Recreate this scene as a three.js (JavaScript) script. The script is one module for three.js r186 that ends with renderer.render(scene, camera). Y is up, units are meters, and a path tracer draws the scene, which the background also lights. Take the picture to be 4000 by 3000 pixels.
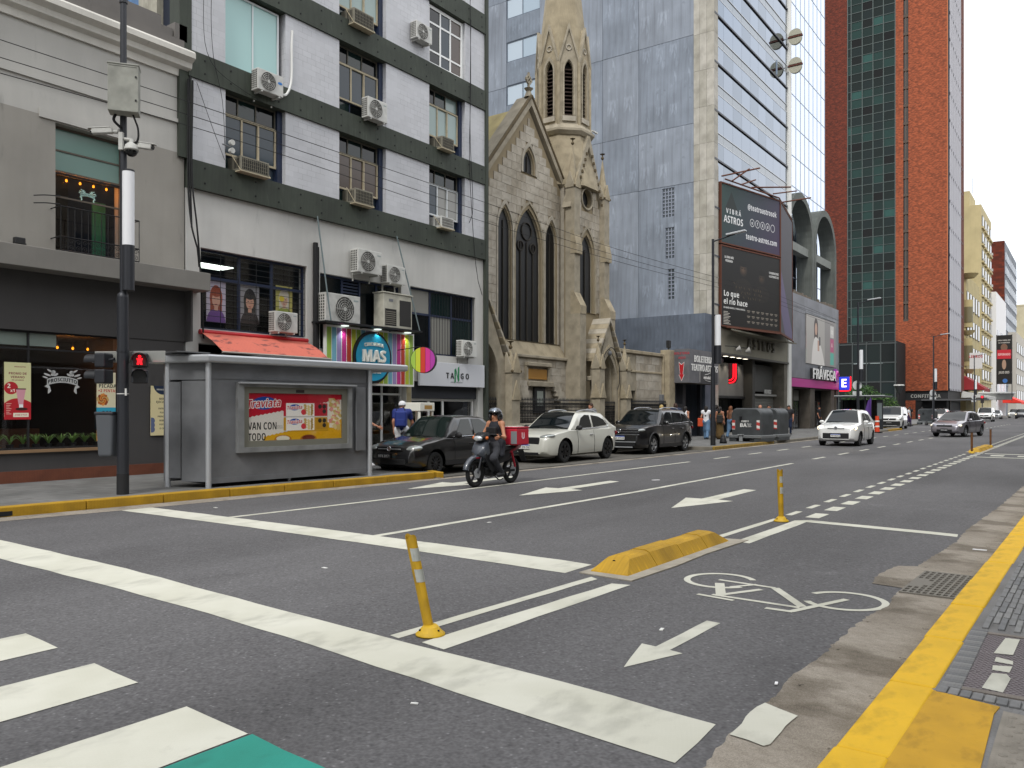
import * as THREE from 'three';
import { mergeGeometries, mergeVertices, toCreasedNormals } from 'three/addons/utils/BufferGeometryUtils.js';
import { RoundedBoxGeometry } from 'three/addons/geometries/RoundedBoxGeometry.js';
import { TextGeometry } from 'three/addons/geometries/TextGeometry.js';
import { FontLoader } from 'three/addons/loaders/FontLoader.js';
import { MarchingCubes } from 'three/addons/objects/MarchingCubes.js';
import { Brush, Evaluator, SUBTRACTION } from 'three-bvh-csg';

// ---------------------------------------------------------------- camera, sky, sun, exposure
const scene = new THREE.Scene();
const camera = new THREE.PerspectiveCamera(2 * Math.atan(1599 / 3190) * 180 / Math.PI, 4 / 3, 0.1, 2500);
camera.position.set(0, 1.6, 0);
camera.rotation.set(0, 35.46 * Math.PI / 180, 0);
camera.setViewOffset(4000, 3198, 0, 0, 4000, 3000);     // level lens, shifted up

const renderer = new THREE.WebGLRenderer({ antialias: true });
renderer.toneMapping = THREE.LinearToneMapping;
renderer.toneMappingExposure = 1.26;
renderer.shadowMap.enabled = true;

let seed = 7;
const rnd = () => { seed = (seed + 0x6d2b79f5) | 0; let t = Math.imul(seed ^ (seed >>> 15), 1 | seed); t = (t + Math.imul(t ^ (t >>> 7), 61 | t)) ^ t; return ((t ^ (t >>> 14)) >>> 0) / 4294967296; };
const rr = (a, b) => a + (b - a) * rnd();
const hash = (x, y, s) => { let h = Math.imul(x, 374761393) + Math.imul(y, 668265263) + Math.imul(s, 974634523) | 0; h = Math.imul(h ^ (h >>> 13), 1274126177); return ((h ^ (h >>> 16)) >>> 0) / 4294967296; };
function vn(x, y, px, py, s) {                              // value noise that repeats after px, py cells
  const x0 = Math.floor(x), y0 = Math.floor(y), fx = x - x0, fy = y - y0, u = fx * fx * (3 - 2 * fx), v = fy * fy * (3 - 2 * fy);
  const m = (a, n) => ((a % n) + n) % n;
  const h = (i, j) => hash(m(x0 + i, px), m(y0 + j, py), s);
  return (h(0, 0) * (1 - u) + h(1, 0) * u) * (1 - v) + (h(0, 1) * (1 - u) + h(1, 1) * u) * v;
}
function fbm0(x, y, px, py, oct, s) { let a = 0, w = 0.5, n = 0; for (let i = 0; i < oct; i++) { a += w * vn(x, y, px, py, s + i); n += w; x *= 2; y *= 2; px *= 2; py *= 2; w *= 0.5; } return a / n; }
const NZ = new Float32Array(512 * 512); for (let j = 0; j < 512; j++) for (let i = 0; i < 512; i++) NZ[j * 512 + i] = fbm0(i / 128, j / 128, 4, 4, 7, 77);
function fbm(x, y, px, py, oct, s) {                        // tiling noise, looked up in one computed tile
  const kx = Math.max(1, Math.round(px / 4)), ky = Math.max(1, Math.round(py / 4)), X = (x / px * kx + s * 0.3719) * 512, Y = (y / py * ky + s * 0.6137) * 512, i = Math.floor(X), j = Math.floor(Y), a = i & 511, b = j & 511;
  if (kx > 30) return NZ[((j * 7 + i * 3) & 511) * 512 + ((i * 5 + j * 11) & 511)];
  const c = (i + 1) & 511, d = (j + 1) & 511, u = X - i, v = Y - j;
  return (NZ[b * 512 + a] * (1 - u) + NZ[b * 512 + c] * u) * (1 - v) + (NZ[d * 512 + a] * (1 - u) + NZ[d * 512 + c] * u) * v;
}
const clamp = (x, a = 0, b = 1) => Math.min(b, Math.max(a, x)), sstep = (a, b, x) => { const t = clamp((x - a) / (b - a)); return t * t * (3 - 2 * t); };

// an even overcast sky: white cloud sheet with faint blue-grey folds
{
  const W = 256, H = 128, d = new Float32Array(W * H * 4);
  for (let j = 0; j < H; j++) for (let i = 0; i < W; i++) {
    const el = (j + 0.5) / H * Math.PI - Math.PI / 2, n = fbm(i / W * 10, j / H * 10, 10, 10, 4, 3);
    const L = (1.22 + 0.16 * Math.max(0, Math.sin(el))) * (0.88 + 0.24 * n), b = sstep(0.45, 0.7, 1 - n) * 0.10;
    const o = (j * W + i) * 4; d[o] = L * (1 - b); d[o + 1] = L * (1 - 0.4 * b); d[o + 2] = L * (1.015 + 0.3 * b); d[o + 3] = 1;
  }
  const t = new THREE.DataTexture(d, W, H, THREE.RGBAFormat, THREE.FloatType);
  t.mapping = THREE.EquirectangularReflectionMapping; t.magFilter = THREE.LinearFilter; t.minFilter = THREE.LinearFilter; t.wrapS = THREE.RepeatWrapping; t.needsUpdate = true;
  scene.background = t; scene.environment = t;
}
const sun = new THREE.DirectionalLight(new THREE.Color(1, 0.97, 0.92), 1.5);
sun.position.set(8, 80, 40); sun.target.position.set(-12, 0, -30); sun.castShadow = true; sun.shadow.radius = 22;
sun.shadow.mapSize.set(4096, 4096);
Object.assign(sun.shadow.camera, { left: -160, right: 160, top: 160, bottom: -160, near: 1, far: 500 });
scene.add(sun, sun.target);

// ---------------------------------------------------------------- helpers: textures and materials
function tex(w, h, fn, srgb = true) {                       // fn(x, y) in 0..1 gives a grey or [r, g, b] in 0..255
  const d = new Uint8Array(w * h * 4);
  for (let j = 0; j < h; j++) for (let i = 0; i < w; i++) {
    const c = fn((i + 0.5) / w, (j + 0.5) / h), o = (j * w + i) * 4;
    if (typeof c === 'number') d[o] = d[o + 1] = d[o + 2] = c; else { d[o] = c[0]; d[o + 1] = c[1]; d[o + 2] = c[2]; }
    d[o + 3] = 255;
  }
  const t = new THREE.DataTexture(d, w, h); t.wrapS = t.wrapT = THREE.RepeatWrapping; t.magFilter = THREE.LinearFilter; t.minFilter = THREE.LinearMipmapLinearFilter;
  if (srgb) t.colorSpace = THREE.SRGBColorSpace; t.needsUpdate = true; return t;
}
const rep = (t, sx, sy = sx) => { const c = t.clone(); c.repeat.set(1 / sx, 1 / sy); c.needsUpdate = true; return c; };   // one copy every sx by sy metres
function ctex(w, h, draw) {
  const c = document.createElement('canvas'); c.width = w; c.height = h; const g = c.getContext('2d'); draw(g, w, h);
  const t = new THREE.CanvasTexture(c); t.colorSpace = THREE.SRGBColorSpace; t.anisotropy = 8; return t;
}
const mats = {};
function mat(color, rough = 0.8, o) {
  const key = o ? null : color + rough; if (key && mats[key]) return mats[key];
  const P = o && 'clearcoat transmission sheen ior specularIntensity'.split(' ').some((k) => k in o) ? THREE.MeshPhysicalMaterial : THREE.MeshStandardMaterial;
  const m = new P({ color: new THREE.Color(color), roughness: rough, ...(o || {}) }); if (key) mats[key] = m; return m;
}
const T = {};
T.grain = tex(512, 512, (x, y) => 205 + 50 * (fbm(x * 96, y * 96, 96, 96, 2, 1) - 0.5) + 60 * (fbm(x * 8, y * 8, 8, 8, 4, 9) - 0.5));
T.fine = tex(512, 512, (x, y) => 255 * fbm(x * 160, y * 160, 160, 160, 2, 21), false);
T.plaster = tex(1024, 1024, (x, y) => {                     // painted render with blotches and run-down dirt
  const a = fbm(x * 5, y * 5, 5, 5, 5, 31), s = fbm(x * 40, y * 4, 40, 4, 3, 33), g = fbm(x * 200, y * 200, 200, 200, 2, 35), d = sstep(0.58, 0.78, fbm(x * 20, y * 4, 20, 4, 4, 37)) * sstep(0.45, 0.65, fbm(x * 4, y * 4, 4, 4, 4, 38)), h = sstep(0.66, 0.74, fbm(x * 28, y * 28, 28, 28, 3, 39));
  return 230 + 40 * (a - 0.5) + 10 * (s - 0.5) + 16 * (g - 0.5) - 46 * d - 14 * h;
});
T.tiles = tex(1024, 1024, (x, y) => {                       // small white facing tiles with tight dirty joints, one copy = 4 m
  const a = fbm(x * 4, y * 4, 4, 4, 5, 41), s = sstep(0.58, 0.8, fbm(x * 44, y * 4, 44, 4, 3, 43)) * sstep(0.48, 0.66, fbm(x * 4, y * 4, 4, 4, 3, 44)), ty = y * 26, tx = x * 13 + (Math.floor(ty) % 2) * 0.5;
  const j = Math.max(sstep(0.04, 0.0, Math.min(ty % 1, 1 - ty % 1)), sstep(0.025, 0.0, Math.min(tx % 1, 1 - tx % 1))) * (0.25 + sstep(0.4, 0.62, fbm(x * 8, y * 8, 8, 8, 3, 45)));
  const t = hash(Math.floor(tx), Math.floor(ty), 4) * 8;
  return 236 + 26 * (a - 0.5) - 40 * j - 62 * s - t;
});
T.streak = tex(1024, 1024, (x, y) => {                      // weathered paint: flakes and vertical runs
  const a = fbm(x * 4, y * 4, 4, 4, 5, 51), s = fbm(x * 64, y * 5, 64, 5, 4, 53), g = fbm(x * 200, y * 200, 200, 200, 2, 54), f = sstep(0.54, 0.68, fbm(x * 32, y * 9, 32, 9, 4, 55)) * sstep(0.44, 0.62, fbm(x * 4, y * 4, 4, 4, 3, 57)), k = sstep(0.62, 0.7, fbm(x * 16, y * 16, 16, 16, 4, 58)) * sstep(0.5, 0.7, a);
  return 192 + 70 * (a - 0.5) + 44 * (s - 0.5) + 18 * (g - 0.5) + 26 * f - 30 * k;
});
T.stone = tex(512, 512, (x, y) => { const a = fbm(x * 5, y * 5, 5, 5, 5, 61), g = fbm(x * 90, y * 90, 90, 90, 3, 63), s = sstep(0.6, 0.85, fbm(x * 40, y * 4, 40, 4, 3, 65)); return [214 + 76 * (a - 0.5) + 40 * (g - 0.5) - 66 * s, 211 + 76 * (a - 0.5) + 40 * (g - 0.5) - 66 * s, 206 + 78 * (a - 0.5) + 38 * (g - 0.5) - 62 * s]; });
T.metal = tex(512, 512, (x, y) => { const a = fbm(x * 4, y * 4, 4, 4, 5, 71), g = fbm(x * 150, y * 150, 150, 150, 2, 73), k = sstep(0.7, 0.82, fbm(x * 40, y * 40, 40, 40, 3, 75)); return 212 + 80 * (a - 0.5) + 24 * (g - 0.5) - 50 * k; });
T.paint = tex(1024, 1024, (x, y) => {                       // thick road paint: scuffs, gum, pinholes that show the asphalt
  const a = fbm(x * 5, y * 5, 5, 5, 5, 81), g = fbm(x * 230, y * 230, 230, 230, 2, 83), k = sstep(0.70, 0.78, fbm(x * 60, y * 60, 60, 60, 3, 85)), w = sstep(0.60, 0.78, fbm(x * 14, y * 14, 14, 14, 4, 87)) * sstep(0.45, 0.75, g);
  const c = sstep(0.50, 0.72, fbm(x * 8, y * 5, 8, 5, 4, 88)), v = 238 + 34 * (a - 0.5) + 30 * (g - 0.5) - 70 * k - 76 * w - 26 * c; return [v, v, v - 6 + 8 * a];
});
const brickTex = tex(1024, 1024, (x, y) => {                // far brick skin, one copy = 6 m
  const ty = y * 60, tx = x * 24 + (Math.floor(ty) % 2) * 0.5, h = hash(Math.floor(tx) % 24, Math.floor(ty), 8), a = fbm(x * 7, y * 16, 7, 16, 5, 91), j = Math.max(sstep(0.16, 0.05, ty % 1), sstep(0.07, 0.02, tx % 1));
  const v = 0.9 + 0.34 * (h - 0.5) + 0.26 * (a - 0.5) - 0.1 * j; return [clamp(176 * v, 0, 255), clamp(99 * v + 6 * j, 0, 255), clamp(66 * v + 8 * j, 0, 255)];
});

const M = {
  asphalt: mat('#ffffff', 0.9), white: mat('#e9e7dc', 0.75), greyPaint: mat('#8d8b88', 0.8), black: mat('#141416', 0.6), blackGloss: mat('#0c0d0f', 0.18), dark: mat('#0e0f11', 0.85),
  iron: mat('#17181b', 0.55, { metalness: 0.3 }), pole: mat('#2c2e33', 0.45, { metalness: 0.25 }), steel: mat('#b7babd', 0.36, { metalness: 0.5 }), chrome: mat('#d5d8dc', 0.12, { metalness: 1 }),
  rubber: mat('#101112', 0.85), plasticWhite: mat('#dcdcd6', 0.55, { map: rep(T.metal, 0.9) }), plasticGrey: mat('#6b6d70', 0.6), cable: mat('#0f1012', 0.8), rust: mat('#5b3526', 0.9),
  glass: mat('#ffffff', 0.03, { transmission: 1, thickness: 0, ior: 1.5 }), glassDark: mat('#0b1114', 0.06, { specularIntensity: 1 }), glassTeal: mat('#9dc1bf', 0.10), glassCurtain: mat('#8b8a84', 0.14), glassBlue: mat('#26333c', 0.07), glassBrown: mat('#4c4038', 0.16), glassPale: mat('#8fa19e', 0.12), glassGreen: mat('#1a2a29', 0.07),
  yellow: mat('#e0a80a', 0.7), red: mat('#c01824', 0.5), skin: mat('#b07a5c', 0.6),
};
M.whitePaint = mat('#cfcec1', 0.85, { map: rep(T.paint, 2.1), bumpMap: rep(T.fine, 0.9), bumpScale: 0.0035 });
M.yellowPaint = mat('#cf9c0c', 0.7, { map: rep(T.paint, 1.3), bumpMap: rep(T.fine, 0.7), bumpScale: 0.003 });

// ---------------------------------------------------------------- helpers: geometry
const V = (x, y, z) => new THREE.Vector3(x, y, z);
function uvm(g) {                                           // uv in metres, flat on the side that each face points to
  g = g.index ? g.toNonIndexed() : g; const p = g.attributes.position, uv = new Float32Array(p.count * 2), a = V(), b = V(), c = V();
  if (!g.attributes.normal) g.computeVertexNormals();
  for (let i = 0; i < p.count; i += 3) {
    a.fromBufferAttribute(p, i); b.fromBufferAttribute(p, i + 1).sub(a); c.fromBufferAttribute(p, i + 2).sub(a); b.cross(c);
    const X = Math.abs(b.x), Y = Math.abs(b.y), Z = Math.abs(b.z);
    for (let k = 0; k < 3; k++) { const x = p.getX(i + k), y = p.getY(i + k), z = p.getZ(i + k); uv.set(Y >= X && Y >= Z ? [x, z] : X >= Z ? [z, y] : [x, y], (i + k) * 2); }
  }
  g.setAttribute('uv', new THREE.BufferAttribute(uv, 2)); return g;
}
const bx = (x0, x1, y0, y1, z0, z1) => uvm(new THREE.BoxGeometry(x1 - x0, y1 - y0, z1 - z0).translate((x0 + x1) / 2, (y0 + y1) / 2, (z0 + z1) / 2));
const rbx = (x0, x1, y0, y1, z0, z1, r = 0.02, n = 2) => uvm(new RoundedBoxGeometry(x1 - x0, y1 - y0, z1 - z0, n, r).translate((x0 + x1) / 2, (y0 + y1) / 2, (z0 + z1) / 2));
const cyl = (r0, r1, h, x, y, z, n = 16, ax = 'y') => { const g = new THREE.CylinderGeometry(r1, r0, h, n); if (ax === 'x') g.rotateZ(-Math.PI / 2); if (ax === 'z') g.rotateX(Math.PI / 2); return uvm(g.translate(x, y, z)); };
function bar(a, b, r, n = 6) { const d = V().subVectors(b, a), g = new THREE.CylinderGeometry(r, r, d.length(), n); g.applyQuaternion(new THREE.Quaternion().setFromUnitVectors(V(0, 1, 0), d.clone().normalize())); return uvm(g.translate((a.x + b.x) / 2, (a.y + b.y) / 2, (a.z + b.z) / 2)); }
const tube = (pts, r, seg = 24, n = 6) => uvm(new THREE.TubeGeometry(new THREE.CatmullRomCurve3(pts.map((p) => V(...p))), seg, r, n));
function shape(pts, holes = []) { const s = new THREE.Shape(pts.map((p) => new THREE.Vector2(p[0], p[1]))); for (const h of holes) s.holes.push(new THREE.Path(h.map((p) => new THREE.Vector2(p[0], p[1])))); return s; }
const rect = (x0, x1, y0, y1) => [[x0, y0], [x1, y0], [x1, y1], [x0, y1]];
const ext = (pts, z0, z1, holes, bevel = 0) => uvm(new THREE.ExtrudeGeometry(shape(pts, holes), { depth: z1 - z0 - 2 * bevel, bevelEnabled: bevel > 0, bevelSize: bevel, bevelThickness: bevel, bevelSegments: 1, curveSegments: 12 }).translate(0, 0, z0 + bevel));
function arch(x0, x1, y0, ys, k = 1, n = 8) {               // pointed arch outline, springing at ys; k = radius over span
  const w = x1 - x0, R = w * k, P = [[x0, y0], [x1, y0]], a1 = Math.acos((R - w / 2) / R);
  for (let i = 0; i <= n; i++) { const a = a1 * i / n; P.push([x1 - R + R * Math.cos(a), ys + R * Math.sin(a)]); }
  for (let i = n - 1; i >= 0; i--) { const a = a1 * i / n; P.push([x0 + R - R * Math.cos(a), ys + R * Math.sin(a)]); }
  return P;
}
const merge = (l) => mergeGeometries(l.filter(Boolean).map((g) => { const c = g.index ? g.toNonIndexed() : g; for (const k of Object.keys(c.attributes)) if (!['position', 'normal', 'uv'].includes(k)) c.deleteAttribute(k); if (!c.attributes.uv) uvm(c); return c; }));
const sheet = (pts, y) => { const g = new THREE.ShapeGeometry(shape(pts.map(([x, z]) => [x, -z]))); return uvm(g.rotateX(-Math.PI / 2).translate(0, y, 0)); };   // flat on the ground, pts are [x, z]
function prism(pts, y0, y1) { const g = new THREE.ExtrudeGeometry(shape(pts.map(([x, z]) => [x, -z])), { depth: y1 - y0, bevelEnabled: false }); return uvm(g.rotateX(-Math.PI / 2).translate(0, y0, 0)); }
function card(w, h, d = 0.02) { const g = new THREE.BoxGeometry(w, h, d); return g; }   // front face carries the print once

// ---------------------------------------------------------------- helpers: things and parts
const names = {};
const numbered = (n) => { const k = names[n] = (names[n] ?? -1) + 1; return k ? n + '_' + String(k).padStart(3, '0') : n; };
function tag(o, label, category, group, kind) { o.userData = { ...o.userData }; if (label) o.userData.label = label; if (category) o.userData.category = category; if (group) o.userData.group = group; if (kind) o.userData.kind = kind; return o; }
function thing(name, label, category, p = [0, 0, 0], turn = 0, group) { const o = new THREE.Group(); o.name = numbered(name); o.position.set(...p); o.rotation.y = turn; scene.add(o); return tag(o, label, category, group); }
function mesh(name, g, m, parent, pos) { const o = new THREE.Mesh(Array.isArray(g) ? merge(g) : g, m); o.name = name; o.castShadow = o.receiveShadow = true; if (pos) o.position.set(...pos); parent.add(o); return o; }
function solo(name, label, category, g, m, p, turn = 0, group, kind) { const o = mesh(numbered(name), g, m, scene); if (p) o.position.set(...p); o.rotation.y = turn; return tag(o, label, category, group, kind); }
function struct(name, g, m, label) { const o = mesh(numbered(name), g, m, scene); return tag(o, label, undefined, undefined, 'structure'); }
function copy(src, p, turn, label, group) { const o = src.clone(); o.name = numbered(src.name.replace(/_\d{3}$/, '')); scene.add(o); if (p) o.position.set(...p); if (turn !== undefined) o.rotation.y = turn; o.userData = { ...src.userData }; if (label) o.userData.label = label; if (group) o.userData.group = group; return o; }
const Q = Math.PI / 2;                                      // a thing turned by Q faces the street: its x runs up the street, its z points at the road
const fac = (name, label, cat, X, s0, group) => thing(name, label, cat, [X, 0, -s0], Q, group);   // facade frame, x = metres beyond s0
const font = await new FontLoader().loadAsync('fonts/droid/droid_sans_bold.typeface.json');
const letters = (s, size, depth, bevel = 0) => { const g = new TextGeometry(s, { font, size, depth, curveSegments: 4, bevelEnabled: bevel > 0, bevelSize: bevel, bevelThickness: bevel, bevelSegments: 1 }); g.computeBoundingBox(); const b = g.boundingBox; return uvm(g.translate(-(b.min.x + b.max.x) / 2, -(b.min.y + b.max.y) / 2, 0)); };
// ================================================================ ground, road, kerbs, pavements
const asphaltMap = tex(2048, 2048, (x, y) => {              // one copy = 22 m; aggregate, oil film in the wheel tracks, patched areas
  const g = hash(Math.floor(x * 2048), Math.floor(y * 2048), 5), g2 = hash(Math.floor(x * 1024), Math.floor(y * 1024), 6), a = fbm(x * 4, y * 4, 4, 4, 5, 101), w = fbm(x * 20, y * 4, 20, 4, 4, 105), s = sstep(0.6, 0.75, fbm(x * 12, y * 8, 12, 8, 3, 107)), m = sstep(0.62, 0.7, fbm(x * 28, y * 28, 28, 28, 4, 109)) * sstep(0.5, 0.65, a);
  const v = 86 + 30 * (a - 0.5) + 26 * (w - 0.5) + 20 * (g - 0.5) + 14 * (g2 - 0.5) + (g > 0.994 ? 34 : 0) - (g2 > 0.985 ? 22 : 0) - 9 * s + 10 * m; return [v, v - 1, v];
});
M.asphalt = mat('#ffffff', 0.88, { map: rep(asphaltMap, 22), bumpMap: rep(T.fine, 1.1), bumpScale: 0.006 });
const concMap = tex(1024, 1024, (x, y) => {                 // old gutter concrete: oil blots, gum spots, scraped streaks
  const a = fbm(x * 4, y * 4, 4, 4, 5, 111), b = sstep(0.48, 0.66, fbm(x * 5, y * 4, 5, 4, 5, 113)), g = hash(Math.floor(x * 512), Math.floor(y * 512), 9), f = fbm(x * 32, y * 60, 32, 60, 2, 116), k = sstep(0.66, 0.71, fbm(x * 20, y * 12, 20, 12, 3, 117)), d = sstep(0.6, 0.72, fbm(x * 8, y * 8, 8, 8, 4, 119));
  const v = 134 + 46 * (a - 0.5) - 36 * b + 26 * (g - 0.5) + 30 * (f - 0.5) - 62 * k - 24 * d; return [v + 5, v - 3, v - 15];
});
M.concrete = mat('#ffffff', 0.9, { map: rep(concMap, 2.6), bumpMap: rep(T.fine, 0.8), bumpScale: 0.006 });
const slabMap = tex(1024, 1024, (x, y) => {                 // small grey pavement tiles, one copy = 3.2 m
  const tx = x * 16, ty = y * 16, j = Math.max(sstep(0.05, 0.02, tx % 1), sstep(0.05, 0.02, ty % 1)), h = hash(Math.floor(tx), Math.floor(ty), 3), a = fbm(x * 5, y * 5, 5, 5, 5, 121);
  const v = 104 + 14 * (h - 0.5) + 40 * (a - 0.5) + 14 * (fbm(x * 150, y * 150, 150, 150, 2, 123) - 0.5) - 26 * j; return [v, v, v - 2];
});
M.slabs = mat('#ffffff', 0.85, { map: rep(slabMap, 3.2) });
M.kerbGrey = mat('#8a867c', 0.85, { map: rep(T.stone, 1.4), bumpMap: rep(T.fine, 0.7), bumpScale: 0.004 });
M.kerbYellow = mat('#c59a0c', 0.75, { map: rep(T.stone, 1.1), bumpMap: rep(T.fine, 0.6), bumpScale: 0.006 });
M.kerbBright = mat('#f0be10', 0.7, { map: rep(T.paint, 1.1), bumpMap: rep(T.fine, 0.8), bumpScale: 0.006 });

struct('ground', uvm(new THREE.PlaneGeometry(2400, 2400).rotateX(-Q).translate(0, -0.03, -300)), M.concrete);
const road = struct('road', sheet([[-14.9, 40], [-0.4, 40], [-0.4, -900], [-14.9, -900]], 0), M.asphalt);

const KL = [[-14.4, 14], [-13.16, -5.4], [-12.89, -9.2], [-12.66, -11.5], [-12.42, -14.35]];     // left kerb, near the kiosk
const kR = (z) => -1.0 - 0.0141 * z;                        // right kerb line
function kerbRun(parent, pts, m, h, w, step = 1.25, name = 'kerb_stone', side = -1) {     // kerb laid stone by stone on the line pts; side -1: stones lie to the left
  for (let i = 1; i < pts.length; i++) {
    const a = pts[i - 1], b = pts[i], L = Math.hypot(b[0] - a[0], b[1] - a[1]), n = Math.max(1, Math.round(L / step)), ang = Math.atan2(b[0] - a[0], b[1] - a[1]);
    for (let k = 0; k < n; k++) {
      const l = L / n - 0.008, t = (k + 0.5) / n, hh = h + rr(-0.006, 0.006);
      const g = new RoundedBoxGeometry(w, hh + 0.12, l, 2, 0.022).translate(side * w / 2 + rr(-0.006, 0.006), (hh - 0.12) / 2, 0);
      const o = mesh(name, uvm(g), m, parent, [a[0] + (b[0] - a[0]) * t, 0, a[1] + (b[1] - a[1]) * t]); o.rotation.y = ang + (ang > Q || ang < -Q ? Math.PI : 0);
    }
  }
}
const kl = struct('kerb_left', bx(-12.45, -12.3, -0.1, 0.02, -14.45, -14.4), M.kerbGrey);
kerbRun(kl, [...KL].map((p) => p), M.kerbYellow, 0.15, 0.2);
kerbRun(kl, [[-12.42, -14.42], [-14.7, -15.6]], M.kerbYellow, 0.14, 0.18, 1.3, 'kerb_stone', 1);
kerbRun(kl, [[-14.7, -15.7], [-14.7, -29.4]], M.kerbGrey, 0.13, 0.18);
kerbRun(kl, [[-14.7, -29.4], [-12.15, -30.6]], M.kerbGrey, 0.13, 0.18, 1.3, 'kerb_stone', -1);
kerbRun(kl, [[-12.1, -30.7], [-12.1, -38]], mat('#a88a35', 0.85, { map: rep(T.stone, 0.9) }), 0.13, 0.18);
kerbRun(kl, [[-12.1, -38], [-12.1, -64]], M.kerbGrey, 0.13, 0.18, 2.2);
kerbRun(kl, [[-12.1, -64], [-12.1, -68.5]], M.kerbYellow, 0.14, 0.18);
kerbRun(kl, [[-12.1, -68.5], [-14.6, -70]], M.kerbYellow, 0.14, 0.18, 1.3, 'kerb_stone', 1);
kerbRun(kl, [[-14.7, -70], [-14.7, -400]], M.kerbGrey, 0.13, 0.18, 12);
mesh('drain_slot', bx(-13.2, -13.14, 0.015, 0.085, -6.05, -5.3).rotateY(0), M.dark, kl).rotation.y = 0;

struct('pavement_left', prism([[-14.6, 14], [-13.35, -5.4], [-13.08, -9.2], [-12.85, -11.5], [-12.6, -14.5], [-14.86, -15.7], [-14.86, -29.3], [-12.3, -30.7], [-12.27, -68.4], [-14.86, -70], [-14.86, -400], [-60, -400], [-60, 14]], -0.1, 0.125), M.slabs);
struct('gutter_left', sheet([[-14.35, 14], [-13.12, -5.4], [-12.86, -9.2], [-12.62, -11.5], [-12.38, -14.3], [-12.2, -20], [-12.05, -30.6], [-12.05, -68], [-11.8, -68], [-11.76, -30], [-11.98, -18], [-12.2, -11.5], [-12.5, -7], [-12.7, -5], [-13.9, 14]], 0.004), M.concrete);
const bay = struct('parking_bay', sheet([[-12.44, -14.5], [-14.7, -15.7], [-14.7, -29.4], [-12.2, -30.5], [-12.3, -22]], 0.005), mat('#6d6b66', 0.9, { map: rep(T.stone, 1.7) }));
mesh('edge_strip', [sheet([[-12.42, -14.5], [-12.22, -21], [-12.1, -30.4], [-12.16, -30.4], [-12.29, -21], [-12.5, -14.6]], 0.012)], mat('#3a3833', 0.9), bay);

function gutterEdge(p) { const o = []; for (let i = 0; i + 1 < p.length; i++) { const [a, b] = [p[i], p[i + 1]], L = Math.hypot(b[0] - a[0], b[1] - a[1]), n = Math.max(1, Math.round(L / 0.05)); for (let k = 0; k < n; k++) { const t = k / n, z = a[1] + (b[1] - a[1]) * t; o.push([a[0] + (b[0] - a[0]) * t + 0.05 * (fbm(z * 4 + 400, 3, 64, 64, 4, 5) - 0.5) + rr(-0.012, 0.012), z]); } } return o; }
// right-hand gutter, kerb and pavement
struct('gutter_right', sheet(gutterEdge([[-1.4, 6], [-1.38, -2.6], [-1.42, -3.48], [-1.46, -4.1], [-1.44, -4.55], [-1.48, -5.0], [-1.43, -5.51], [-1.44, -6.2], [-1.41, -6.8], [-1.36, -7.24], [-1.39, -7.6], [-1.37, -7.96], [-1.66, -8.02], [-1.69, -8.5], [-1.64, -9.07], [-1.46, -9.16], [-1.42, -9.8], [-1.35, -11.15], [-1.37, -12.2], [-1.26, -15.5], [-1.19, -20.1]]).concat([[-1.1, -60], [-0.5, -60], [kR(-20) + 0.02, -20], [kR(6) + 0.02, 6]]), 0.005), M.concrete);
const kr = struct('kerb_right', bx(-0.72, -0.6, -0.1, 0.02, -20.1, -20), M.kerbGrey);
for (let z = 5; z > -20; z -= 1.1) kerbRun(kr, [[kR(z), z], [kR(z - 1.1), z - 1.1]], M.kerbBright, 0.105, 0.235, 1.1, 'kerb_stone', 1);
kerbRun(kr, [[kR(-20), -20], [-0.6, -60]], M.kerbGrey, 0.1, 0.22, 8, 'kerb_stone', 1);
const pr = struct('pavement_right', prism([[kR(6) + 0.22, 6], [kR(-20) + 0.22, -20], [-0.4, -60], [-0.4, -400], [30, -400], [30, 6]], -0.1, 0.095), mat('#8f9092', 0.85, { map: rep(T.stone, 1.3), bumpMap: rep(T.fine, 0.5), bumpScale: 0.004 }));
{ // ribbed pavement tiles: raised bars running up the street
  const bars = [0, 1, 2].map(() => uvm(new RoundedBoxGeometry(0.04, 0.03, 0.355, 1, 0.006))), ms = ['#8c8e91', '#97999b', '#818488'].map((c) => mat(c, 0.8, { map: rep(T.stone, 0.4) }));
  for (let r = 0; r < 19; r++) for (let c = 0; c < 15; c++) {
    const z = -6.62 - r * 0.385 - (c % 2 ? 0.19 : 0), x = kR(z) + 0.30 + c * 0.047; if (x > -0.04) continue;
    mesh('paving_bar', bars[c % 3], ms[(r * 3 + c * 7 + (r * c) % 5) % 3], pr, [x + rr(-0.002, 0.002), 0.092 + rr(-0.002, 0.002), z]);
  }
  const bars2 = uvm(new RoundedBoxGeometry(0.1, 0.03, 0.042, 1, 0.006));
  for (let r = 0; r < 30; r++) for (let c = 0; c < 1; c++) mesh('paving_bar', bars2, ms[r % 3], pr, [kR(-5.5) + 0.295, 0.092, -4.98 - r * 0.047]);
  for (let r = 0; r < 9; r++) mesh('paving_bar', uvm(new RoundedBoxGeometry(0.05, 0.03, 0.11, 1, 0.006)), ms[r % 3], pr, [-0.66 + r * 0.056, 0.092, -4.90 + r * 0.006]);
}
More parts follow.
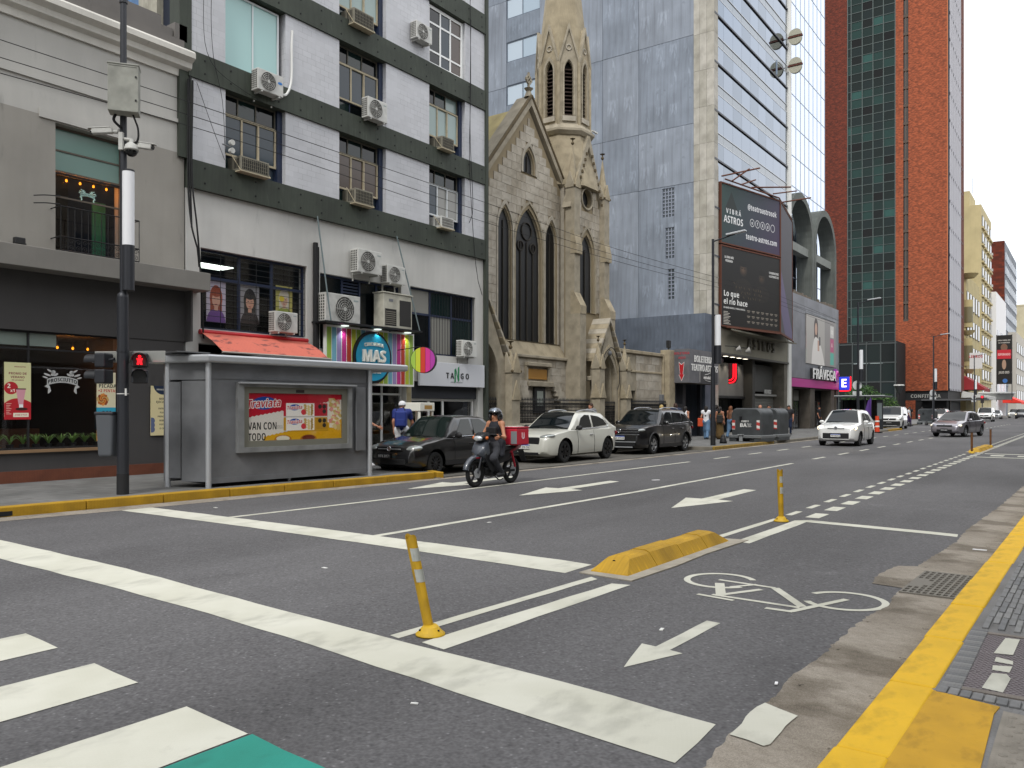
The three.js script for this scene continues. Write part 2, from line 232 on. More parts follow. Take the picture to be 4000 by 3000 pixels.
// painted ramp and bobbled paving at the crossing
mesh('painted_ramp', prism([[kR(-3) + 0.2, -2.2], [kR(-4.86) + 0.235, -4.86], [-0.385, -4.78], [-0.40, -4.66], [-0.385, -3.9], [-0.37, -2.2]], 0.0, 0.101), mat('#d6a41e', 0.75, { map: rep(T.paint, 0.7), bumpMap: rep(T.fine, 0.4), bumpScale: 0.005 }), pr);
{
  const t = mesh('tactile_slab', prism([[-0.35, -2.2], [-0.365, -3.9], [-0.365, -4.72], [0.6, -4.6], [0.6, -2.2]], 0.0, 0.102), mat('#a09b92', 0.85, { map: rep(T.stone, 0.6) }), pr);
  const dome = new THREE.SphereGeometry(0.021, 10, 5, 0, 2 * Math.PI, 0, Q).scale(1, 0.4, 1), dm = mat('#99948b', 0.8, { map: rep(T.stone, 0.6) });
  for (let i = 0; i < 26; i++) for (let j = 0; j < 9; j++) { const x = -0.32 + j * 0.066 + (i % 2 ? 0.033 : 0), z = -4.64 + i * 0.066; if (z < -4.7 || x > 0.3) continue; mesh('dome', dome, dm, t, [x, 0.1, z]); }
}
// checkered service cover with a worn white stripe
{
  const cov = thing('service_cover', 'grey checkered steel service cover with worn white paint in the pavement', 'manhole cover', [-0.2, 0.095, -5.66]);
  mesh('frame', [bx(-0.455, -0.40, -0.05, 0.008, -0.68, 0.70), bx(0.5, 0.56, -0.05, 0.008, -0.68, 0.70), bx(-0.40, 0.5, -0.05, 0.008, -0.68, -0.63), bx(-0.40, 0.5, -0.05, 0.008, 0.65, 0.70)], mat('#8d8680', 0.8, { map: rep(T.stone, 0.5) }), cov);
  const pm = mat('#938a8c', 0.6, { metalness: 0.2, map: rep(T.metal, 0.6) });
  for (const [z0, z1] of [[-0.62, -0.16], [-0.15, 0.30], [0.31, 0.64]]) {
    const p = mesh('plate', bx(-0.39, 0.49, -0.05, 0.002, z0, z1), pm, cov), st = [], stud = new THREE.BoxGeometry(0.02, 0.006, 0.01);
    for (let x = -0.37; x < 0.2; x += 0.03) for (let z = z0 + 0.015; z < z1; z += 0.024) st.push(stud.clone().translate(x + (Math.round(z / 0.024) % 2) * 0.015, 0.004, z));
    tag(mesh('tread', merge(st), pm, p), null, null, null, 'stuff');
  }
  mesh('paint_stripe', [sheet([[-0.29, 0.62], [-0.19, 0.64], [-0.175, 0.36], [-0.20, 0.28], [-0.27, 0.30]], 0.009), sheet([[-0.275, 0.24], [-0.19, 0.24], [-0.185, 0.10], [-0.28, 0.14]], 0.009), sheet([[-0.28, 0.05], [-0.185, 0.06], [-0.19, -0.02], [-0.28, -0.06]], 0.009), sheet([[-0.30, -0.14], [-0.2, -0.16], [-0.19, -0.58], [-0.27, -0.57]], 0.009)], M.whitePaint, cov);
}
{ // cast iron gully grate, its holes open over a dark pit
  const g = thing('gully_grate', 'rusty grey iron gully grate with square holes beside the yellow kerb', 'grate', [-1.14, 0.006, -8.3], -0.03);
  const holes = []; for (let i = 0; i < 11; i++) for (let j = 0; j < 8; j++) { if (j < 2 && i > 3 && i < 8 || j === 2 && i > 4 && i < 7) continue; const x = -0.205 + j * 0.053, z = -0.53 + i * 0.1; holes.push(rect(x, x + 0.034, z, z + 0.07)); }
  mesh('grid', new THREE.ExtrudeGeometry(shape(rect(-0.225, 0.225, -0.57, 0.57), holes), { depth: 0.02, bevelEnabled: false }).rotateX(Q).translate(0, 0.013, 0), mat('#77736b', 0.8, { metalness: 0.2 }), g);
  mesh('pit', bx(-0.22, 0.22, -0.005, -0.0005, -0.56, 0.56), mat('#050505', 0.95), g);
}
// ---------------------------------------------------------------- painted markings on the road
const mark = (name, pts, y = 0.004, m = M.whitePaint) => mesh(name, sheet(pts, y), m, road);
function rough(pts, step = 0.35, j = 0.008) { const o = []; pts.forEach((a, i) => { const b = pts[(i + 1) % pts.length], L = Math.hypot(b[0] - a[0], b[1] - a[1]), n = Math.max(1, Math.round(L / step)); for (let k = 0; k < n; k++) o.push([a[0] + (b[0] - a[0]) * k / n + (k ? rr(-j, j) : 0), a[1] + (b[1] - a[1]) * k / n + (k ? rr(-j, j) : 0)]); }); return o; }
mark('crossing_line', rough([[-13.0, -4.6], [-10.9, -4.5], [-7.9, -4.43], [-5.6, -4.25], [-4.08, -4.15], [-2.53, -4.07], [-1.56, -3.97], [-1.54, -3.43], [-2.17, -3.49], [-2.95, -3.57], [-4.3, -3.72], [-5.65, -3.83], [-7.37, -3.9], [-9.53, -3.94], [-13.0, -4.0]]));
mesh('paint_patch', sheet(rough([[-1.45, -3.87], [-1.47, -4.22], [-1.45, -4.4], [-1.25, -4.31], [-1.26, -4.13], [-1.25, -3.87], [-1.27, -3.83]], 0.1, 0.012), 0.011), M.whitePaint, road);
mark('stop_line', rough([[-12.5, -6.92], [-12.55, -7.43], [-8.56, -7.43], [-4.59, -7.36], [-4.2, -7.31], [-4.2, -6.79], [-6.91, -6.9], [-9.35, -6.95]]));
for (const [x0, x1, z] of [[-6.2, -5.65, -2.73], [-5.12, -4.55, -2.66], [-3.97, -3.39, -2.56], [-7.33, -6.76, -2.78], [-8.46, -7.9, -2.85], [-9.6, -9.03, -2.9], [-1.7, -1.45, -2.4]]) mark('crossing_stripe', rough([[x0, z], [x1, z + 0.04], [x1, 1.4], [x0, 1.4]], 0.3));
mark('green_panel', rough([[-3.37, -2.53], [-2.0, -2.40], [-2.0, 1.4], [-3.37, 1.4]], 0.3), 0.004, mat('#1f8f80', 0.75, { map: rep(T.paint, 1.7), bumpMap: rep(T.fine, 0.9), bumpScale: 0.003 }));
mark('green_edge', rough([[-1.98, -2.40], [-1.74, -2.38], [-1.74, 1.4], [-1.98, 1.4]], 0.3));
mark('lane_line', rough([[-10.46, -7.42], [-10.35, -7.42], [-10.2, -10], [-9.97, -23.4], [-10.08, -23.4], [-10.31, -10]], 1, 0.005));
mark('lane_line', rough([[-7.44, -7.4], [-7.32, -7.4], [-7.15, -14.4], [-7.2, -24.5], [-7.31, -24.5], [-7.27, -14.4]], 1, 0.005));
for (let k = 0; k < 26; k++) { const z = -25.3 - k * 3.25; mark('lane_dash', [[-10.05, z], [-9.93, z], [-9.93, z - 1.35], [-10.05, z - 1.35]]); if (k < 24) mark('lane_dash', [[-7.4, z - 1.65], [-7.28, z - 1.65], [-7.28, z - 3.05], [-7.4, z - 3.05]]); }
mark('cycle_line', rough([[-4.05, -4.2], [-3.95, -4.18], [-3.8, -6.72], [-3.9, -6.78]]));
mark('cycle_line', rough([[-3.88, -9.8], [-3.78, -9.7], [-3.72, -11.9], [-3.81, -11.95]]));
mark('cycle_line', rough([[-3.75, -4.2], [-3.52, -4.16], [-3.43, -6.67], [-3.6, -6.63]]));
mark('cycle_line', rough([[-3.53, -9.62], [-3.34, -9.56], [-3.31, -12.1], [-3.5, -11.92]]));
mark('cycle_stop_line', rough([[-3.31, -12.08], [-1.7, -11.86], [-1.41, -11.8], [-1.39, -11.55], [-1.7, -11.62], [-3.31, -11.84]], 0.4, 0.006));
for (let k = 0; k < 74; k++) { const z = -12.46 - k * 1.06, z2 = -12.36 - k * 1.03; if (!(z < -33.2 && z > -41)) mark('cycle_dash', [[-3.8, z], [-3.7, z], [-3.7, z - 0.56], [-3.8, z - 0.56]]); mark('cycle_dash', [[-3.48, z2], [-3.28, z2], [-3.28, z2 - 0.58], [-3.48, z2 - 0.58]]); }
mark('far_crossing_line', [[-3.25, -31.2], [-0.9, -31.1], [-0.9, -31.4], [-3.25, -31.5]]); mark('far_crossing_line', [[-3.2, -33.7], [-0.9, -33.5], [-0.9, -33.85], [-3.2, -34.05]]);
for (let k = 0; k < 3; k++) mark('far_crossing_stripe', [[-2.9 + k * 0.8, -32.2], [-2.5 + k * 0.8, -32.2], [-2.5 + k * 0.8, -32.9], [-2.9 + k * 0.8, -32.9]]);
const laneArrow = (x, z, sl = 0) => { const p = [[0, 0], [-0.44, -1.6], [-0.14, -1.6], [-0.13, -3.75], [0.14, -3.68], [0.16, -1.62], [0.46, -1.55]]; mark('lane_arrow', rough(p.map(([a, b]) => [x + a + sl * b, z + b]), 0.5, 0.006)); };
laneArrow(-5.57, -12.26); laneArrow(-8.68, -12.4); laneArrow(-11.2, -12.1);
mark('cycle_arrow', rough([[-2.37, -4.52], [-2.51, -5.05], [-2.4, -5.04], [-2.38, -5.88], [-2.27, -5.87], [-2.29, -5.02], [-2.19, -5.0]], 0.2, 0.003));
{ // bicycle sign: two broken wheel rings and the frame in strokes
  const ring = (cx, cz, rx, rz, w, a0, a1) => { const o = [], i = []; for (let k = 0; k <= 40; k++) { const a = a0 + (a1 - a0) * k / 40; o.push([cx + rx * Math.cos(a), cz + rz * Math.sin(a)]); i.unshift([cx + (rx - w) * Math.cos(a), cz + (rz - w) * Math.sin(a)]); } return sheet([...o, ...i], 0.004); };
  const st = (a, b, w) => { const dx = b[0] - a[0], dz = b[1] - a[1], l = Math.hypot(dx, dz), nx = -dz / l * w / 2, nz = dx / l * w / 2; return sheet([[a[0] + nx, a[1] + nz], [b[0] + nx, b[1] + nz], [b[0] - nx, b[1] - nz], [a[0] - nx, a[1] - nz]], 0.004 + rnd() * 0.0008); };
  const L = [ring(-2.84, -7.34, 0.33, 0.35, 0.06, 0.55, 6.05 - 0.35), ring(-1.69, -7.16, 0.34, 0.36, 0.06, -2.75, 2.05 + 0.5)];
  const S = [[[-2.86, -7.36], [-2.32, -7.31], 0.05], [[-2.32, -7.31], [-1.92, -6.74], 0.075], [[-2.66, -7.12], [-2.5, -7.36], 0.045], [[-2.15, -6.53], [-1.93, -6.53], 0.06], [[-1.95, -6.53], [-1.69, -7.22], 0.06], [[-2.68, -6.74], [-1.93, -6.7], 0.055], [[-2.8, -7.22], [-2.61, -6.76], 0.085], [[-2.79, -6.68], [-2.45, -6.63], 0.05], [[-2.62, -6.76], [-2.4, -7.18], 0.06]];
  for (const s of S) L.push(st(...s)); mesh('bicycle_sign', L, M.whitePaint, road);
}
tag(mesh('service_cover_outline', [sheet([[-7.2, -30.1], [-7.0, -30.1], [-6.3, -31.8], [-6.5, -31.8]], 0.006)], mat('#4b4b4d', 0.9), road));
// scraps of paper and paint spots on the asphalt
for (const [x, z, s, c] of [[-8.05, -16.9, 0.09, '#e8e8e8'], [-6.95, -9.2, 0.03, '#d9d9d4'], [-6.3, -5.6, 0.035, '#cfcfcc'], [-11.6, -8.0, 0.05, '#b9b9b4'], [-2.55, -5.45, 0.03, '#d5d5d0'], [-1.5, -4.75, 0.02, '#e6e6e6'], [-1.05, -10.6, 0.07, '#d8d8d8'], [-3.0, -3.3, 0.02, '#d0d0cc']])
  solo('litter', `small pale scrap of litter lying on the road surface`, 'litter', bx(-s, s, 0, 0.006, -s * 0.4, s * 0.4), mat(c, 0.9), [x, x > -1.6 && x < -0.9 ? 0.008 : 0.003, z], x * 3, 'pale scraps of litter on the road');
// ---------------------------------------------------------------- delineator posts and concrete separators
function delineator(x, z, label, o = {}) {
  const t = thing('delineator_post', label, 'bollard', [x, 0, z], o.turn || 0, 'posts along the cycle lane');
  const ym = mat(o.rusty ? '#7d4f24' : '#d8aa14', 0.6, { map: rep(T.metal, 0.5) });
  mesh('base', uvm(new THREE.LatheGeometry([[0.001, 0.0], [0.105, 0.0], [0.105, 0.014], [0.085, 0.03], [0.06, 0.06], [0.045, 0.075], [0.001, 0.075]].map((p) => new THREE.Vector2(...p)), 24)), mat('#e8bb12', 0.55, { map: rep(T.metal, 0.4) }), t);
  const P = new THREE.Group(); const h = o.h || 0.7, n = 20;
  const pts = [[0.036, 0.05], [0.038, h * 0.5], [0.04, h], [0.034, h], [0.033, h - 0.05]].map((p) => new THREE.Vector2(...p)), g = new THREE.LatheGeometry(pts, n);
  const pa = g.attributes.position; for (let i = 0; i < pa.count; i++) { const a = Math.atan2(pa.getZ(i), pa.getX(i)); if (pa.getY(i) > h - 0.02) pa.setY(i, h + 0.018 * Math.sin(a * 2 + 1) - (o.rusty ? 0 : 0.01)); pa.setX(i, pa.getX(i) + (o.leanX || 0) * pa.getY(i)); pa.setZ(i, pa.getZ(i) + (o.leanZ || 0) * pa.getY(i)); } g.computeVertexNormals();
  const tb = mesh('tube', uvm(g), ym, t);
  if (!o.rusty) for (const y of [h * 0.60, h * 0.81]) { const b = new THREE.CylinderGeometry(0.0415, 0.0405, 0.09, 18, 1, true, 0.2, 5.0); const q = b.attributes.position; for (let i = 0; i < q.count; i++) { q.setX(i, q.getX(i) + (o.leanX || 0) * (q.getY(i) + y)); q.setZ(i, q.getZ(i) + (o.leanZ || 0) * (q.getY(i) + y)); } b.translate(0, y, 0); mesh('reflective_band', uvm(b), mat('#b9bcb8', 0.4, { side: THREE.DoubleSide, map: rep(T.paint, 0.2) }), tb); }
  mesh('bolt', [cyl(0.008, 0.008, 0.01, 0.075, 0.043, 0, 8), cyl(0.008, 0.008, 0.01, -0.04, 0.043, 0.065, 8), cyl(0.008, 0.008, 0.01, -0.04, 0.043, -0.065, 8)], M.dark, t);
  return t;
}
delineator(-3.83, -4.38, 'leaning yellow delineator post with two silver bands at the near crossing', { leanX: -0.22, leanZ: 0.06, h: 0.7 });
delineator(-3.63, -11.72, 'upright yellow delineator post with silver bands beyond the yellow concrete separator', { leanX: -0.03, h: 0.74 });
delineator(-3.61, -33.9, 'rusty brown delineator post at the near end of the far separator', { rusty: true, h: 0.75 });
delineator(-3.58, -40.2, 'rusty brown delineator post at the far end of the far separator', { rusty: true, h: 0.75 });
function separator(x, z, L, h, label, turn = 0) {            // yellow concrete kerb block with sloped ends, cast in four lengths
  const t = thing('lane_separator', label, 'lane separator', [x, 0, z], turn), m = mat('#ecb81c', 0.7, { map: rep(T.streak, 1.3), bumpMap: rep(T.fine, 0.6), bumpScale: 0.008 }), n = 4;
  const prof = (y) => 0.215 - 0.115 * y / h;                   // half width at height y
  for (let k = 0; k < n; k++) {
    const z0 = -L * k / n, z1 = -L * (k + 1) / n + 0.012, e0 = k === 0 ? 0.26 : 0, e1 = k === n - 1 ? 0.3 : 0, hh = h + [0, 0.008, -0.004, 0.003][k];
    const P = [], I = []; [[0, z0, 0], [hh * 0.15, z0 - e0 * 0.06, 0], [hh * 0.86, z0 - e0 * 0.8, 0], [hh, z0 - e0, 0], [hh, z1 + e1, 1], [hh * 0.86, z1 + e1 * 0.8, 1], [hh * 0.15, z1 + e1 * 0.06, 1], [0, z1, 1]].forEach(([y, zz]) => { const w = y >= hh ? prof(h) - 0.035 : prof(y * 0.97); P.push(-w, y, zz, w, y, zz); });
    const quad = (a, b, c, d) => I.push(a, b, c, a, c, d);
    for (let i = 0; i < 7; i++) quad(i * 2, i * 2 + 1, i * 2 + 3, i * 2 + 2);
    for (const sd of [0, 1]) for (const [a, b, c, d] of [[0, 1, 6, 7], [1, 2, 5, 6], [2, 3, 4, 5]]) { const q = [a, b, c, d].map((i) => i * 2 + sd); sd ? quad(q[0], q[3], q[2], q[1]) : quad(...q); }
    const g = new THREE.BufferGeometry(); g.setAttribute('position', new THREE.Float32BufferAttribute(P, 3)); g.setIndex(I); const gg = toCreasedNormals(g.toNonIndexed(), 0.25);
    mesh('block', uvm(gg), m, t);
  }
  mesh('pad', [prism([[-0.27, 0.1], [0.33, 0.16], [0.36, -L * 0.3], [0.33, -L * 0.62], [0.37, -L - 0.2], [-0.2, -L - 0.1], [-0.26, -L * 0.5]], 0.001, 0.012)], mat('#b5b0a4', 0.9, { map: rep(T.stone, 0.8) }), t);
  mesh('bolt_hole', cyl(0.02, 0.02, 0.02, -0.03, h * 0.62, -0.17, 12, 'z'), M.dark, t);
  return t;
}
separator(-3.82, -6.97, 2.6, 0.155, 'long yellow concrete lane separator with worn paint beside the bicycle marking', -0.01);
separator(-3.62, -34.6, 4.6, 0.14, 'far low yellow concrete lane separator between two rusty posts');
// ================================================================ buildings on the left: restaurant and office block
M.tile = mat('#cdced2', 0.55, { map: rep(T.tiles, 4), bumpMap: rep(T.tiles, 4), bumpScale: 0.004 });
M.lowerRender = mat('#d0cfca', 0.85, { map: rep(T.plaster, 5), bumpMap: rep(T.fine, 1.2), bumpScale: 0.003 });
M.bandGreen = mat('#4a5246', 0.75, { map: rep(T.streak, 3.5), bumpMap: rep(T.fine, 1.5), bumpScale: 0.003 });
M.blueFrame = mat('#20304f', 0.55, { map: rep(T.metal, 1) });
M.peelFrame = mat('#b9ad93', 0.75, { map: rep(T.paint, 0.6) });
M.whiteFrame = mat('#e3e4e2', 0.45); M.aluFrame = mat('#c6cacb', 0.4, { metalness: 0.2 });
// a window: the frame is the part, each pane below it a sub-part. cols and rows are the bar positions as fractions
function win(parent, x0, x1, y0, y1, z, o = {}) {
  const f = o.f ?? 0.05, d = o.d ?? 0.06, b = o.b ?? 0.035, xs = [0, ...(o.cols || []), 1].map((t) => x0 + f + (x1 - x0 - 2 * f) * t), ys = [0, ...(o.rows || []), 1].map((t) => y0 + f + (y1 - y0 - 2 * f) * t);
  const g = [bx(x0, x0 + f, y0, y1, z - d / 2, z + d / 2), bx(x1 - f, x1, y0, y1, z - d / 2, z + d / 2), bx(x0 + f, x1 - f, y0, y0 + f, z - d / 2, z + d / 2), bx(x0 + f, x1 - f, y1 - f, y1, z - d / 2, z + d / 2)];
  xs.slice(1, -1).forEach((x) => g.push(bx(x - b / 2, x + b / 2, y0 + f, y1 - f, z - d / 2 + 0.006, z + d / 2 - 0.006)));
  ys.slice(1, -1).forEach((y) => g.push(bx(x0 + f, x1 - f, y - b / 2, y + b / 2, z - d / 2 + 0.012, z + d / 2 - 0.012)));
  const w = mesh(o.name || 'window', g, o.frame || M.aluFrame, parent);
  for (let j = 0; j < ys.length - 1; j++) for (let i = 0; i < xs.length - 1; i++) {
    let m = o.glass; if (typeof m === 'function') m = m(i, j); else if (Array.isArray(m)) m = m[(i + j * 3) % m.length]; if (m === null) continue;
    const X0 = xs[i] + (i ? b / 2 : 0), X1 = xs[i + 1] - (i < xs.length - 2 ? b / 2 : 0), Y0 = ys[j] + (j ? b / 2 : 0), Y1 = ys[j + 1] - (j < ys.length - 2 ? b / 2 : 0);
    mesh('pane', bx(X0 - 0.004, X1 + 0.004, Y0 - 0.004, Y1 + 0.004, z - 0.008 - 0.02 * ((i + j) % 2 && o.slide ? 1 : 0), z - 0.002 - 0.02 * ((i + j) % 2 && o.slide ? 1 : 0)), m || M.glassDark, w);
  }
  return w;
}
// ---------------------------------------------------------------- restaurant, street front along x = -17.6
{
  const s0 = 4.2, W = 7.1, b = fac('restaurant_building', 'grey rendered corner restaurant with white cornice, dark shopfront and flat concrete canopy', 'building', -17.6, s0);
  const L = (s) => s - s0;
  const up = mat('#c3c1bb', 0.9, { map: rep(T.plaster, 5) }), low = mat('#a19d95', 0.9, { map: rep(T.plaster, 5) }), dk = mat('#4c4a49', 0.85, { map: rep(T.plaster, 4) }), ledge = mat('#85827c', 0.9, { map: rep(T.plaster, 3.3) });
  mesh('upper_wall', ext(rect(L(4.2), L(11.28), 7.66, 9.9), -0.5, 0.0), up, b);
  mesh('wall', ext(rect(L(4.2), L(11.28), 4.3, 7.66), -0.5, 0.004, [rect(L(8.33), L(9.86), 4.83, 7.57)]), low, b);
  mesh('back_wall', bx(L(4.2), L(11.28), 0, 10, -8, -7.8), dk, b); mesh('roof_slab', bx(L(4.2), L(11.28), 9.6, 9.7, -8, -0.5), dk, b);
  mesh('string_course', bx(L(4.2), L(11.28), 8.34, 8.44, 0.0, 0.05), up, b);
  mesh('lintel', bx(L(8.0), L(9.95), 7.6, 7.78, 0.004, 0.04), up, b);
  const prof = [[0, 9.45], [0.06, 9.45], [0.08, 9.6], [0.2, 9.66], [0.22, 9.78], [0.36, 9.86], [0.36, 9.98], [0.30, 10.04], [0, 10.06]];
  mesh('cornice', uvm(new THREE.ExtrudeGeometry(shape(prof.map(([x, y]) => [-x, y])), { depth: W + 0.06, bevelEnabled: false }).rotateY(Q)), mat('#dad7ce', 0.85, { map: rep(T.plaster, 2.5) }), b);
  const parapet = mat('#77736f', 0.9, { map: rep(T.plaster, 3) });
  mesh('parapet', [bx(0, W - 0.1, 10.06, 10.28, -0.35, 0.14), bx(0, W - 0.35, 10.28, 10.5, -0.35, 0.06), bx(0, W - 0.6, 10.5, 10.74, -0.35, 0.0), bx(W - 0.32, W, 10.28, 10.66, -0.35, 0.1)], parapet, b);
  mesh('canopy', rbx(0, L(11.62), 4.4, 4.82, -0.2, 0.56, 0.015), ledge, b);
  mesh('fascia', bx(0, L(11.28) , 3.2, 4.4, -0.3, 0.02), mat('#4a4847', 0.85, { map: rep(T.plaster, 4) }), b);
  mesh('fascia_return', bx(L(11.28), L(11.32), 3.2, 4.4, -0.3, 0.3), dk, b);
  mesh('pier', bx(L(9.72), L(11.28), 0.36, 3.2, -0.3, 0), dk, b);
  mesh('stall_riser', bx(0, L(9.72), 0.36, 0.72, -0.3, 0), dk, b);
  mesh('plinth', bx(0, L(11.28), 0.1, 0.36, -0.3, 0.06), mat('#7c4630', 0.8, { map: rep(T.stone, 1.2) }), b);
  mesh('sill', bx(0, L(9.72), 0.72, 0.78, -0.25, 0.07), mat('#8a6f52', 0.5), b);
  // shop window, its dark room and warm ceiling lamps
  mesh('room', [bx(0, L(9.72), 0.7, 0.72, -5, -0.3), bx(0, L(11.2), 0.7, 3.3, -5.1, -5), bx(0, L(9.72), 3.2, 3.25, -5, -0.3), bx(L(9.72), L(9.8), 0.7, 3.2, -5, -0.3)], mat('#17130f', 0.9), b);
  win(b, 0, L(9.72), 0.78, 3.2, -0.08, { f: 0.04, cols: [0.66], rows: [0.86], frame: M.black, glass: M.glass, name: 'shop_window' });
  mesh('frosted_band', bx(0, L(8.4), 2.9, 3.18, -0.12, -0.11), mat('#7d8b84', 0.5), b);
  mesh('counter', bx(0.3, L(9.2), 0.72, 1.15, -3.2, -2.6), mat('#4a2c17', 0.6), b);
  // upper window with teal blind, lamp rail, iron balconet
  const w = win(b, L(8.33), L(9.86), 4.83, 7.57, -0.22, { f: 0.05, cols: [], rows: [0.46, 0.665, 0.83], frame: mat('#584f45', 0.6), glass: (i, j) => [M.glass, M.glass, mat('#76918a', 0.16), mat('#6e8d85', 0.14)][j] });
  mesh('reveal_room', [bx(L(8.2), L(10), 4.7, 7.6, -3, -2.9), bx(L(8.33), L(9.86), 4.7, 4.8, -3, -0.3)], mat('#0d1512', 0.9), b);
  mesh('interior_panel', bx(L(9.55), L(9.84), 4.83, 6.3, -0.9, -0.85), mat('#1d6a4c', 0.6), b);
  mesh('blind_rail', bx(L(8.36), L(9.83), 6.55, 6.6, -0.2, -0.17), M.dark, w);
  // the ribbon emblem, cut vinyl on the glass, and a floodlight
}
function emblem(w, h, col) { return ctex(512, 340, (g, W, H) => { g.clearRect(0, 0, W, H); g.fillStyle = '#060606'; g.fillRect(0, 0, W, H); g.fillStyle = col; g.strokeStyle = col;
  g.beginPath(); g.moveTo(70, 150); g.quadraticCurveTo(256, 80, 442, 150); g.lineTo(442, 225); g.quadraticCurveTo(256, 155, 70, 225); g.fill();
  for (const m of [1, -1]) { g.save(); g.translate(256, 0); g.scale(m, 1); g.beginPath(); g.moveTo(186, 200); g.lineTo(215, 250); g.quadraticCurveTo(165, 270, 170, 320); g.lineTo(140, 300); g.quadraticCurveTo(150, 250, 160, 220); g.fill(); g.beginPath(); g.ellipse(110, 70, 34, 28, 0, 0, 7); g.fill(); g.beginPath(); g.ellipse(160, 50, 40, 13, -0.6, 0, 7); g.fill(); g.beginPath(); g.ellipse(75, 100, 30, 16, 0.5, 0, 7); g.fill(); g.beginPath(); g.ellipse(190, 110, 46, 14, -0.4, 0, 7); g.fill(); g.beginPath(); g.ellipse(215, 150, 34, 12, -0.3, 0, 7); g.fill(); g.restore(); }
  g.fillStyle = '#2a2a2a'; g.font = 'bold 56px sans-serif'; g.textAlign = 'center'; [...'PROSCIUTTO'].forEach((c, i) => { const t = (i - 4.5) / 4.5; g.save(); g.translate(256 + t * 158, 186 + t * t * 26); g.rotate(t * 0.28); g.scale(0.72, 1); g.fillText(c, 0, 0); g.restore(); }); }); }
const posterM = (w, h, draw, r = 0.5) => mat('#ffffff', r, { map: ctex(w, h, draw) });
{
  const place = (name, label, cat, s, y, n, w, h, m, d = 0.012) => solo(name, label, cat, card(w, h, d), m, [-17.6 + n, y, -s], Q);
  const alphaEm = (col) => { const t = emblem(1, 1, col); return mat('#ffffff', 0.6, { map: t }); };
  // cut-out emblem: built in relief so that only ribbon and cherubs exist
  const emb = (sz, m, label, p, dark) => {
    const t = thing('ribbon_emblem', label, 'emblem', p, Q), K = sz / 512, q = (a) => a.map(([x, y]) => [(x - 256) * K, (190 - y) * K]);
    const rib = []; for (let i = 0; i <= 16; i++) { const x = 70 + 372 * i / 16, tt = (x - 256) / 186; rib.push([x, 112 + 38 * tt * tt]); } for (let i = 16; i >= 0; i--) { const x = 70 + 372 * i / 16, tt = (x - 256) / 186; rib.push([x, 190 + 38 * tt * tt]); }
    mesh('ribbon', ext(q(rib), 0, 0.006), m, t);
    for (const sd of [1, -1]) { const X = (a) => a.map(([x, y]) => [256 + sd * x, y]), el = (cx, cy, rx, ry, ro) => ext(q(X(Array.from({ length: 16 }, (_, i) => { const a = i / 16 * 6.283, x = rx * Math.cos(a), y = ry * Math.sin(a); return [cx + x * Math.cos(ro) - y * Math.sin(ro), cy + x * Math.sin(ro) + y * Math.cos(ro)]; }))), 0.0005 * cx / 100, 0.005);
      mesh('ribbon_tail', ext(q(X([[182, 215], [215, 240], [172, 262], [176, 330], [156, 318], [138, 296], [152, 240], [160, 228]])), 0, 0.005), m, t);
      mesh('cherub', [el(110, 62, 26, 24, 0), el(150, 48, 40, 11, -0.5), el(80, 92, 30, 14, 0.5), el(182, 96, 44, 12, -0.35), el(208, 128, 32, 10, -0.3), el(120, 92, 22, 18, 0.2)], m, t); }
    const txt = letters('PROSCIUTTO', 46 * K, 0.003), a = txt.attributes.position; for (let i = 0; i < a.count; i++) { const x = a.getX(i) * 0.92; a.setX(i, x); a.setY(i, a.getY(i) - 38 * K * (x / (186 * K)) ** 2 + 40 * K); } mesh('lettering', txt.translate(0, 0, 0.006), dark, t);
  };
  emb(0.86, mat('#b9bab7', 0.6), 'white cherub and ribbon emblem lettered on the ground floor restaurant window', [-17.655, 2.16, -8.5], M.dark);
  emb(0.42, mat('#a7c9bf', 0.6), 'pale cherub and ribbon emblem on the upper restaurant window above the balconet', [-17.80, 6.22, -9.1], mat('#29453f', 0.6));
  place('poster', 'red and cream milkshake promotion poster reading 2 x 1 in restaurant window', 'poster', 7.62, 1.97, -0.05, 0.5, 1.15, posterM(256, 600, (g, W, H) => {
    g.fillStyle = '#d8d6a2'; g.fillRect(0, 0, W, H); g.fillStyle = '#b81d28'; g.beginPath(); g.moveTo(0, 430); g.quadraticCurveTo(110, 330, W, 420); g.lineTo(W, H); g.lineTo(0, H); g.fill(); g.beginPath(); g.arc(64, 270, 66, 0, 7); g.fill(); g.fillStyle = '#f4efe0'; g.font = 'bold 62px sans-serif'; g.fillText('2', 26, 270); g.font = 'bold 44px sans-serif'; g.fillText('x1', 56, 312);
    g.fillStyle = '#7a2130'; g.font = 'bold 34px sans-serif'; g.textAlign = 'center'; g.fillText('PROMO DE', 128, 128); g.fillText('VERANO', 128, 166); g.font = 'bold 18px sans-serif'; g.fillText('EN LICUADOS', 128, 192); g.fillText('PROSCIUTTO', 150, 52);
    g.fillStyle = '#d99aa6'; g.beginPath(); g.moveTo(110, 280); g.lineTo(205, 280); g.lineTo(180, 440); g.lineTo(135, 440); g.fill(); g.fillStyle = '#5d3b34'; g.fillRect(108, 272, 100, 12); g.fillStyle = '#eee'; g.fillRect(140, 440, 40, 40); g.fillStyle = '#3a1712'; g.beginPath(); g.ellipse(165, 490, 60, 16, 0, 0, 7); g.fill();
    g.fillStyle = '#ece6cf'; g.fillRect(84, 530, 150, 44); g.fillStyle = '#b81d28'; g.font = 'bold 17px sans-serif'; g.fillText('¡COMÉ O PASÁ!', 160, 558); g.fillStyle = '#e6c9b9'; for (let i = 0; i < 7; i++) g.fillRect(18, 430 + i * 18, 50 - (i % 3) * 10, 5); }));
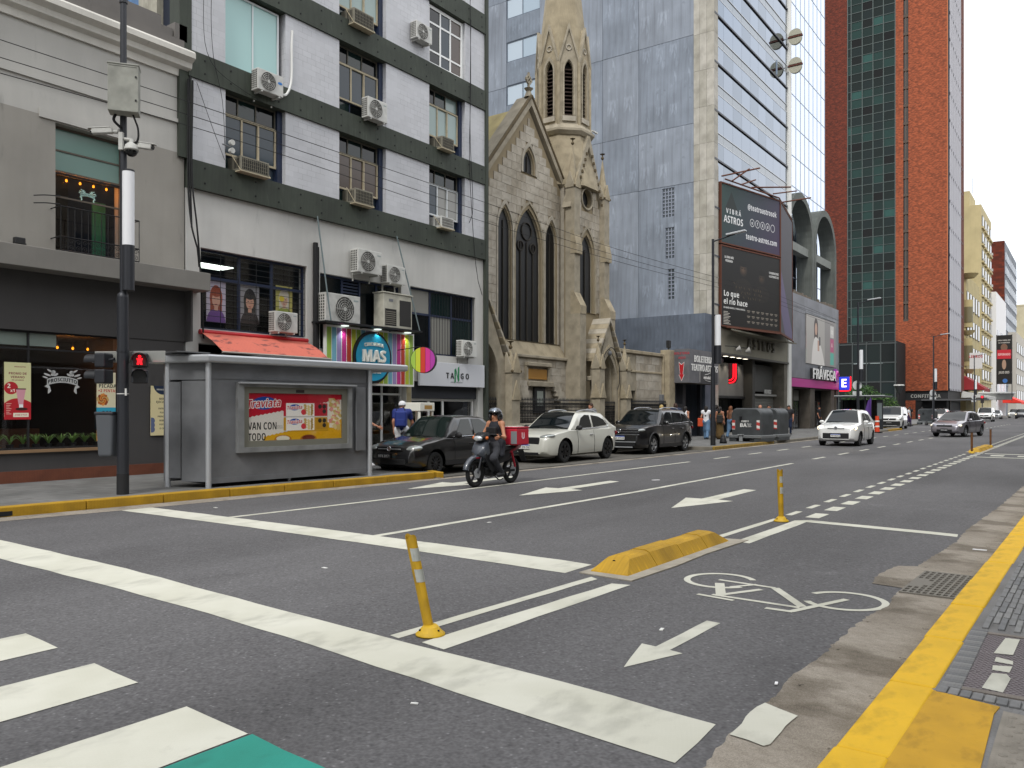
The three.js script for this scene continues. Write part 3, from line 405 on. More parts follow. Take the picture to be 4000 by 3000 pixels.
  place('poster', 'food poster with cream top and blue lower half behind the lamp post', 'poster', 9.43, 1.66, -0.05, 0.42, 1.5, posterM(220, 780, (g, W, H) => {
    g.fillStyle = '#ddd5b4'; g.fillRect(0, 0, W, 400); g.fillStyle = '#2f9dbb'; g.fillRect(0, 400, W, 250); g.fillStyle = '#d8a04c'; g.fillRect(0, 650, W, 130); g.fillStyle = '#203245'; g.beginPath(); g.arc(90, 40, 80, 0, 7); g.fill(); g.fillStyle = '#1b1b1d'; g.font = 'bold 58px sans-serif'; g.fillText('PICADA', 20, 175); g.fillStyle = '#c3232b'; g.font = 'bold 46px sans-serif'; g.fillText('+2 PINTAS', 14, 225);
    for (let i = 0; i < 60; i++) { g.fillStyle = ['#b5601f', '#d98a3b', '#8c3c17', '#c9a15e'][i % 4]; g.beginPath(); g.arc(70 + 60 * Math.cos(i * 2.4) * Math.sqrt(i / 60), 310 + 60 * Math.sin(i * 2.4) * Math.sqrt(i / 60), 14, 0, 7); g.fill(); }
    g.fillStyle = '#10202d'; g.font = 'bold 56px sans-serif'; g.fillText('DOS', 60, 480); g.fillStyle = '#e8cd2e'; g.fillText('PINTAS', 20, 540); for (let i = 0; i < 30; i++) { g.fillStyle = ['#b5601f', '#e0b050', '#8c3c17'][i % 3]; g.beginPath(); g.arc(20 + (i * 37) % 180, 670 + (i * 23) % 100, 16, 0, 7); g.fill(); } }));
  place('menu_board', 'cream executive menu board on the dark wall beside the kiosk', 'menu board', 10.72, 1.57, 0.03, 0.6, 1.14, posterM(300, 570, (g, W, H) => {
    g.fillStyle = '#dccfa0'; g.fillRect(0, 0, W, H); g.fillStyle = '#1d2c45'; g.beginPath(); g.arc(150, -20, 120, 0, 7); g.fill(); g.fillStyle = '#e9e4d0'; g.font = 'bold 24px serif'; g.textAlign = 'center'; g.fillText('PROSCIUTTO', 150, 50); g.fillStyle = '#2c2a24'; g.font = 'bold 34px sans-serif'; g.fillText('MENÚ', 150, 160); g.fillText('EJECUTIVO', 150, 196); g.font = 'bold 26px sans-serif'; ['ENTRADA', 'PLATO', 'PRINCIPAL', 'BEBIDA', 'POSTRE', 'O CAFÉ'].forEach((t, i) => g.fillText(t, 150, 270 + i * 46)); g.fillStyle = '#5b6789'; for (let i = 0; i < 3; i++) { g.beginPath(); g.arc(14, 400 + i * 50, 36, 0, 7); g.fill(); } }), 0.02);
  // pendant lamps seen through the shop window, and the row upstairs
  const bulb = mat('#3a2203', 0.4, { emissive: new THREE.Color('#ff9a1e'), emissiveIntensity: 1.6 });
  const lamp = (s, y, n, k) => { const t = thing('pendant_lamp', k ? 'small amber pendant bulb in a row inside the upper restaurant window' : 'small amber pendant bulb hanging inside the ground floor restaurant', 'lamp', [-17.6 + n, y, -s], 0, k ? 'amber bulbs in the upper window' : 'amber bulbs in the ground floor dining room'); mesh('bulb', uvm(new THREE.SphereGeometry(0.024, 10, 8).scale(1, 1.4, 1)), bulb, t); mesh('cord', cyl(0.004, 0.004, 0.3, 0, 0.19, 0, 5), M.black, t); const l = new THREE.PointLight('#ff9a3c', 0.25); l.position.set(0, -0.06, 0.06); l.castShadow = true; l.name = 'lamp_light'; t.add(l); };
  for (let i = 0; i < 5; i++) lamp(8.42 + i * 0.29, 6.5, -0.32, 1);
  for (let i = 0; i < 3; i++) lamp(8.75 + i * 0.33, 2.95, -0.8, 0);
  { const t = thing('floodlight', 'small black floodlight standing on the restaurant canopy', 'floodlight', [-17.42, 4.82, -7.55], Q); mesh('housing', rbx(-0.1, 0.1, 0.06, 0.2, -0.06, 0.06, 0.02), M.black, t); mesh('bracket', [bx(-0.012, 0.012, 0, 0.08, -0.01, 0.01), bx(0.1, 0.13, 0.07, 0.1, -0.01, 0.01)], M.black, t); }
  // scrolled iron balconet
  const bl = thing('iron_balconet', 'black wrought iron balconet with scrollwork below the upper restaurant window', 'balcony railing', [-17.6, 4.84, -9.02], Q);
  const z1 = 0.42, rail = []; for (const y of [0.02, 0.3, 0.92]) rail.push(bar(V(-0.78, y, z1), V(0.9, y, z1), 0.013), bar(V(-0.78, y, 0), V(-0.78, y, z1), 0.013), bar(V(0.9, y, 0), V(0.9, y, z1), 0.013)); mesh('rail', rail, M.iron, bl);
  for (let i = 0; i <= 12; i++) mesh('baluster', bar(V(-0.78 + i * 0.14, 0.02, z1), V(-0.78 + i * 0.14, 0.92, z1), 0.008), M.iron, bl);
  const scroll = (m) => { const p = []; for (let k = 0; k <= 22; k++) { const a = k / 22 * 8.5, r = 0.055 * (1 - k / 26); p.push([m * r * Math.cos(a), r * Math.sin(a), 0]); } return tube(p, 0.006, 40, 5); };
  const sc = [scroll(1), scroll(-1)]; for (let i = 0; i < 12; i++) for (const [y, m] of [[0.09, 0], [0.22, 1]]) mesh('scroll', sc[(m + i) % 2], M.iron, bl, [-0.71 + i * 0.14, y, z1]);
  mesh('bracket', [tube([[-1.25, 1.05, 0.3], [-1.05, 1.1, 0.3], [-0.78, 1.12, 0.4]], 0.012), tube([[-1.25, 0.9, 0.3], [-1.0, 0.95, 0.3], [-0.78, 0.95, 0.4]], 0.012)], M.iron, bl);
  // row of potted grasses on the shop sill
  const leafM = mat('#6f9a4a', 0.7, { transmission: 0.3, thickness: 0, side: THREE.DoubleSide });
  for (let i = 0; i < 11; i++) {
    const t = thing('potted_grass', 'arching green pot plant in the row on the restaurant window sill', 'plant', [-17.83, 0.78, -(7.05 + i * 0.25)], 0, 'pot plants on the restaurant sill'), lv = [];
    for (let k = 0; k < 34; k++) { const a = rr(0, 6.283), l = rr(0.2, 0.36), sp = rr(0.4, 1.0), w = 0.015, P = [], I = []; for (let q = 0; q < 5; q++) { const u = q / 4, r = l * sp * u, y = 0.1 + l * (1.5 * u - 0.9 * u * u), ww = w * (1 - u * 0.9); const cx = Math.cos(a) * r, cz = Math.sin(a) * r; P.push(cx - Math.sin(a) * ww, y, cz + Math.cos(a) * ww, cx + Math.sin(a) * ww, y, cz - Math.cos(a) * ww); if (q) { const o = q * 2; I.push(o - 2, o - 1, o + 1, o - 2, o + 1, o); } } const g = new THREE.BufferGeometry(); g.setAttribute('position', new THREE.Float32BufferAttribute(P, 3)); g.setIndex(I); g.computeVertexNormals(); lv.push(g.toNonIndexed()); }
    mesh('leaves', merge(lv), leafM, t); mesh('pot', cyl(0.06, 0.075, 0.11, 0, 0.055, 0, 10), M.dark, t);
  }
}
// ---------------------------------------------------------------- office block: white tile panels, green bands
{
  const s0 = 11.25, b = fac('office_building', 'grubby white tiled office block with dark green horizontal bands and mixed windows', 'building', -17.6, s0), L = (s) => s - s0, TOP = 21.2;
  mesh('core_wall', [bx(0.05, L(23), 6.9, TOP, -0.8, -0.3), bx(0.05, L(23), 0, TOP, -9, -8.8), bx(0.05, 0.3, 0, TOP, -8.8, -0.8), bx(L(22.8), L(23.05), 0, TOP, -8.8, -0.8), bx(0.05, L(23), TOP - 0.2, TOP, -9, -0.3)], mat('#1a2233', 0.8), b);
  const bands = [[6.88, 7.56], [9.52, 10.15], [12.13, 12.82], [14.83, 15.5], [17.5, 18.2], [20.2, 20.9]], holes = [];
  for (const [y0, y1] of bands) { mesh('band', bx(L(11.32), L(22.92), y0, y1, -0.3, 0.14), M.bandGreen, b); for (let s = 11.75; s < 22.9; s += 0.73) for (const y of [y0 + 0.17, y1 - 0.15]) holes.push(new THREE.CylinderGeometry(0.024, 0.024, 0.02, 8).rotateX(Q).translate(L(s), y, 0.14)); }
  tag(mesh('bolt_holes', merge(holes), M.dark, b), null, null, null, 'stuff');
  mesh('edge_pilaster', bx(L(22.92), L(23.06), 0, TOP, -0.3, 0.16), M.bandGreen, b);
  mesh('corner_strip', bx(L(11.1), L(11.42), 7.56, TOP, -0.3, 0.1), M.bandGreen, b);
  const cols = [[11.42, 12.36], [14.21, 16.11], [18.0, 19.98], [21.83, 22.92]];
  for (let k = 0; k < 5; k++) for (const [a, c] of cols) mesh('tile_panel', bx(L(a), L(c), bands[k][1], bands[k + 1][0], -0.28, 0.08 + rr(-0.004, 0.004)), M.tile, b);
  const wc = [[12.36, 14.21], [16.11, 18.0], [19.98, 21.83]];
  const gl = [M.glassDark, M.glassBlue, M.glassGreen];
  for (let k = 0; k < 5; k++) wc.forEach(([a, c], i) => {
    const y0 = bands[k][1], y1 = bands[k + 1][0], z = -0.14;
    if (k === 1 && i === 0 || k === 3 && i === 0) return win(b, L(a) + 0.03, L(c) - 0.12, y0 + 0.02, y1 - 0.05, z + 0.06, { f: 0.05, cols: [0.52], frame: M.aluFrame, glass: M.glassTeal });
    if (k === 2 && i === 2) return win(b, L(a) + 0.02, L(c) - 0.02, y0 + 0.02, y1 - 0.03, z + 0.1, { f: 0.1, b: 0.06, cols: [0.34, 0.66], rows: [0.22, 0.74], frame: M.whiteFrame, glass: [M.glassDark, M.glassBlue, M.glassBrown] });
    const pal = k === 2 && i === 1 ? M.glassPale : k === 0 && i === 1 ? M.glassBrown : k === 1 && i === 2 ? M.glassPale : k === 0 && i === 2 ? M.glassCurtain : M.glassBlue;
    mesh('side_jamb', bx(L(c) - 0.16, L(c), y0, y1, -0.28, -0.06), M.blueFrame, b);
    win(b, L(a), L(c) - 0.16, y1 - 0.5, y1, z - 0.03, { name: 'transom', f: 0.035, cols: [0.3, 0.64], frame: mat('#5b584f', 0.8), glass: [M.glassDark, M.glassGreen, pal === M.glassPale ? M.glassPale : M.glassDark] });
    win(b, L(a), L(c) - 0.16, y0 + 0.42, y1 - 0.5, z, { f: 0.05, b: 0.05, cols: [0.36, 0.68], frame: k === 0 && i === 2 ? M.aluFrame : M.peelFrame, glass: [pal === M.glassCurtain ? M.glassBlue : pal, pal, pal === M.glassPale ? M.glassPale : pal], slide: 1 });
    win(b, L(a), L(c) - 0.16, y0, y0 + 0.42, z - 0.05, { name: 'apron_panel', f: 0.03, cols: [0.36, 0.68], frame: M.blueFrame, glass: [M.glassGreen, M.glassDark, mat('#1f2d3a', 0.3)] });
  });
  // lower wall with its openings
  const op = [rect(L(11.71), L(14.98), 3.56, 5.52), rect(L(15.45), L(18.73), 3.3, 5.42), rect(L(19.14), L(22.48), 3.38, 5.5), rect(L(11.65), L(15.15), 0.0, 3.2), rect(L(15.5), L(18.95), 0.0, 2.9), rect(L(19.2), L(22.62), 0.0, 2.5)].map((r, i) => i > 2 ? r.map(([x, y]) => [x, y || -0.05]) : r);
  mesh('lower_wall', ext([[L(11.32), -0.06], [L(22.92), -0.06], [L(22.92), 6.88], [L(11.32), 6.88]], -0.3, 0.02, op.map((r) => r.map(([x, y]) => [x, y < 0 ? -0.055 : y]))), M.lowerRender, b);
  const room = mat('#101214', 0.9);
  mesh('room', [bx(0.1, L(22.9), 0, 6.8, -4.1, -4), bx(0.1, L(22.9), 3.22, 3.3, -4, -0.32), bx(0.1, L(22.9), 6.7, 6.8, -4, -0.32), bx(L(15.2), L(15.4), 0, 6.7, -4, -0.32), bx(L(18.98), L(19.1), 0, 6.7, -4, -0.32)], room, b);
  const bw = (a, c, y0, y1, cols, rows, g) => win(b, L(a), L(c), y0, y1, -0.14, { f: 0.06, b: 0.07, cols, rows, frame: mat('#16233f', 0.5), glass: g });
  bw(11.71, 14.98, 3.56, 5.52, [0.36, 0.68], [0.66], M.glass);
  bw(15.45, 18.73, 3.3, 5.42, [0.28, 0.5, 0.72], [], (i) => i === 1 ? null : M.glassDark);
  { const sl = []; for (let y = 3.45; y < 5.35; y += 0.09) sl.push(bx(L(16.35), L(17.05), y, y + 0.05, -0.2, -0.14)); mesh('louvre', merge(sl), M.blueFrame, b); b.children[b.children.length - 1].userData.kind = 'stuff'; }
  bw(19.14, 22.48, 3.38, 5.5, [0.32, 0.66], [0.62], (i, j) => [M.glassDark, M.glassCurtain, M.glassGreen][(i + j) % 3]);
  // security bars
  const grill = (a, c, y0, y1, dx, dy, z) => { for (let x = a; dx && x <= c + 0.01; x += dx) mesh('security_bar', bar(V(L(x), y0, z), V(L(x), y1, z), 0.008, 5), M.iron, b); for (let y = y0; dy && y <= y1; y += dy) mesh('security_bar', bar(V(L(a), y, z), V(L(c), y, z), 0.007, 5), M.iron, b); };
  grill(11.75, 14.95, 3.6, 5.5, 0, 0.145, -0.03); grill(12.3, 14.95, 3.6, 5.5, 0.53, 0, -0.035);
  grill(20.2, 22.45, 3.42, 5.46, 0.14, 0, -0.03);
  // shop fronts at street level
  mesh('pier_tile', bx(L(18.97), L(19.18), 0, 2.9, -0.28, 0.03), mat('#b0a685', 0.7, { map: rep(T.stone, 0.8) }), b);
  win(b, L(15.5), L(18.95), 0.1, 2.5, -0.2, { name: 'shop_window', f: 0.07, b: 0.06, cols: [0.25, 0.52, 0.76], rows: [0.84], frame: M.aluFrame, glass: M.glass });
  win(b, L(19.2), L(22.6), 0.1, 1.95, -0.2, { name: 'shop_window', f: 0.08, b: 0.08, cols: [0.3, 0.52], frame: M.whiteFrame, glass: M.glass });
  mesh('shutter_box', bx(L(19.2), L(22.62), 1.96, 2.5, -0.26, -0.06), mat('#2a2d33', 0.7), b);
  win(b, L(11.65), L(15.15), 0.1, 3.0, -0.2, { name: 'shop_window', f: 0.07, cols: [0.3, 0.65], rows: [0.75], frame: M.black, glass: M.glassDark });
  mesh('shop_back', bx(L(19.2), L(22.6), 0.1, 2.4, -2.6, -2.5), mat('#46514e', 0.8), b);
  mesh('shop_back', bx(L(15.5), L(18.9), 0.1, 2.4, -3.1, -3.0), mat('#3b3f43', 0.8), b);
  { const t = letters('TANGO', 0.42, 0.02); mesh('vinyl_lettering', t.translate(L(20.9), 0.95, -0.19), mat('#10211b', 0.5), b); }
  mesh('counter', bx(L(19.5), L(22.3), 0.1, 1.0, -1.9, -1.5), mat('#5d615e', 0.6), b);
  mesh('ceiling_light_panel', bx(L(12.15), L(13.3), 5.32, 5.34, -1.5, -0.9), mat('#ffffff', 0.5, { emissive: new THREE.Color('#f2fff4'), emissiveIntensity: 2.2 }), b);
  // a vertical black riser pipe with cables on the pier
  mesh('riser_pipe', [cyl(0.07, 0.07, 2.9, L(15.22), 4.75, 0.1, 10), cyl(0.03, 0.03, 3.0, L(15.33), 4.6, 0.08, 8)], M.cable, b);
}
// posters behind the beauty salon window bars
{
  const face = (bg, hair, skin, top, tint) => posterM(256, 420, (g, W, H) => { g.fillStyle = bg; g.fillRect(0, 0, W, H); g.fillStyle = hair; g.beginPath(); g.ellipse(128, 170, 84, 130, 0, 0, 7); g.fill(); g.fillRect(50, 170, 156, 150); g.fillStyle = top; g.beginPath(); g.moveTo(0, H); g.quadraticCurveTo(20, 290, 110, 290); g.lineTo(150, 290); g.quadraticCurveTo(240, 290, W, H); g.fill(); g.fillStyle = skin; g.beginPath(); g.ellipse(128, 190, 54, 76, 0, 0, 7); g.fill(); g.fillRect(104, 240, 48, 60); g.fillStyle = hair; g.beginPath(); g.ellipse(128, 120, 62, 40, 0, 0, 7); g.fill(); g.fillStyle = '#2b1a18'; g.fillRect(94, 176, 22, 7); g.fillRect(140, 176, 22, 7); g.fillStyle = '#a3343c'; g.fillRect(112, 232, 32, 10); if (tint) { g.fillStyle = tint; g.beginPath(); g.arc(90, 170, 40, 0, 7); g.fill(); } });
  const add = (s, y, w, h, m, label) => solo('salon_poster', label, 'poster', card(w, h, 0.012), m, [-17.6 - 0.22, y, -s], Q);
  add(12.3, 4.28, 0.55, 1.02, face('#b9b4c4', '#8e3d1f', '#c99c86', '#6d4a8c'), 'salon portrait poster of a red haired figure in purple behind window bars');
  add(13.3, 4.32, 0.58, 1.0, face('#8e8e90', '#15110f', '#c79a80', '#2a2220'), 'salon portrait poster of a long black haired figure behind window bars');
  add(14.4, 4.5, 0.55, 0.85, face('#b7b05a', '#cfc9b8', '#caa58e', '#8d9a3c', '#d9c21e'), 'yellow salon portrait poster above the white cooling unit');
}
// ================================================================ fittings on the office block
function splitUnit(s, y, label, o = {}) {                   // outdoor condenser, s and y at the middle of its front
  const w = o.w || 0.8, h = o.h || 0.54, d = o.d || 0.29, t = thing('outdoor_cooling_unit', label, 'air conditioner', [-17.6 + (o.n ?? 0.06), y - h / 2, -s], Q + (o.turn || 0), 'outdoor cooling units on the office block');
  const cm = o.mat || M.plasticWhite, R = Math.min(h * 0.43, w * 0.34), fx = o.fx ?? -w * 0.1;
  mesh('casing', rbx(-w / 2, w / 2, 0, h, 0.02, d, 0.018), cm, t);
  mesh('fan_recess', cyl(R, R, 0.012, fx, h * 0.5, d + 0.001, 28, 'z'), mat('#3a3936', 0.8), t);
  const hub = mesh('fan_blades', [0, 1, 2, 3].map((k) => bx(-0.045, 0.045, 0.03, R * 0.88, -0.002, 0.002).rotateY(0.4).rotateZ(k * Q).translate(fx, h * 0.5, d + 0.008)), mat('#55534e', 0.6), t);
  const gr = []; for (const k of [1, 0.82, 0.64, 0.46, 0.28]) gr.push(uvm(new THREE.TorusGeometry(R * k, 0.006, 5, 28).translate(fx, h * 0.5, d + 0.016))); for (let k = 0; k < 12; k++) { const a = k / 12 * 6.283; gr.push(bar(V(fx, h * 0.5, d + 0.02), V(fx + R * Math.cos(a), h * 0.5 + R * Math.sin(a), d + 0.016), 0.003, 4)); }
  gr.push(cyl(R * 0.17, R * 0.17, 0.012, fx, h * 0.5, d + 0.022, 14, 'z')); tag(mesh('fan_guard', merge(gr), cm, t), null, null, null, 'stuff');
  const sl = []; for (let i = 0; i < 9; i++) for (let j = 0; j < 4; j++) sl.push(bx(-w / 2 - 0.003, -w / 2 + 0.001, h * (0.08 + i * 0.097), h * (0.15 + i * 0.097), d * (0.14 + j * 0.2), d * (0.27 + j * 0.2))); tag(mesh('side_vents', merge(sl), mat('#4b4a46', 0.8), t), null, null, null, 'stuff');
  if (o.badge) mesh('badge', uvm(new THREE.CylinderGeometry(0.07, 0.07, 0.006, 20).rotateX(Q).scale(1, 0.5, 1).translate(w * 0.36, h * 0.62, d + 0.003)), mat(o.badge, 0.5), t); else mesh('name_plate', bx(w * 0.3, w * 0.44, h * 0.8, h * 0.86, d, d + 0.003), mat('#8f9a98', 0.5), t);
  if (o.bracket !== 0) for (const x of [-w * 0.34, w * 0.34]) mesh('bracket', [bx(x - 0.02, x + 0.02, -0.04, 0, -0.06, d), bx(x - 0.02, x + 0.02, -0.22, -0.04, -0.06, -0.03)], M.plasticWhite, t);
  return t;
}
splitUnit(13.46, 9.97, 'white outdoor cooling unit with blue badge below the large teal window', { badge: '#1d6fb8', n: 0.14 });
splitUnit(19.4, 13.5, 'white outdoor cooling unit beside the white barred top floor window', { n: 0.1, w: 0.74 });
splitUnit(17.3, 10.42, 'white outdoor cooling unit hung under the middle bay peeling window', { n: 0.14, w: 0.8, h: 0.6 });
splitUnit(17.02, 5.9, 'large white cooling unit on brackets below the lowest green band', { w: 0.98, h: 0.68, d: 0.34, n: 0.06 });
splitUnit(18.17, 5.68, 'small white cooling unit with teal sticker beside the larger one', { w: 0.78, h: 0.55 });
splitUnit(15.95, 4.42, 'biggest cream cooling unit with wide fan on the steel shelf', { w: 1.3, h: 0.82, d: 0.42, bracket: 0, n: 0.0, fx: 0.05 });
splitUnit(13.99, 3.88, 'white cooling unit on the awning below the yellow poster', { w: 0.74, h: 0.54, n: 0.1 });
splitUnit(21.75, 3.66, 'white cooling unit at the right-hand end above the white shop sign', { w: 0.8, h: 0.55, n: 0.05, mat: mat('#c9c9c4', 0.6) });
{ // boxy roof-top type unit
  const t = thing('boxed_cooling_unit', 'tall cream boxed cooling unit with open grille standing on the shelf', 'air conditioner', [-17.58, 4.05, -18.15], Q), m = mat('#d2cfbe', 0.6, { map: rep(T.metal, 1) });
  mesh('casing', [rbx(-0.62, 0.62, 0, 1.02, 0.0, 0.42, 0.02)], m, t); mesh('front_grille', [bx(0.06, 0.56, 0.08, 0.86, 0.42, 0.426)], mat('#2b2a29', 0.85), t); const sl = []; for (let y = 0.1; y < 0.5; y += 0.06) sl.push(bx(-0.54, -0.12, y, y + 0.03, 0.42, 0.432)); mesh('open_compartment', bx(-0.56, -0.08, 0.06, 0.56, 0.42, 0.425), mat('#1c1b1a', 0.9), t); tag(mesh('slats', merge(sl), mat('#6b675d', 0.7), t), null, null, null, 'stuff'); mesh('name_plate', bx(-0.4, -0.22, 0.78, 0.86, 0.42, 0.426), M.plasticGrey, t); mesh('lid', rbx(-0.65, 0.65, 1.02, 1.06, -0.02, 0.45, 0.01), m, t);
}
function windowUnit(s, y, label, o = {}) {
  const w = o.w || 0.72, h = o.h || 0.42, t = thing('window_cooling_unit', label, 'air conditioner', [-17.6, y - h / 2, -s], Q, 'window cooling units on the office block'), m = o.mat || mat('#8d8878', 0.75, { map: rep(T.metal, 0.7) });
  mesh('casing', rbx(-w / 2, w / 2, 0, h, -0.2, 0.34, 0.012), m, t);
  mesh('coil_face', bx(-w / 2 + 0.04, w / 2 - 0.04, 0.04, h - 0.04, 0.34, 0.344), mat('#26241f', 0.85), t);
  const g = []; for (let x = -w / 2 + 0.07; x < w / 2 - 0.05; x += 0.06) g.push(bx(x, x + 0.008, 0.04, h - 0.04, 0.344, 0.352)); for (let y2 = 0.1; y2 < h; y2 += 0.09) g.push(bx(-w / 2 + 0.04, w / 2 - 0.04, y2, y2 + 0.008, 0.345, 0.35)); tag(mesh('grille', merge(g), m, t), null, null, null, 'stuff');
  mesh('side_louvres', [0, 1, 2, 3].map((k) => bx(-w / 2 - 0.004, -w / 2, 0.06, h - 0.06, 0.06 + k * 0.06, 0.09 + k * 0.06)), mat('#1e1c19', 0.8), t);
  mesh('cage', [bx(-w / 2 - 0.02, w / 2 + 0.02, -0.03, -0.005, -0.1, 0.37), bar(V(w / 2 + 0.02, -0.02, 0.36), V(w / 2 + 0.02, h + 0.05, 0), 0.01), bar(V(-w / 2 - 0.02, -0.02, 0.36), V(-w / 2 - 0.02, h + 0.05, 0), 0.01)], M.peelFrame, t);
}
windowUnit(13.05, 7.74, 'rusty window cooling unit in a cage in the lowest row, nearest the restaurant', { w: 0.86, h: 0.36 });
windowUnit(16.84, 7.76, 'dark window cooling unit in the lowest row, middle bay');
windowUnit(20.6, 7.72, 'white gridded window cooling unit in the lowest row, bay nearest the church', { mat: M.plasticWhite, w: 0.62, h: 0.36 });
windowUnit(20.62, 10.32, 'grey gridded window cooling unit below the pale curtained window', { w: 0.62, h: 0.38 });
windowUnit(16.83, 12.92, 'weathered window cooling unit at the top of the middle bay', { w: 0.8, h: 0.44 });
{
  const t = thing('equipment_shelf', 'black steel shelf carrying the two largest cooling units over the striped sign', 'shelf', [-17.6, 3.98, -17.1], Q);
  mesh('deck', bx(-1.95, 1.95, 0, 0.05, 0, 0.62), M.iron, t); for (const x of [-1.9, -0.3, 0.9, 1.9]) mesh('bracket', bar(V(x, 0, 0.55), V(x, -0.02, 0), 0.02), M.iron, t);
  mesh('stay', bar(V(-1.75, 0.03, 0.58), V(-1.85, 2.95, 0.14), 0.022), mat('#5d6a6c', 0.6), t); mesh('stay', bar(V(1.85, 0.03, 0.6), V(1.3, 2.95, 0.14), 0.022), mat('#5d6a6c', 0.6), t);
}
{ // faded red awning above the corner shop
  const t = thing('awning', 'faded red shop awning stained with soot above the kiosk', 'awning', [-17.6, 0, -13.3], Q);
  const P = [], n = 24; for (let i = 0; i <= n; i++) { const x = -1.65 + 3.25 * i / n, sag = 0.02 * Math.sin(i * 1.7); P.push(x, 3.46 - 0.02 * i / n, 0.12, x, 3.22 + sag, 0.6, x - 0.02, 2.95 + sag * 0.5, 1.02); }
  const I = []; for (let i = 0; i < n; i++) for (let k = 0; k < 2; k++) { const a = i * 3 + k; I.push(a, a + 1, a + 4, a, a + 4, a + 3); } const g = new THREE.BufferGeometry(); g.setAttribute('position', new THREE.Float32BufferAttribute(P, 3)); g.setIndex(I); g.computeVertexNormals();
  const dirt = tex(256, 256, (x, y) => { const a = sstep(0.55, 0.75, fbm(x * 5, y * 9, 5, 9, 4, 131)), b = fbm(x * 60, y * 60, 60, 60, 2, 133); return [196 - 110 * a + 20 * (b - 0.5), 104 - 50 * a + 16 * (b - 0.5), 86 - 30 * a]; });
  mesh('canvas', uvm(g), mat('#ffffff', 0.85, { map: rep(dirt, 1.4), side: THREE.DoubleSide }), t); mesh('roller', cyl(0.06, 0.06, 3.3, -0.02, 3.47, 0.1, 12, 'x'), mat('#b3161f', 0.5), t); mesh('front_bar', cyl(0.025, 0.025, 3.3, -0.04, 2.94, 1.03, 8, 'x'), mat('#9a938b', 0.5), t); for (const x of [-1.6, 1.58]) mesh('arm', bar(V(x, 2.6, 0.05), V(x, 2.95, 1.0), 0.018), M.iron, t);
}
{ // striped sign with round blue logo
  const st = ['#8fae45', '#6da3b8', '#9584b3', '#b82d7f', '#b2371f', '#b3b830'], w = 3.62, h = 1.66, t = thing('striped_shop_sign', 'bright multicoloured striped shop sign with a round blue logo', 'sign', [-17.45, 2.31, -17.3], Q);
  mesh('board', bx(-w / 2, w / 2, 0, h, -0.05, 0.06), mat('#e8e8e4', 0.5), t);
  for (let i = 0; i < 19; i++) mesh('stripe', bx(-w / 2 + 0.04 + i * 0.187, -w / 2 + 0.04 + i * 0.187 + 0.16, 0.06, h - 0.06, 0.06, 0.066), mat(st[[0, 1, 2, 3, 4, 5][i % 6]], 0.5), t);
  mesh('logo_rim', cyl(0.77, 0.77, 0.09, -0.05, 0.82, 0.09, 40, 'z'), mat('#15191c', 0.4), t); mesh('logo_disc', cyl(0.69, 0.69, 0.03, -0.05, 0.82, 0.145, 40, 'z'), mat('#1d93b8', 0.4), t);
  mesh('lettering', letters('MAS', 0.34, 0.05, 0.008).translate(-0.05, 0.86, 0.16), mat('#efeee4', 0.4), t);
  const a = letters('CINCUENTA', 0.1, 0.03); const p = a.attributes.position; for (let i = 0; i < p.count; i++) p.setY(i, p.getY(i) - p.getX(i) ** 2 * 0.25); mesh('lettering', a.translate(-0.05, 1.21, 0.16), mat('#efeee4', 0.4), t);
  mesh('lettering', letters('BAZAR', 0.13, 0.03).translate(-0.05, 0.42, 0.16), mat('#efeee4', 0.4), t);
  for (const x of [-1.2, 0.1, 1.4]) { mesh('sign_lamp', rbx(x - 0.09, x + 0.09, h - 0.02, h + 0.05, 0.1, 0.25, 0.015), mat('#dfe3e0', 0.4, { emissive: new THREE.Color('#f0fff6'), emissiveIntensity: 0.9 }), t); const l = new THREE.SpotLight('#f2fff6', 0.8, 0, 0.9, 0.8); l.position.set(x, h - 0.06, 0.2); l.target.position.set(x, 0.6, 0.06); l.castShadow = true; l.name = 'sign_lamp_light'; t.add(l, l.target); l.target.name = 'lamp_aim'; }
}
{
  const t = thing('round_blade_sign', 'round projecting shop sign with coloured stripes beside the striped board', 'sign', [-16.62, 3.1, -18.7], 0.42);
  mesh('drum', cyl(0.4, 0.4, 0.16, 0, 0, 0, 36, 'z'), mat('#141414', 0.5), t); mesh('arm', bar(V(-0.9, 0.3, 0.0), V(-0.1, 0.42, 0), 0.012), M.iron, t);
  const cs = ['#a3c54a', '#c8cf32', '#cf3a24', '#d32d8e', '#b23aa2']; cs.forEach((c, i) => { const x0 = -0.38 + i * 0.154, x1 = x0 + 0.144, P = []; for (let k = 0; k <= 6; k++) { const x = x0 + (x1 - x0) * k / 6; P.push([x, Math.sqrt(Math.max(0, 0.148 - x * x))]); } for (let k = 6; k >= 0; k--) { const x = x0 + (x1 - x0) * k / 6; P.push([x, -Math.sqrt(Math.max(0, 0.148 - x * x))]); } mesh('stripe', ext(P, 0.08, 0.086), mat(c, 0.5), t); });
}
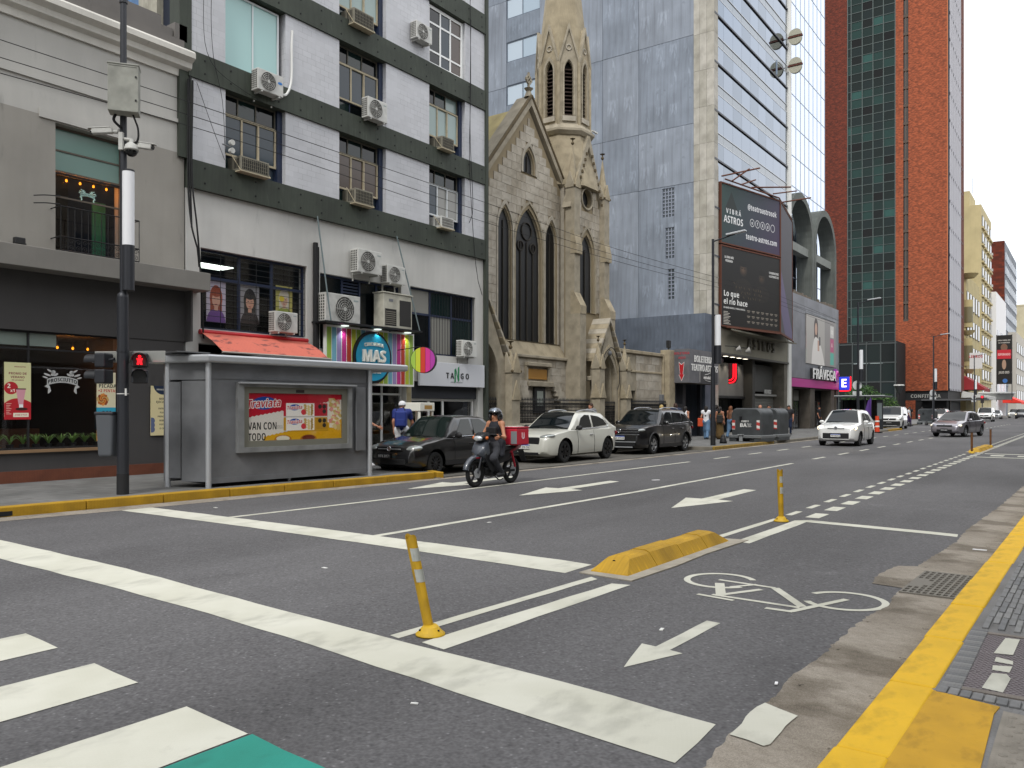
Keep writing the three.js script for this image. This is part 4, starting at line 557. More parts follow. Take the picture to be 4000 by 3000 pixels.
{
  const w = 3.36, h = 0.78, t = thing('exchange_sign', 'white shop sign board lettered in black with one green letter', 'sign', [-17.48, 2.36, -21.12], Q);
  mesh('board', rbx(-w / 2, w / 2, 0, h, -0.05, 0.06, 0.01), mat('#c9cbd0', 0.5), t); const k = mat('#1c1c1e', 0.5);
  [['T', -0.46], ['A', -0.22], ['G', 0.3], ['O', 0.58]].forEach(([c, x]) => mesh('letter', letters(c, 0.19, 0.012).translate(x + 0.12, 0.36, 0.06), k, t));
  mesh('letter', [ext([[-0.11, 0.12], [-0.05, 0.15], [-0.05, 0.6], [-0.11, 0.57]], 0.06, 0.072), ext([[-0.05, 0.56], [0.07, 0.2], [0.07, 0.3], [-0.05, 0.62]].map(([x, y]) => [x, y]), 0.061, 0.073), ext([[0.07, 0.16], [0.13, 0.22], [0.13, 0.68], [0.07, 0.64]], 0.06, 0.072)].map((g) => g.translate(0.13, 0, 0)), mat('#147a48', 0.5), t);
  mesh('small_lettering', letters('CAMBIO   EXCHANGE', 0.045, 0.006).translate(0.13, 0.15, 0.06), mat('#9fa2a6', 0.5), t);
  mesh('lettering', letters('5+', 0.12, 0.01).translate(-1.83, -0.12, -0.07), k, t);
}
// popcorn style cart in front of the shop
{
  const t = thing('vending_cart', 'white glass sided snack cart in front of the exchange shop', 'cart', [-16.9, 0.125, -18.75], Q + 0.25), w = mat('#e0ded2', 0.5);
  mesh('base', rbx(-0.45, 0.45, 0.08, 0.7, -0.3, 0.3, 0.03), w, t); mesh('top', rbx(-0.48, 0.48, 1.42, 1.68, -0.33, 0.33, 0.02), w, t); for (const [x, z] of [[-0.42, -0.27], [0.42, -0.27], [-0.42, 0.27], [0.42, 0.27]]) mesh('post', bx(x - 0.03, x + 0.03, 0.7, 1.42, z - 0.03, z + 0.03), w, t);
  mesh('pane', bx(-0.39, 0.39, 0.7, 1.42, 0.26, 0.265), M.glass, t); mesh('tray', rbx(-0.38, 0.38, 0.7, 0.8, -0.22, 0.22, 0.02), mat('#c8861c', 0.7), t); mesh('label', bx(-0.2, 0.3, 1.48, 1.6, 0.33, 0.336), mat('#a9803a', 0.6), t); for (const x of [-0.38, 0.38]) mesh('wheel', cyl(0.08, 0.08, 0.04, x, 0.08, 0.3, 14, 'x'), M.rubber, t);
}
// drop cables, pipes and the overhead lines along the street
const cableThing = (label, lines, r = 0.012, group) => solo('cable', label, 'cable', merge(lines.map((p) => tube(p, r, 20, 5))), M.cable, undefined, 0, group);
cableThing('thick bundle of black cables hanging down between restaurant and office block', [[[-17.42, 9.5, -11.32], [-17.4, 7.5, -11.3], [-17.38, 5.9, -11.34]], [[-17.4, 9.4, -11.38], [-17.36, 7, -11.34], [-17.3, 6.0, -11.42], [-17.33, 5.4, -11.5], [-17.4, 4.6, -11.6], [-17.45, 3.3, -11.7]], [[-17.42, 9.4, -11.27], [-17.4, 6.5, -11.28], [-17.25, 5.7, -11.3], [-17.3, 5.5, -11.42], [-17.4, 5.0, -11.55]]], 0.022);
cableThing('thin cables looping over the top windows of the office block', [[[-17.44, 13, -12.1], [-17.42, 11.6, -11.9], [-17.42, 10.2, -11.95], [-17.42, 9.2, -12.2], [-17.44, 7.9, -12.3]], [[-17.44, 13, -11.75], [-17.42, 10.3, -11.75], [-17.4, 9.9, -12.0], [-17.42, 9.6, -12.9], [-17.42, 9.5, -13.4]], [[-17.42, 9.4, -11.5], [-17.42, 8.5, -11.9], [-17.44, 7.75, -12.28]]], 0.007);
cableThing('pair of thin cables running down the church end of the office block', [[[-17.42, 16, -21.98], [-17.42, 13, -22.02], [-17.42, 10, -21.95], [-17.42, 8.2, -22.1], [-17.42, 6.9, -22.25], [-17.42, 6.0, -22.45], [-17.45, 5.6, -22.7]], [[-17.44, 15, -22.05], [-17.43, 11, -22.0], [-17.43, 8.3, -22.12], [-17.43, 8.0, -21.95]]], 0.012);
cableThing('white pipe curving up from the blue badged cooling unit', [[[-17.3, 9.85, -13.85], [-17.4, 9.9, -14.1], [-17.48, 10.3, -14.35], [-17.5, 11.4, -14.4], [-17.5, 11.75, -14.42]]], 0.035).material = mat('#d8d8d4', 0.6);
for (const [y, x, dy, n] of [[8.05, -15.45, 0, 'uppermost'], [7.8, -15.5, 0.05, 'middle'], [7.62, -15.62, 0.12, 'lowest']]) solo('overhead_line', `${n} of the three black overhead lines strung along the buildings`, 'cable', tube([[x - 0.3, y + 0.1, 6], [x, y - 0.05 - dy, -4], [x, y, -11], [x, y - dy, -20], [x + 0.05, y - 0.1, -28], [x + 0.4, y - 0.05, -36], [x + 0.2, y + 0.3, -46], [x + 0.2, y + 0.1, -62]], 0.008, 80, 5), M.cable, undefined, 0, 'overhead lines along the left pavement');
{ const t = thing('wall_lamp', 'little white double spotlight fixed beside the lowest office window', 'lamp', [-17.4, 8.05, -12.38], Q); for (const y of [0.12, -0.08]) mesh('head', cyl(0.06, 0.07, 0.1, 0, y, 0.1, 12, 'z'), M.plasticWhite, t); mesh('arm', bar(V(-0.2, 0.05, 0.02), V(0, 0.02, 0.05), 0.02), M.plasticGrey, t); }
// ================================================================ kiosk, posts and street furniture
M.kioskGrey = mat('#8b8d90', 0.5, { metalness: 0.35, map: rep(T.metal, 1.9), bumpMap: rep(T.metal, 2.7), bumpScale: 0.006 });
{
  const t = thing('newspaper_kiosk', 'closed grey metal newspaper kiosk with a framed advert and curved roof edge', 'kiosk', [-13.49, 0.125, -9.15], 1.4855), S = M.kioskGrey, y = (v) => v - 0.125;
  mesh('front_wall', ext(rect(0.03, 3.84, y(0.22), y(2.5)), -0.12, -0.05), S, t);
  mesh('header_panel', bx(0.06, 3.8, y(2.18), y(2.47), -0.05, -0.035), S, t); mesh('skirt', bx(0.06, 3.8, y(0.2), y(0.3), -0.06, -0.03), S, t);
  const side = (x0, z0, x1, z1, a, b, n, m = S) => { const L = Math.hypot(x1 - x0, z1 - z0), o = mesh(n, bx(0, L, y(a), y(b), -0.02, 0.02), m, t, [x0, 0, z0]); o.rotation.y = -Math.atan2(z1 - z0, x1 - x0); return o; };
  const dl = side(0.0, -0.06, -0.24, -0.52, 0.24, 2.14, 'door'); mesh('handle', [bx(0.30, 0.33, y(1.05), y(1.2), 0.02, 0.045)], M.steel, dl); mesh('hinge', [bx(0.05, 0.07, y(1.9), y(2.0), 0.02, 0.03)], M.steel, dl); mesh('hinge', [bx(0.05, 0.07, y(0.5), y(0.6), 0.02, 0.03)], M.steel, dl);
  side(-0.25, -0.54, -0.4, -0.86, 0.3, 2.12, 'folding_shutter'); side(0.02, -0.1, -0.36, -0.82, 2.16, 2.5, 'side_header');
  mesh('back_wall', bx(-0.36, 4.2, y(0.22), y(2.5), -1.0, -0.95), S, t); side(3.86, -0.06, 4.2, -0.95, 0.22, 2.5, 'end_wall');
  mesh('floor_plate', bx(0.0, 3.85, y(0.2), y(0.24), -0.95, -0.12), M.iron, t);
  for (const [x, z] of [[0, 0], [3.87, 0], [-0.37, -0.82]]) mesh('post', cyl(0.052, 0.052, 2.38, x, 1.17, z, 16), M.steel, t);
  for (const [x, z] of [[1.9, -0.2], [1.9, -0.8], [0.6, -0.8], [3.2, -0.8]]) mesh('foot', cyl(0.04, 0.04, 0.1, x, 0.05, z, 10), M.steel, t);
  // roof: bull-nosed rim all round a shallow tray
  const rim = [[-0.62, -1.15], [-0.06, 0.12], [4.82, 0.12], [4.82, -1.15]], m = M.steel, RG = [];
  const roofP = shape(rim.map(([x, z]) => [x, -z]));
  mesh('roof', uvm(new THREE.ExtrudeGeometry(roofP, { depth: 0.06, bevelEnabled: true, bevelSize: 0.045, bevelThickness: 0.045, bevelSegments: 5 }).rotateX(-Q).translate(0, y(2.5) + 0.02, 0)), m, t);
  for (const [a, c] of [[-0.5, 0.15], [1.2, 2.4], [2.45, 3.0]]) mesh('roof_flap', bx(a, c, y(2.66), y(2.68), -0.95, -0.2), S, t);
  // advert case
  const fr = mesh('advert_frame', ext(rect(0.59, 3.34, y(0.76), y(2.13)), -0.05, 0.05, [rect(0.72, 3.24, y(0.86), y(2.04))]), mat('#a6a8a8', 0.45, { metalness: 0.4, map: rep(T.metal, 1.1) }), t);
  mesh('hood', bx(0.6, 3.42, y(2.1), y(2.13), 0.05, 0.12), M.steel, fr);
  mesh('inner_frame', ext(rect(0.72, 3.24, y(0.86), y(2.04)), -0.045, 0.0, [rect(0.85, 3.11, y(0.98), y(1.92))]), mat('#7d7c70', 0.5, { metalness: 0.4 }), fr);
  mesh('maker_plate', bx(1.93, 2.13, y(1.94), y(2.0), 0.0, 0.006), posterM(128, 40, (g, W, H) => { g.fillStyle = '#2b2020'; g.fillRect(0, 0, W, H); g.fillStyle = '#e8e3d8'; g.font = 'bold 36px sans-serif'; g.textAlign = 'center'; g.fillText('W', 64, 33); }), fr);
  mesh('side_box', rbx(3.47, 3.73, y(0.69), y(2.08), -0.05, 0.03, 0.01), S, t);
  const ad = posterM(1024, 430, (g, W, H) => {
    g.fillStyle = '#ded9cf'; g.fillRect(0, 0, W, H); g.fillStyle = '#b8122a'; g.beginPath(); g.moveTo(0, 0); g.lineTo(W, 0); g.lineTo(W, 50); for (let i = 0; i <= 40; i++) g.lineTo(860 - i * 21.5, 70 + i * 3.6 + (i % 2) * 9); g.lineTo(0, 220); g.fill();
    g.fillStyle = '#d9a50f'; g.beginPath(); g.moveTo(160, H); for (let i = 0; i <= 40; i++) g.lineTo(160 + i * 21.6, 390 - i * 3.8 + (i % 2) * 9); g.lineTo(W, H); g.fill();
    const logo = (x, y, s) => { g.save(); g.translate(x, y); g.scale(s, s); g.rotate(-0.05); g.fillStyle = '#1c4aa6'; g.beginPath(); g.ellipse(190, 22, 130, 62, 0, 0, 7); g.fill(); g.font = 'italic bold 104px sans-serif'; g.lineWidth = 16; g.strokeStyle = '#f3eee6'; g.lineJoin = 'round'; g.strokeText('Traviata', 0, 60, 370); g.fillStyle = '#c2172c'; g.fillText('Traviata', 0, 60, 370); g.restore(); };
    logo(-18, 78, 0.95); g.fillStyle = '#14140f'; g.font = 'bold 92px sans-serif'; g.save(); g.scale(0.72, 1); g.fillText('VAN CON', 0, 330); g.fillText('TODO', 0, 428); g.restore(); g.fillStyle = '#6d6a60'; g.font = '16px sans-serif'; g.fillText('ANIMÁ EL', 286, 306); g.fillText('DESAYUNO', 280, 324);
    for (const [y0, c1, c2] of [[88, '#bd1830', '#b3152b'], [222, '#c89a1e', '#b98a18']]) { g.fillStyle = '#2a251c22'; g.fillRect(374, y0 + 8, 490, 126); g.fillStyle = '#efece4'; g.fillRect(376, y0, 330, 122); g.fillStyle = c1; g.fillRect(366, y0, 26, 122); g.fillRect(706, y0, 150, 122); g.fillStyle = c2; g.fillRect(720, y0 + 6, 130, 110); logo(398, y0 + 34, 0.46); for (let i = 0; i < 26; i++) { g.fillStyle = ['#c7a95f', '#ddc88a', '#a98a40'][i % 3]; g.save(); g.translate(600 + (i * 37) % 110, y0 + 20 + (i * 53) % 90); g.rotate(i); g.fillRect(-13, -10, 26, 20); g.restore(); } g.fillStyle = '#191512'; for (const [dx, dy] of [[0, 0], [50, 0], [50, 46]]) { g.beginPath(); g.arc(770 + dx, y0 + 32 + dy, 21, 0, 7); g.fill(); } g.fillStyle = '#d23a44'; g.beginPath(); g.arc(584, y0 + 84, 27, 0, 7); g.fill(); }
    for (let i = 0; i < 30; i++) { g.save(); g.translate(900 + (i * 41) % 100, 60 + i * 9); g.rotate(i * 0.7); g.fillStyle = ['#d9c58c', '#c7ad62', '#d98d80', '#e6ddc4'][i % 4]; g.fillRect(-28, -22, 56, 44); g.restore(); }
    for (const [x, c] of [[360, '#e3dcc8'], [640, '#6d2b16']]) { g.fillStyle = '#b5761f'; g.beginPath(); g.ellipse(x, 424, 92, 40, 0, 0, 7); g.fill(); g.fillStyle = c; g.beginPath(); g.ellipse(x, 416, 72, 26, 0, 0, 7); g.fill(); }
  }, 0.35);
  solo('advert_print', 'red, white and yellow cracker advert behind glass in the kiosk wall', 'advert', card(2.26, 0.94, 0.01), ad, [-13.49 + 0.0852 * 1.98 - 0.035, 1.45, -9.15 - 0.9964 * 1.98], 1.4855);
  mesh('glass', bx(0.85, 3.11, y(0.98), y(1.92), -0.012, -0.008), M.glass, fr);
}
// ---------------------------------------------------------------- signal and camera post by the kiosk
const YAW = 35.46 * Math.PI / 180;
{
  const p = [-13.73, 0.125, -7.63], Y = (v) => v - 0.125, pole = thing('lamp_post', 'tall dark grey post with white tube light, cameras and signal heads beside the kiosk', 'lamp post', p, YAW);
  mesh('lower_tube', [cyl(0.098, 0.095, 3.42, 0, 1.71, 0, 24), uvm(new THREE.LatheGeometry([[0.095, 3.42], [0.09, 3.47], [0.06, 3.5]].map((q) => new THREE.Vector2(...q)), 24))], M.pole, pole);
  mesh('foot_band', cyl(0.101, 0.101, 0.36, 0, 0.18, 0, 24), mat('#17181a', 0.7), pole);
  mesh('upper_tube', cyl(0.06, 0.05, 6.6, 0.01, 6.7, 0, 18), M.pole, pole); mesh('collar', cyl(0.068, 0.066, 0.14, 0.01, Y(8.72), 0, 18), M.pole, pole);
  mesh('clamp', cyl(0.105, 0.105, 0.05, 0, Y(2.62), 0, 20), M.pole, pole); mesh('cable_tie', [cyl(0.099, 0.099, 0.015, 0, Y(1.87), 0, 18), bx(0.07, 0.1, Y(1.84), Y(1.96), 0.06, 0.08)], mat('#c9c9c6', 0.6), pole);
  mesh('arm', bar(V(0, 10, 0), V(1.0, 10.4, 0.6), 0.04), M.pole, pole); mesh('lantern', rbx(0.9, 1.5, 10.36, 10.44, 0.4, 0.8, 0.02), M.plasticGrey, pole);
  const tl = mesh('tube_light', cyl(0.098, 0.098, 1.28, 0.11, Y(5.08), 0.03, 24), mat('#e2e3e6', 0.45), pole); mesh('tube_cap', cyl(0.1, 0.1, 0.03, 0.11, Y(5.73), 0.03, 24), M.pole, tl); mesh('tube_base', cyl(0.1, 0.1, 0.78, 0.11, Y(4.05), 0.03, 24), M.pole, tl);
  // control box and cameras
  const box = thing('control_box', 'light grey metal control cabinet strapped to the post above the cameras', 'control box', [p[0], 6.68, p[2]], YAW + 0.32), bm = mat('#a9aaa0', 0.6, { map: rep(T.metal, 0.8) });
  mesh('cabinet', rbx(-0.2, 0.28, 0, 0.8, 0.0, 0.3, 0.012), bm, box); mesh('lid', rbx(-0.21, 0.29, 0.795, 0.82, -0.01, 0.31, 0.008), bm, box); for (const y of [0.2, 0.6]) mesh('lock', cyl(0.018, 0.018, 0.02, 0.24, y, 0.305, 10, 'z'), M.black, box); mesh('door_seam', bx(-0.18, 0.26, 0.76, 0.765, 0.3, 0.303), M.dark, box);
  mesh('conduit', tube([[-0.1, 0, 0.1], [-0.13, -0.1, 0.1], [-0.02, -0.22, 0.08]], 0.025), M.cable, box); mesh('conduit', tube([[0.18, 0, 0.15], [0.26, -0.25, 0.15], [0.24, -0.45, 0.15], [0.12, -0.5, 0.12]], 0.018), M.cable, box); mesh('vent', bx(-0.212, -0.2, 0.5, 0.62, 0.1, 0.2), bm, box);
  const cam = (label, q, yaw, pitch) => { const c = thing('bullet_camera', label, 'camera', [p[0] + q[0], q[1], p[2] + q[2]], yaw); const h = mesh('housing', [rbx(-0.05, 0.05, -0.05, 0.05, 0.0, 0.34, 0.02), rbx(-0.058, 0.058, 0.045, 0.06, 0.02, 0.4, 0.006)], M.plasticWhite, c); h.rotation.x = pitch; mesh('lens', cyl(0.038, 0.038, 0.02, 0, 0, 0.345, 16, 'z'), M.blackGloss, h); mesh('mount', [cyl(0.03, 0.03, 0.12, 0, -0.02, -0.05, 12, 'z'), cyl(0.05, 0.05, 0.05, 0, 0, -0.1, 12, 'z')], M.plasticWhite, c); };
  cam('white bullet camera aimed to the left from the post', [-0.14, 6.44, 0.1], YAW - 1.35, 0.12); cam('white bullet camera aimed to the right behind the dome camera', [0.16, 6.2, -0.13], YAW + 1.4, 0.2);
  const d = thing('dome_camera', 'white dome security camera hanging from a bracket on the post', 'camera', [p[0] + 0.17, 5.98, p[2] - 0.06], YAW); mesh('shell', uvm(new THREE.LatheGeometry([[0.001, 0.3], [0.03, 0.3], [0.04, 0.24], [0.1, 0.19], [0.12, 0.12], [0.12, 0.09], [0.001, 0.09]].map((q) => new THREE.Vector2(...q)), 24)), M.plasticWhite, d); mesh('dome', uvm(new THREE.SphereGeometry(0.1, 20, 12, 0, 6.3, Q, Q).translate(0, 0.09, 0)), M.blackGloss, d); mesh('bracket', [bar(V(0, 0.28, 0), V(-0.14, 0.3, 0), 0.03, 8), bx(-0.2, -0.13, 0.1, 0.4, -0.06, 0.06)], M.plasticWhite, d);
  // street name plate seen from behind, traffic and walking signals
  solo('street_name_plate', 'grey rounded street name plate seen from behind on the post', 'sign', rbx(-0.66, 0.66, -0.1, 0.1, -0.008, 0.008, 0.008), mat('#8f908c', 0.6, { metalness: 0.3 }), [p[0] - 0.02, 2.52, p[2] - 0.14], YAW - 0.12);
  const head = (label, x, turn, lit) => {
    const h = thing('signal_head', label, 'traffic light', [p[0] + x * Math.cos(YAW), 2.05, p[2] - x * Math.sin(YAW)], turn), hm = mat('#24262b', 0.45);
    for (const [k, y] of [[0, 0.40], [1, 0.12]]) { const b = mesh('lamp_housing', rbx(-0.13, 0.13, y - 0.125, y + 0.125, -0.1, 0.1, 0.03), hm, h);
      if (lit) { mesh('lens', bx(-0.1, 0.1, y - 0.1, y + 0.1, 0.1, 0.106), mat(k ? '#0c0d0e' : '#150303', 0.4), b); if (!k) { const rm = mat('#300205', 0.5, { emissive: new THREE.Color('#ff1420'), emissiveIntensity: 1.7 }); mesh('standing_figure', [cyl(0.026, 0.026, 0.006, 0.0, y + 0.06, 0.11, 14, 'z'), ext([[-0.035, y - 0.02], [-0.05, y + 0.03], [0.05, y + 0.03], [0.035, y - 0.02], [0.045, y - 0.08], [0.01, y - 0.08], [0, y - 0.03], [-0.01, y - 0.08], [-0.045, y - 0.08]], 0.107, 0.113)], rm, b); const l = new THREE.PointLight('#ff2030', 0.06); l.position.set(0, y, 0.2); l.castShadow = true; l.name = 'signal_glow'; h.add(l); } mesh('visor', uvm(new THREE.CylinderGeometry(0.125, 0.125, 0.12, 20, 1, true, Math.PI * 0.5, Math.PI).rotateX(Q).translate(0, y + 0.0, 0.15)), mat('#1c1e22', 0.5, { side: THREE.DoubleSide }), b); }
      else { mesh('visor', uvm(new THREE.CylinderGeometry(0.11, 0.11, 0.22, 20, 1, true, Math.PI * 0.4, Math.PI * 1.2).rotateX(Q).translate(0, y, 0.2)), mat('#1c1e22', 0.5, { side: THREE.DoubleSide }), b); mesh('lens', cyl(0.1, 0.1, 0.01, 0, y, 0.1, 20, 'z'), M.blackGloss, b); } }
    mesh('hanger', bar(V(0, 0.4, -0.08), V(0, 0.42, -0.2), 0.025, 8), hm, h);
  };
  head('dark vehicle signal heads turned away on the left of the post', -0.33, YAW - 1.75, 0); head('walking signal showing a red standing figure on the post', 0.3, YAW + 0.35, 1);
  const bin = thing('litter_bin', 'dark grey litter bin hung on the left of the signal post', 'litter bin', [p[0] - 0.26 * Math.cos(YAW), 0.76, p[2] + 0.26 * Math.sin(YAW)], YAW);
  const bp = (w, d) => rect(-w, w, -d, d); const lathe = []; { const g = new RoundedBoxGeometry(0.3, 0.76, 0.3, 3, 0.05), a = g.attributes.position; for (let i = 0; i < a.count; i++) { const k = 0.8 + 0.25 * (a.getY(i) + 0.38) / 0.76; a.setX(i, a.getX(i) * k); a.setZ(i, a.getZ(i) * k); } g.translate(0, 0.4, 0); g.computeVertexNormals(); mesh('body', uvm(g), mat('#52565b', 0.5), bin); mesh('rim', rbx(-0.165, 0.165, 0.74, 0.8, -0.165, 0.165, 0.02), M.pole, bin); }
}
// ---------------------------------------------------------------- street lamps farther along
function streetLamp(x, z, label, o = {}) {
  const t = thing('street_lamp', label, 'street lamp', [x, 0.125, z], YAW, 'street lamps on the left pavement');
  mesh('lower_tube', cyl(0.1, 0.095, 3.2, 0, 1.6, 0, 18), M.pole, t); mesh('foot_band', cyl(0.104, 0.104, 0.4, 0, 0.2, 0, 18), mat('#141517', 0.7), t); mesh('upper_tube', cyl(0.06, 0.055, 5.3, 0, 5.8, 0, 14), M.pole, t);
  const tl = mesh('tube_light', cyl(0.12, 0.12, 1.25, 0.2, 4.72, 0, 20), mat('#e4e6e8', 0.45), t); mesh('tube_base', cyl(0.14, 0.14, 0.75, 0.2, 3.72, 0, 20), M.pole, tl); mesh('tube_bracket', [bx(0, 0.2, 5.3, 5.36, -0.03, 0.03), bx(0, 0.2, 3.4, 3.46, -0.03, 0.03)], M.pole, tl);
  mesh('arm', bar(V(0, 8.35, 0), V(0.75, 8.55, 0.55), 0.03, 8), M.pole, t); const ln = mesh('lantern', rbx(-0.05, 0.75, -0.035, 0.035, -0.12, 0.12, 0.02), mat('#b9bcbf', 0.5), t, [0.5, 8.55, 0.4]); ln.rotation.set(0, -0.6, 0.1);
  if (o.signs) { mesh('round_sign', cyl(0.3, 0.3, 0.02, 0, 3.05, -0.13, 28, 'z'), mat('#c6c8c8', 0.6), t); mesh('plate_sign', bx(-0.3, 0.3, 2.42, 2.66, -0.14, -0.12), mat('#c6c8c8', 0.6), t); }
  return t;
}
streetLamp(-12.71, -32.05, 'slim dark street lamp with white tube light in front of the theatre');
streetLamp(-12.5, -56.4, 'dark street lamp with a round sign back in front of the bus shelter', { signs: 1 });
streetLamp(-12.4, -86.5, 'distant street lamp standing before the brick tower', { signs: 1 });
streetLamp(-12.6, -121, 'farthest street lamp beside the cream apartment block', { signs: 1 });
// refuse containers
function container(x, z, turn, label, o = {}) {
  const t = thing('refuse_container', label, 'waste container', [x, 0.125, z], turn, 'grey refuse containers by the kerb'), m = mat('#54585a', 0.5, { metalness: 0.15, map: rep(T.metal, 1.5) });
  const W = 1.42, H = 1.48, P = []; const k = 8; P.push([-W / 2 + 0.04, 0.25], [W / 2 - 0.02, 0.25], [W / 2, 0.8]); for (let i = 0; i <= k; i++) { const a = Q * i / k; P.push([W / 2 - 0.28 + 0.28 * Math.cos(a), H - 0.3 + 0.3 * Math.sin(a)]); } for (let i = 0; i <= k; i++) { const a = Q + Q * i / k; P.push([-W / 2 + 0.26 + 0.24 * Math.cos(a), H - 0.26 + 0.26 * Math.sin(a)]); } P.push([-W / 2 + 0.02, 0.8]);
  mesh('body', ext(P, -0.62, 0.62, [], 0.05), m, t); mesh('lid', ext(P.slice(4, -2).map(([x, y]) => [x * 0.97, y + 0.015]), -0.5, 0.5, [], 0.03), mat('#888c8b', 0.45, { map: rep(T.metal, 1.2) }), t);
  mesh('base_bumper', rbx(-0.8, 0.8, 0.16, 0.3, -0.72, 0.74, 0.03), mat('#76797a', 0.5, { metalness: 0.3 }), t); for (const x of [-0.62, 0.62]) mesh('skid', rbx(x - 0.18, x + 0.18, 0, 0.17, -0.6, 0.7, 0.02), m, t); mesh('pedal', [bx(-0.25, -0.1, 0.02, 0.3, 0.72, 0.78), bx(-0.3, -0.05, 0.3, 0.34, 0.7, 0.84)], mat('#8e9192', 0.5), t);
  mesh('handle', rbx(-0.3, -0.18, 0.98, 1.16, 0.62, 0.68, 0.02), M.iron, t);
  for (const x of [-0.61, 0.61]) mesh('warning_plate', bx(x - 0.075, x + 0.075, 0.55, 0.98, 0.62, 0.632), posterM(64, 180, (g, W2, H2) => { g.fillStyle = '#d8d6d2'; g.fillRect(0, 0, W2, H2); g.fillStyle = '#b8403a'; for (let i = -2; i < 6; i++) { g.beginPath(); g.moveTo(0, i * 50); g.lineTo(W2, i * 50 + 34); g.lineTo(W2, i * 50 + 60); g.lineTo(0, i * 50 + 26); g.fill(); } }), t);
  if (o.text) { mesh('lettering', letters('BA', 0.17, 0.006).scale(1.15, 1, 1).translate(-0.12, 0.75, 0.62), mat('#e6e6e2', 0.6), t); mesh('lettering', letters('155511', 0.085, 0.006).translate(-0.05, 0.93, 0.62), mat('#e6e6e2', 0.6), t); mesh('lettering', ['Buenos', 'Aires', 'Ciudad'].map((s, i) => letters(s, 0.045, 0.005).translate(0.17, 0.81 - i * 0.06, 0.62)), mat('#d0d0cc', 0.6), t); }
  return t;
}
container(-12.85, -37.2, -0.15, 'big grey lettered refuse container by the kerb in front of the theatre', { text: 1 });
container(-12.75, -39.2, -0.1, 'grey refuse container standing just behind the lettered one');
container(-13.2, -88.5, -0.1, 'distant grey refuse container near the brick tower');
// black cone-like pavement bollards
for (const [x, z, l] of [[-13.1, -34.2, 'small black tapered bollard near the lamp in front of the theatre'], [-12.9, -77, 'small black tapered bollard behind the delivery van, nearer one'], [-12.7, -84.5, 'small black tapered bollard behind the delivery van, farther one']]) { const t = thing('pavement_bollard', l, 'bollard', [x, 0.125, z]); mesh('body', uvm(new THREE.LatheGeometry([[0.001, 0], [0.16, 0], [0.15, 0.08], [0.1, 0.28], [0.07, 0.36], [0.001, 0.4]].map((q) => new THREE.Vector2(...q)), 16)), M.black, t); mesh('ring', cyl(0.12, 0.11, 0.03, 0, 0.24, 0, 16), mat('#3b3b3d', 0.4), t); }
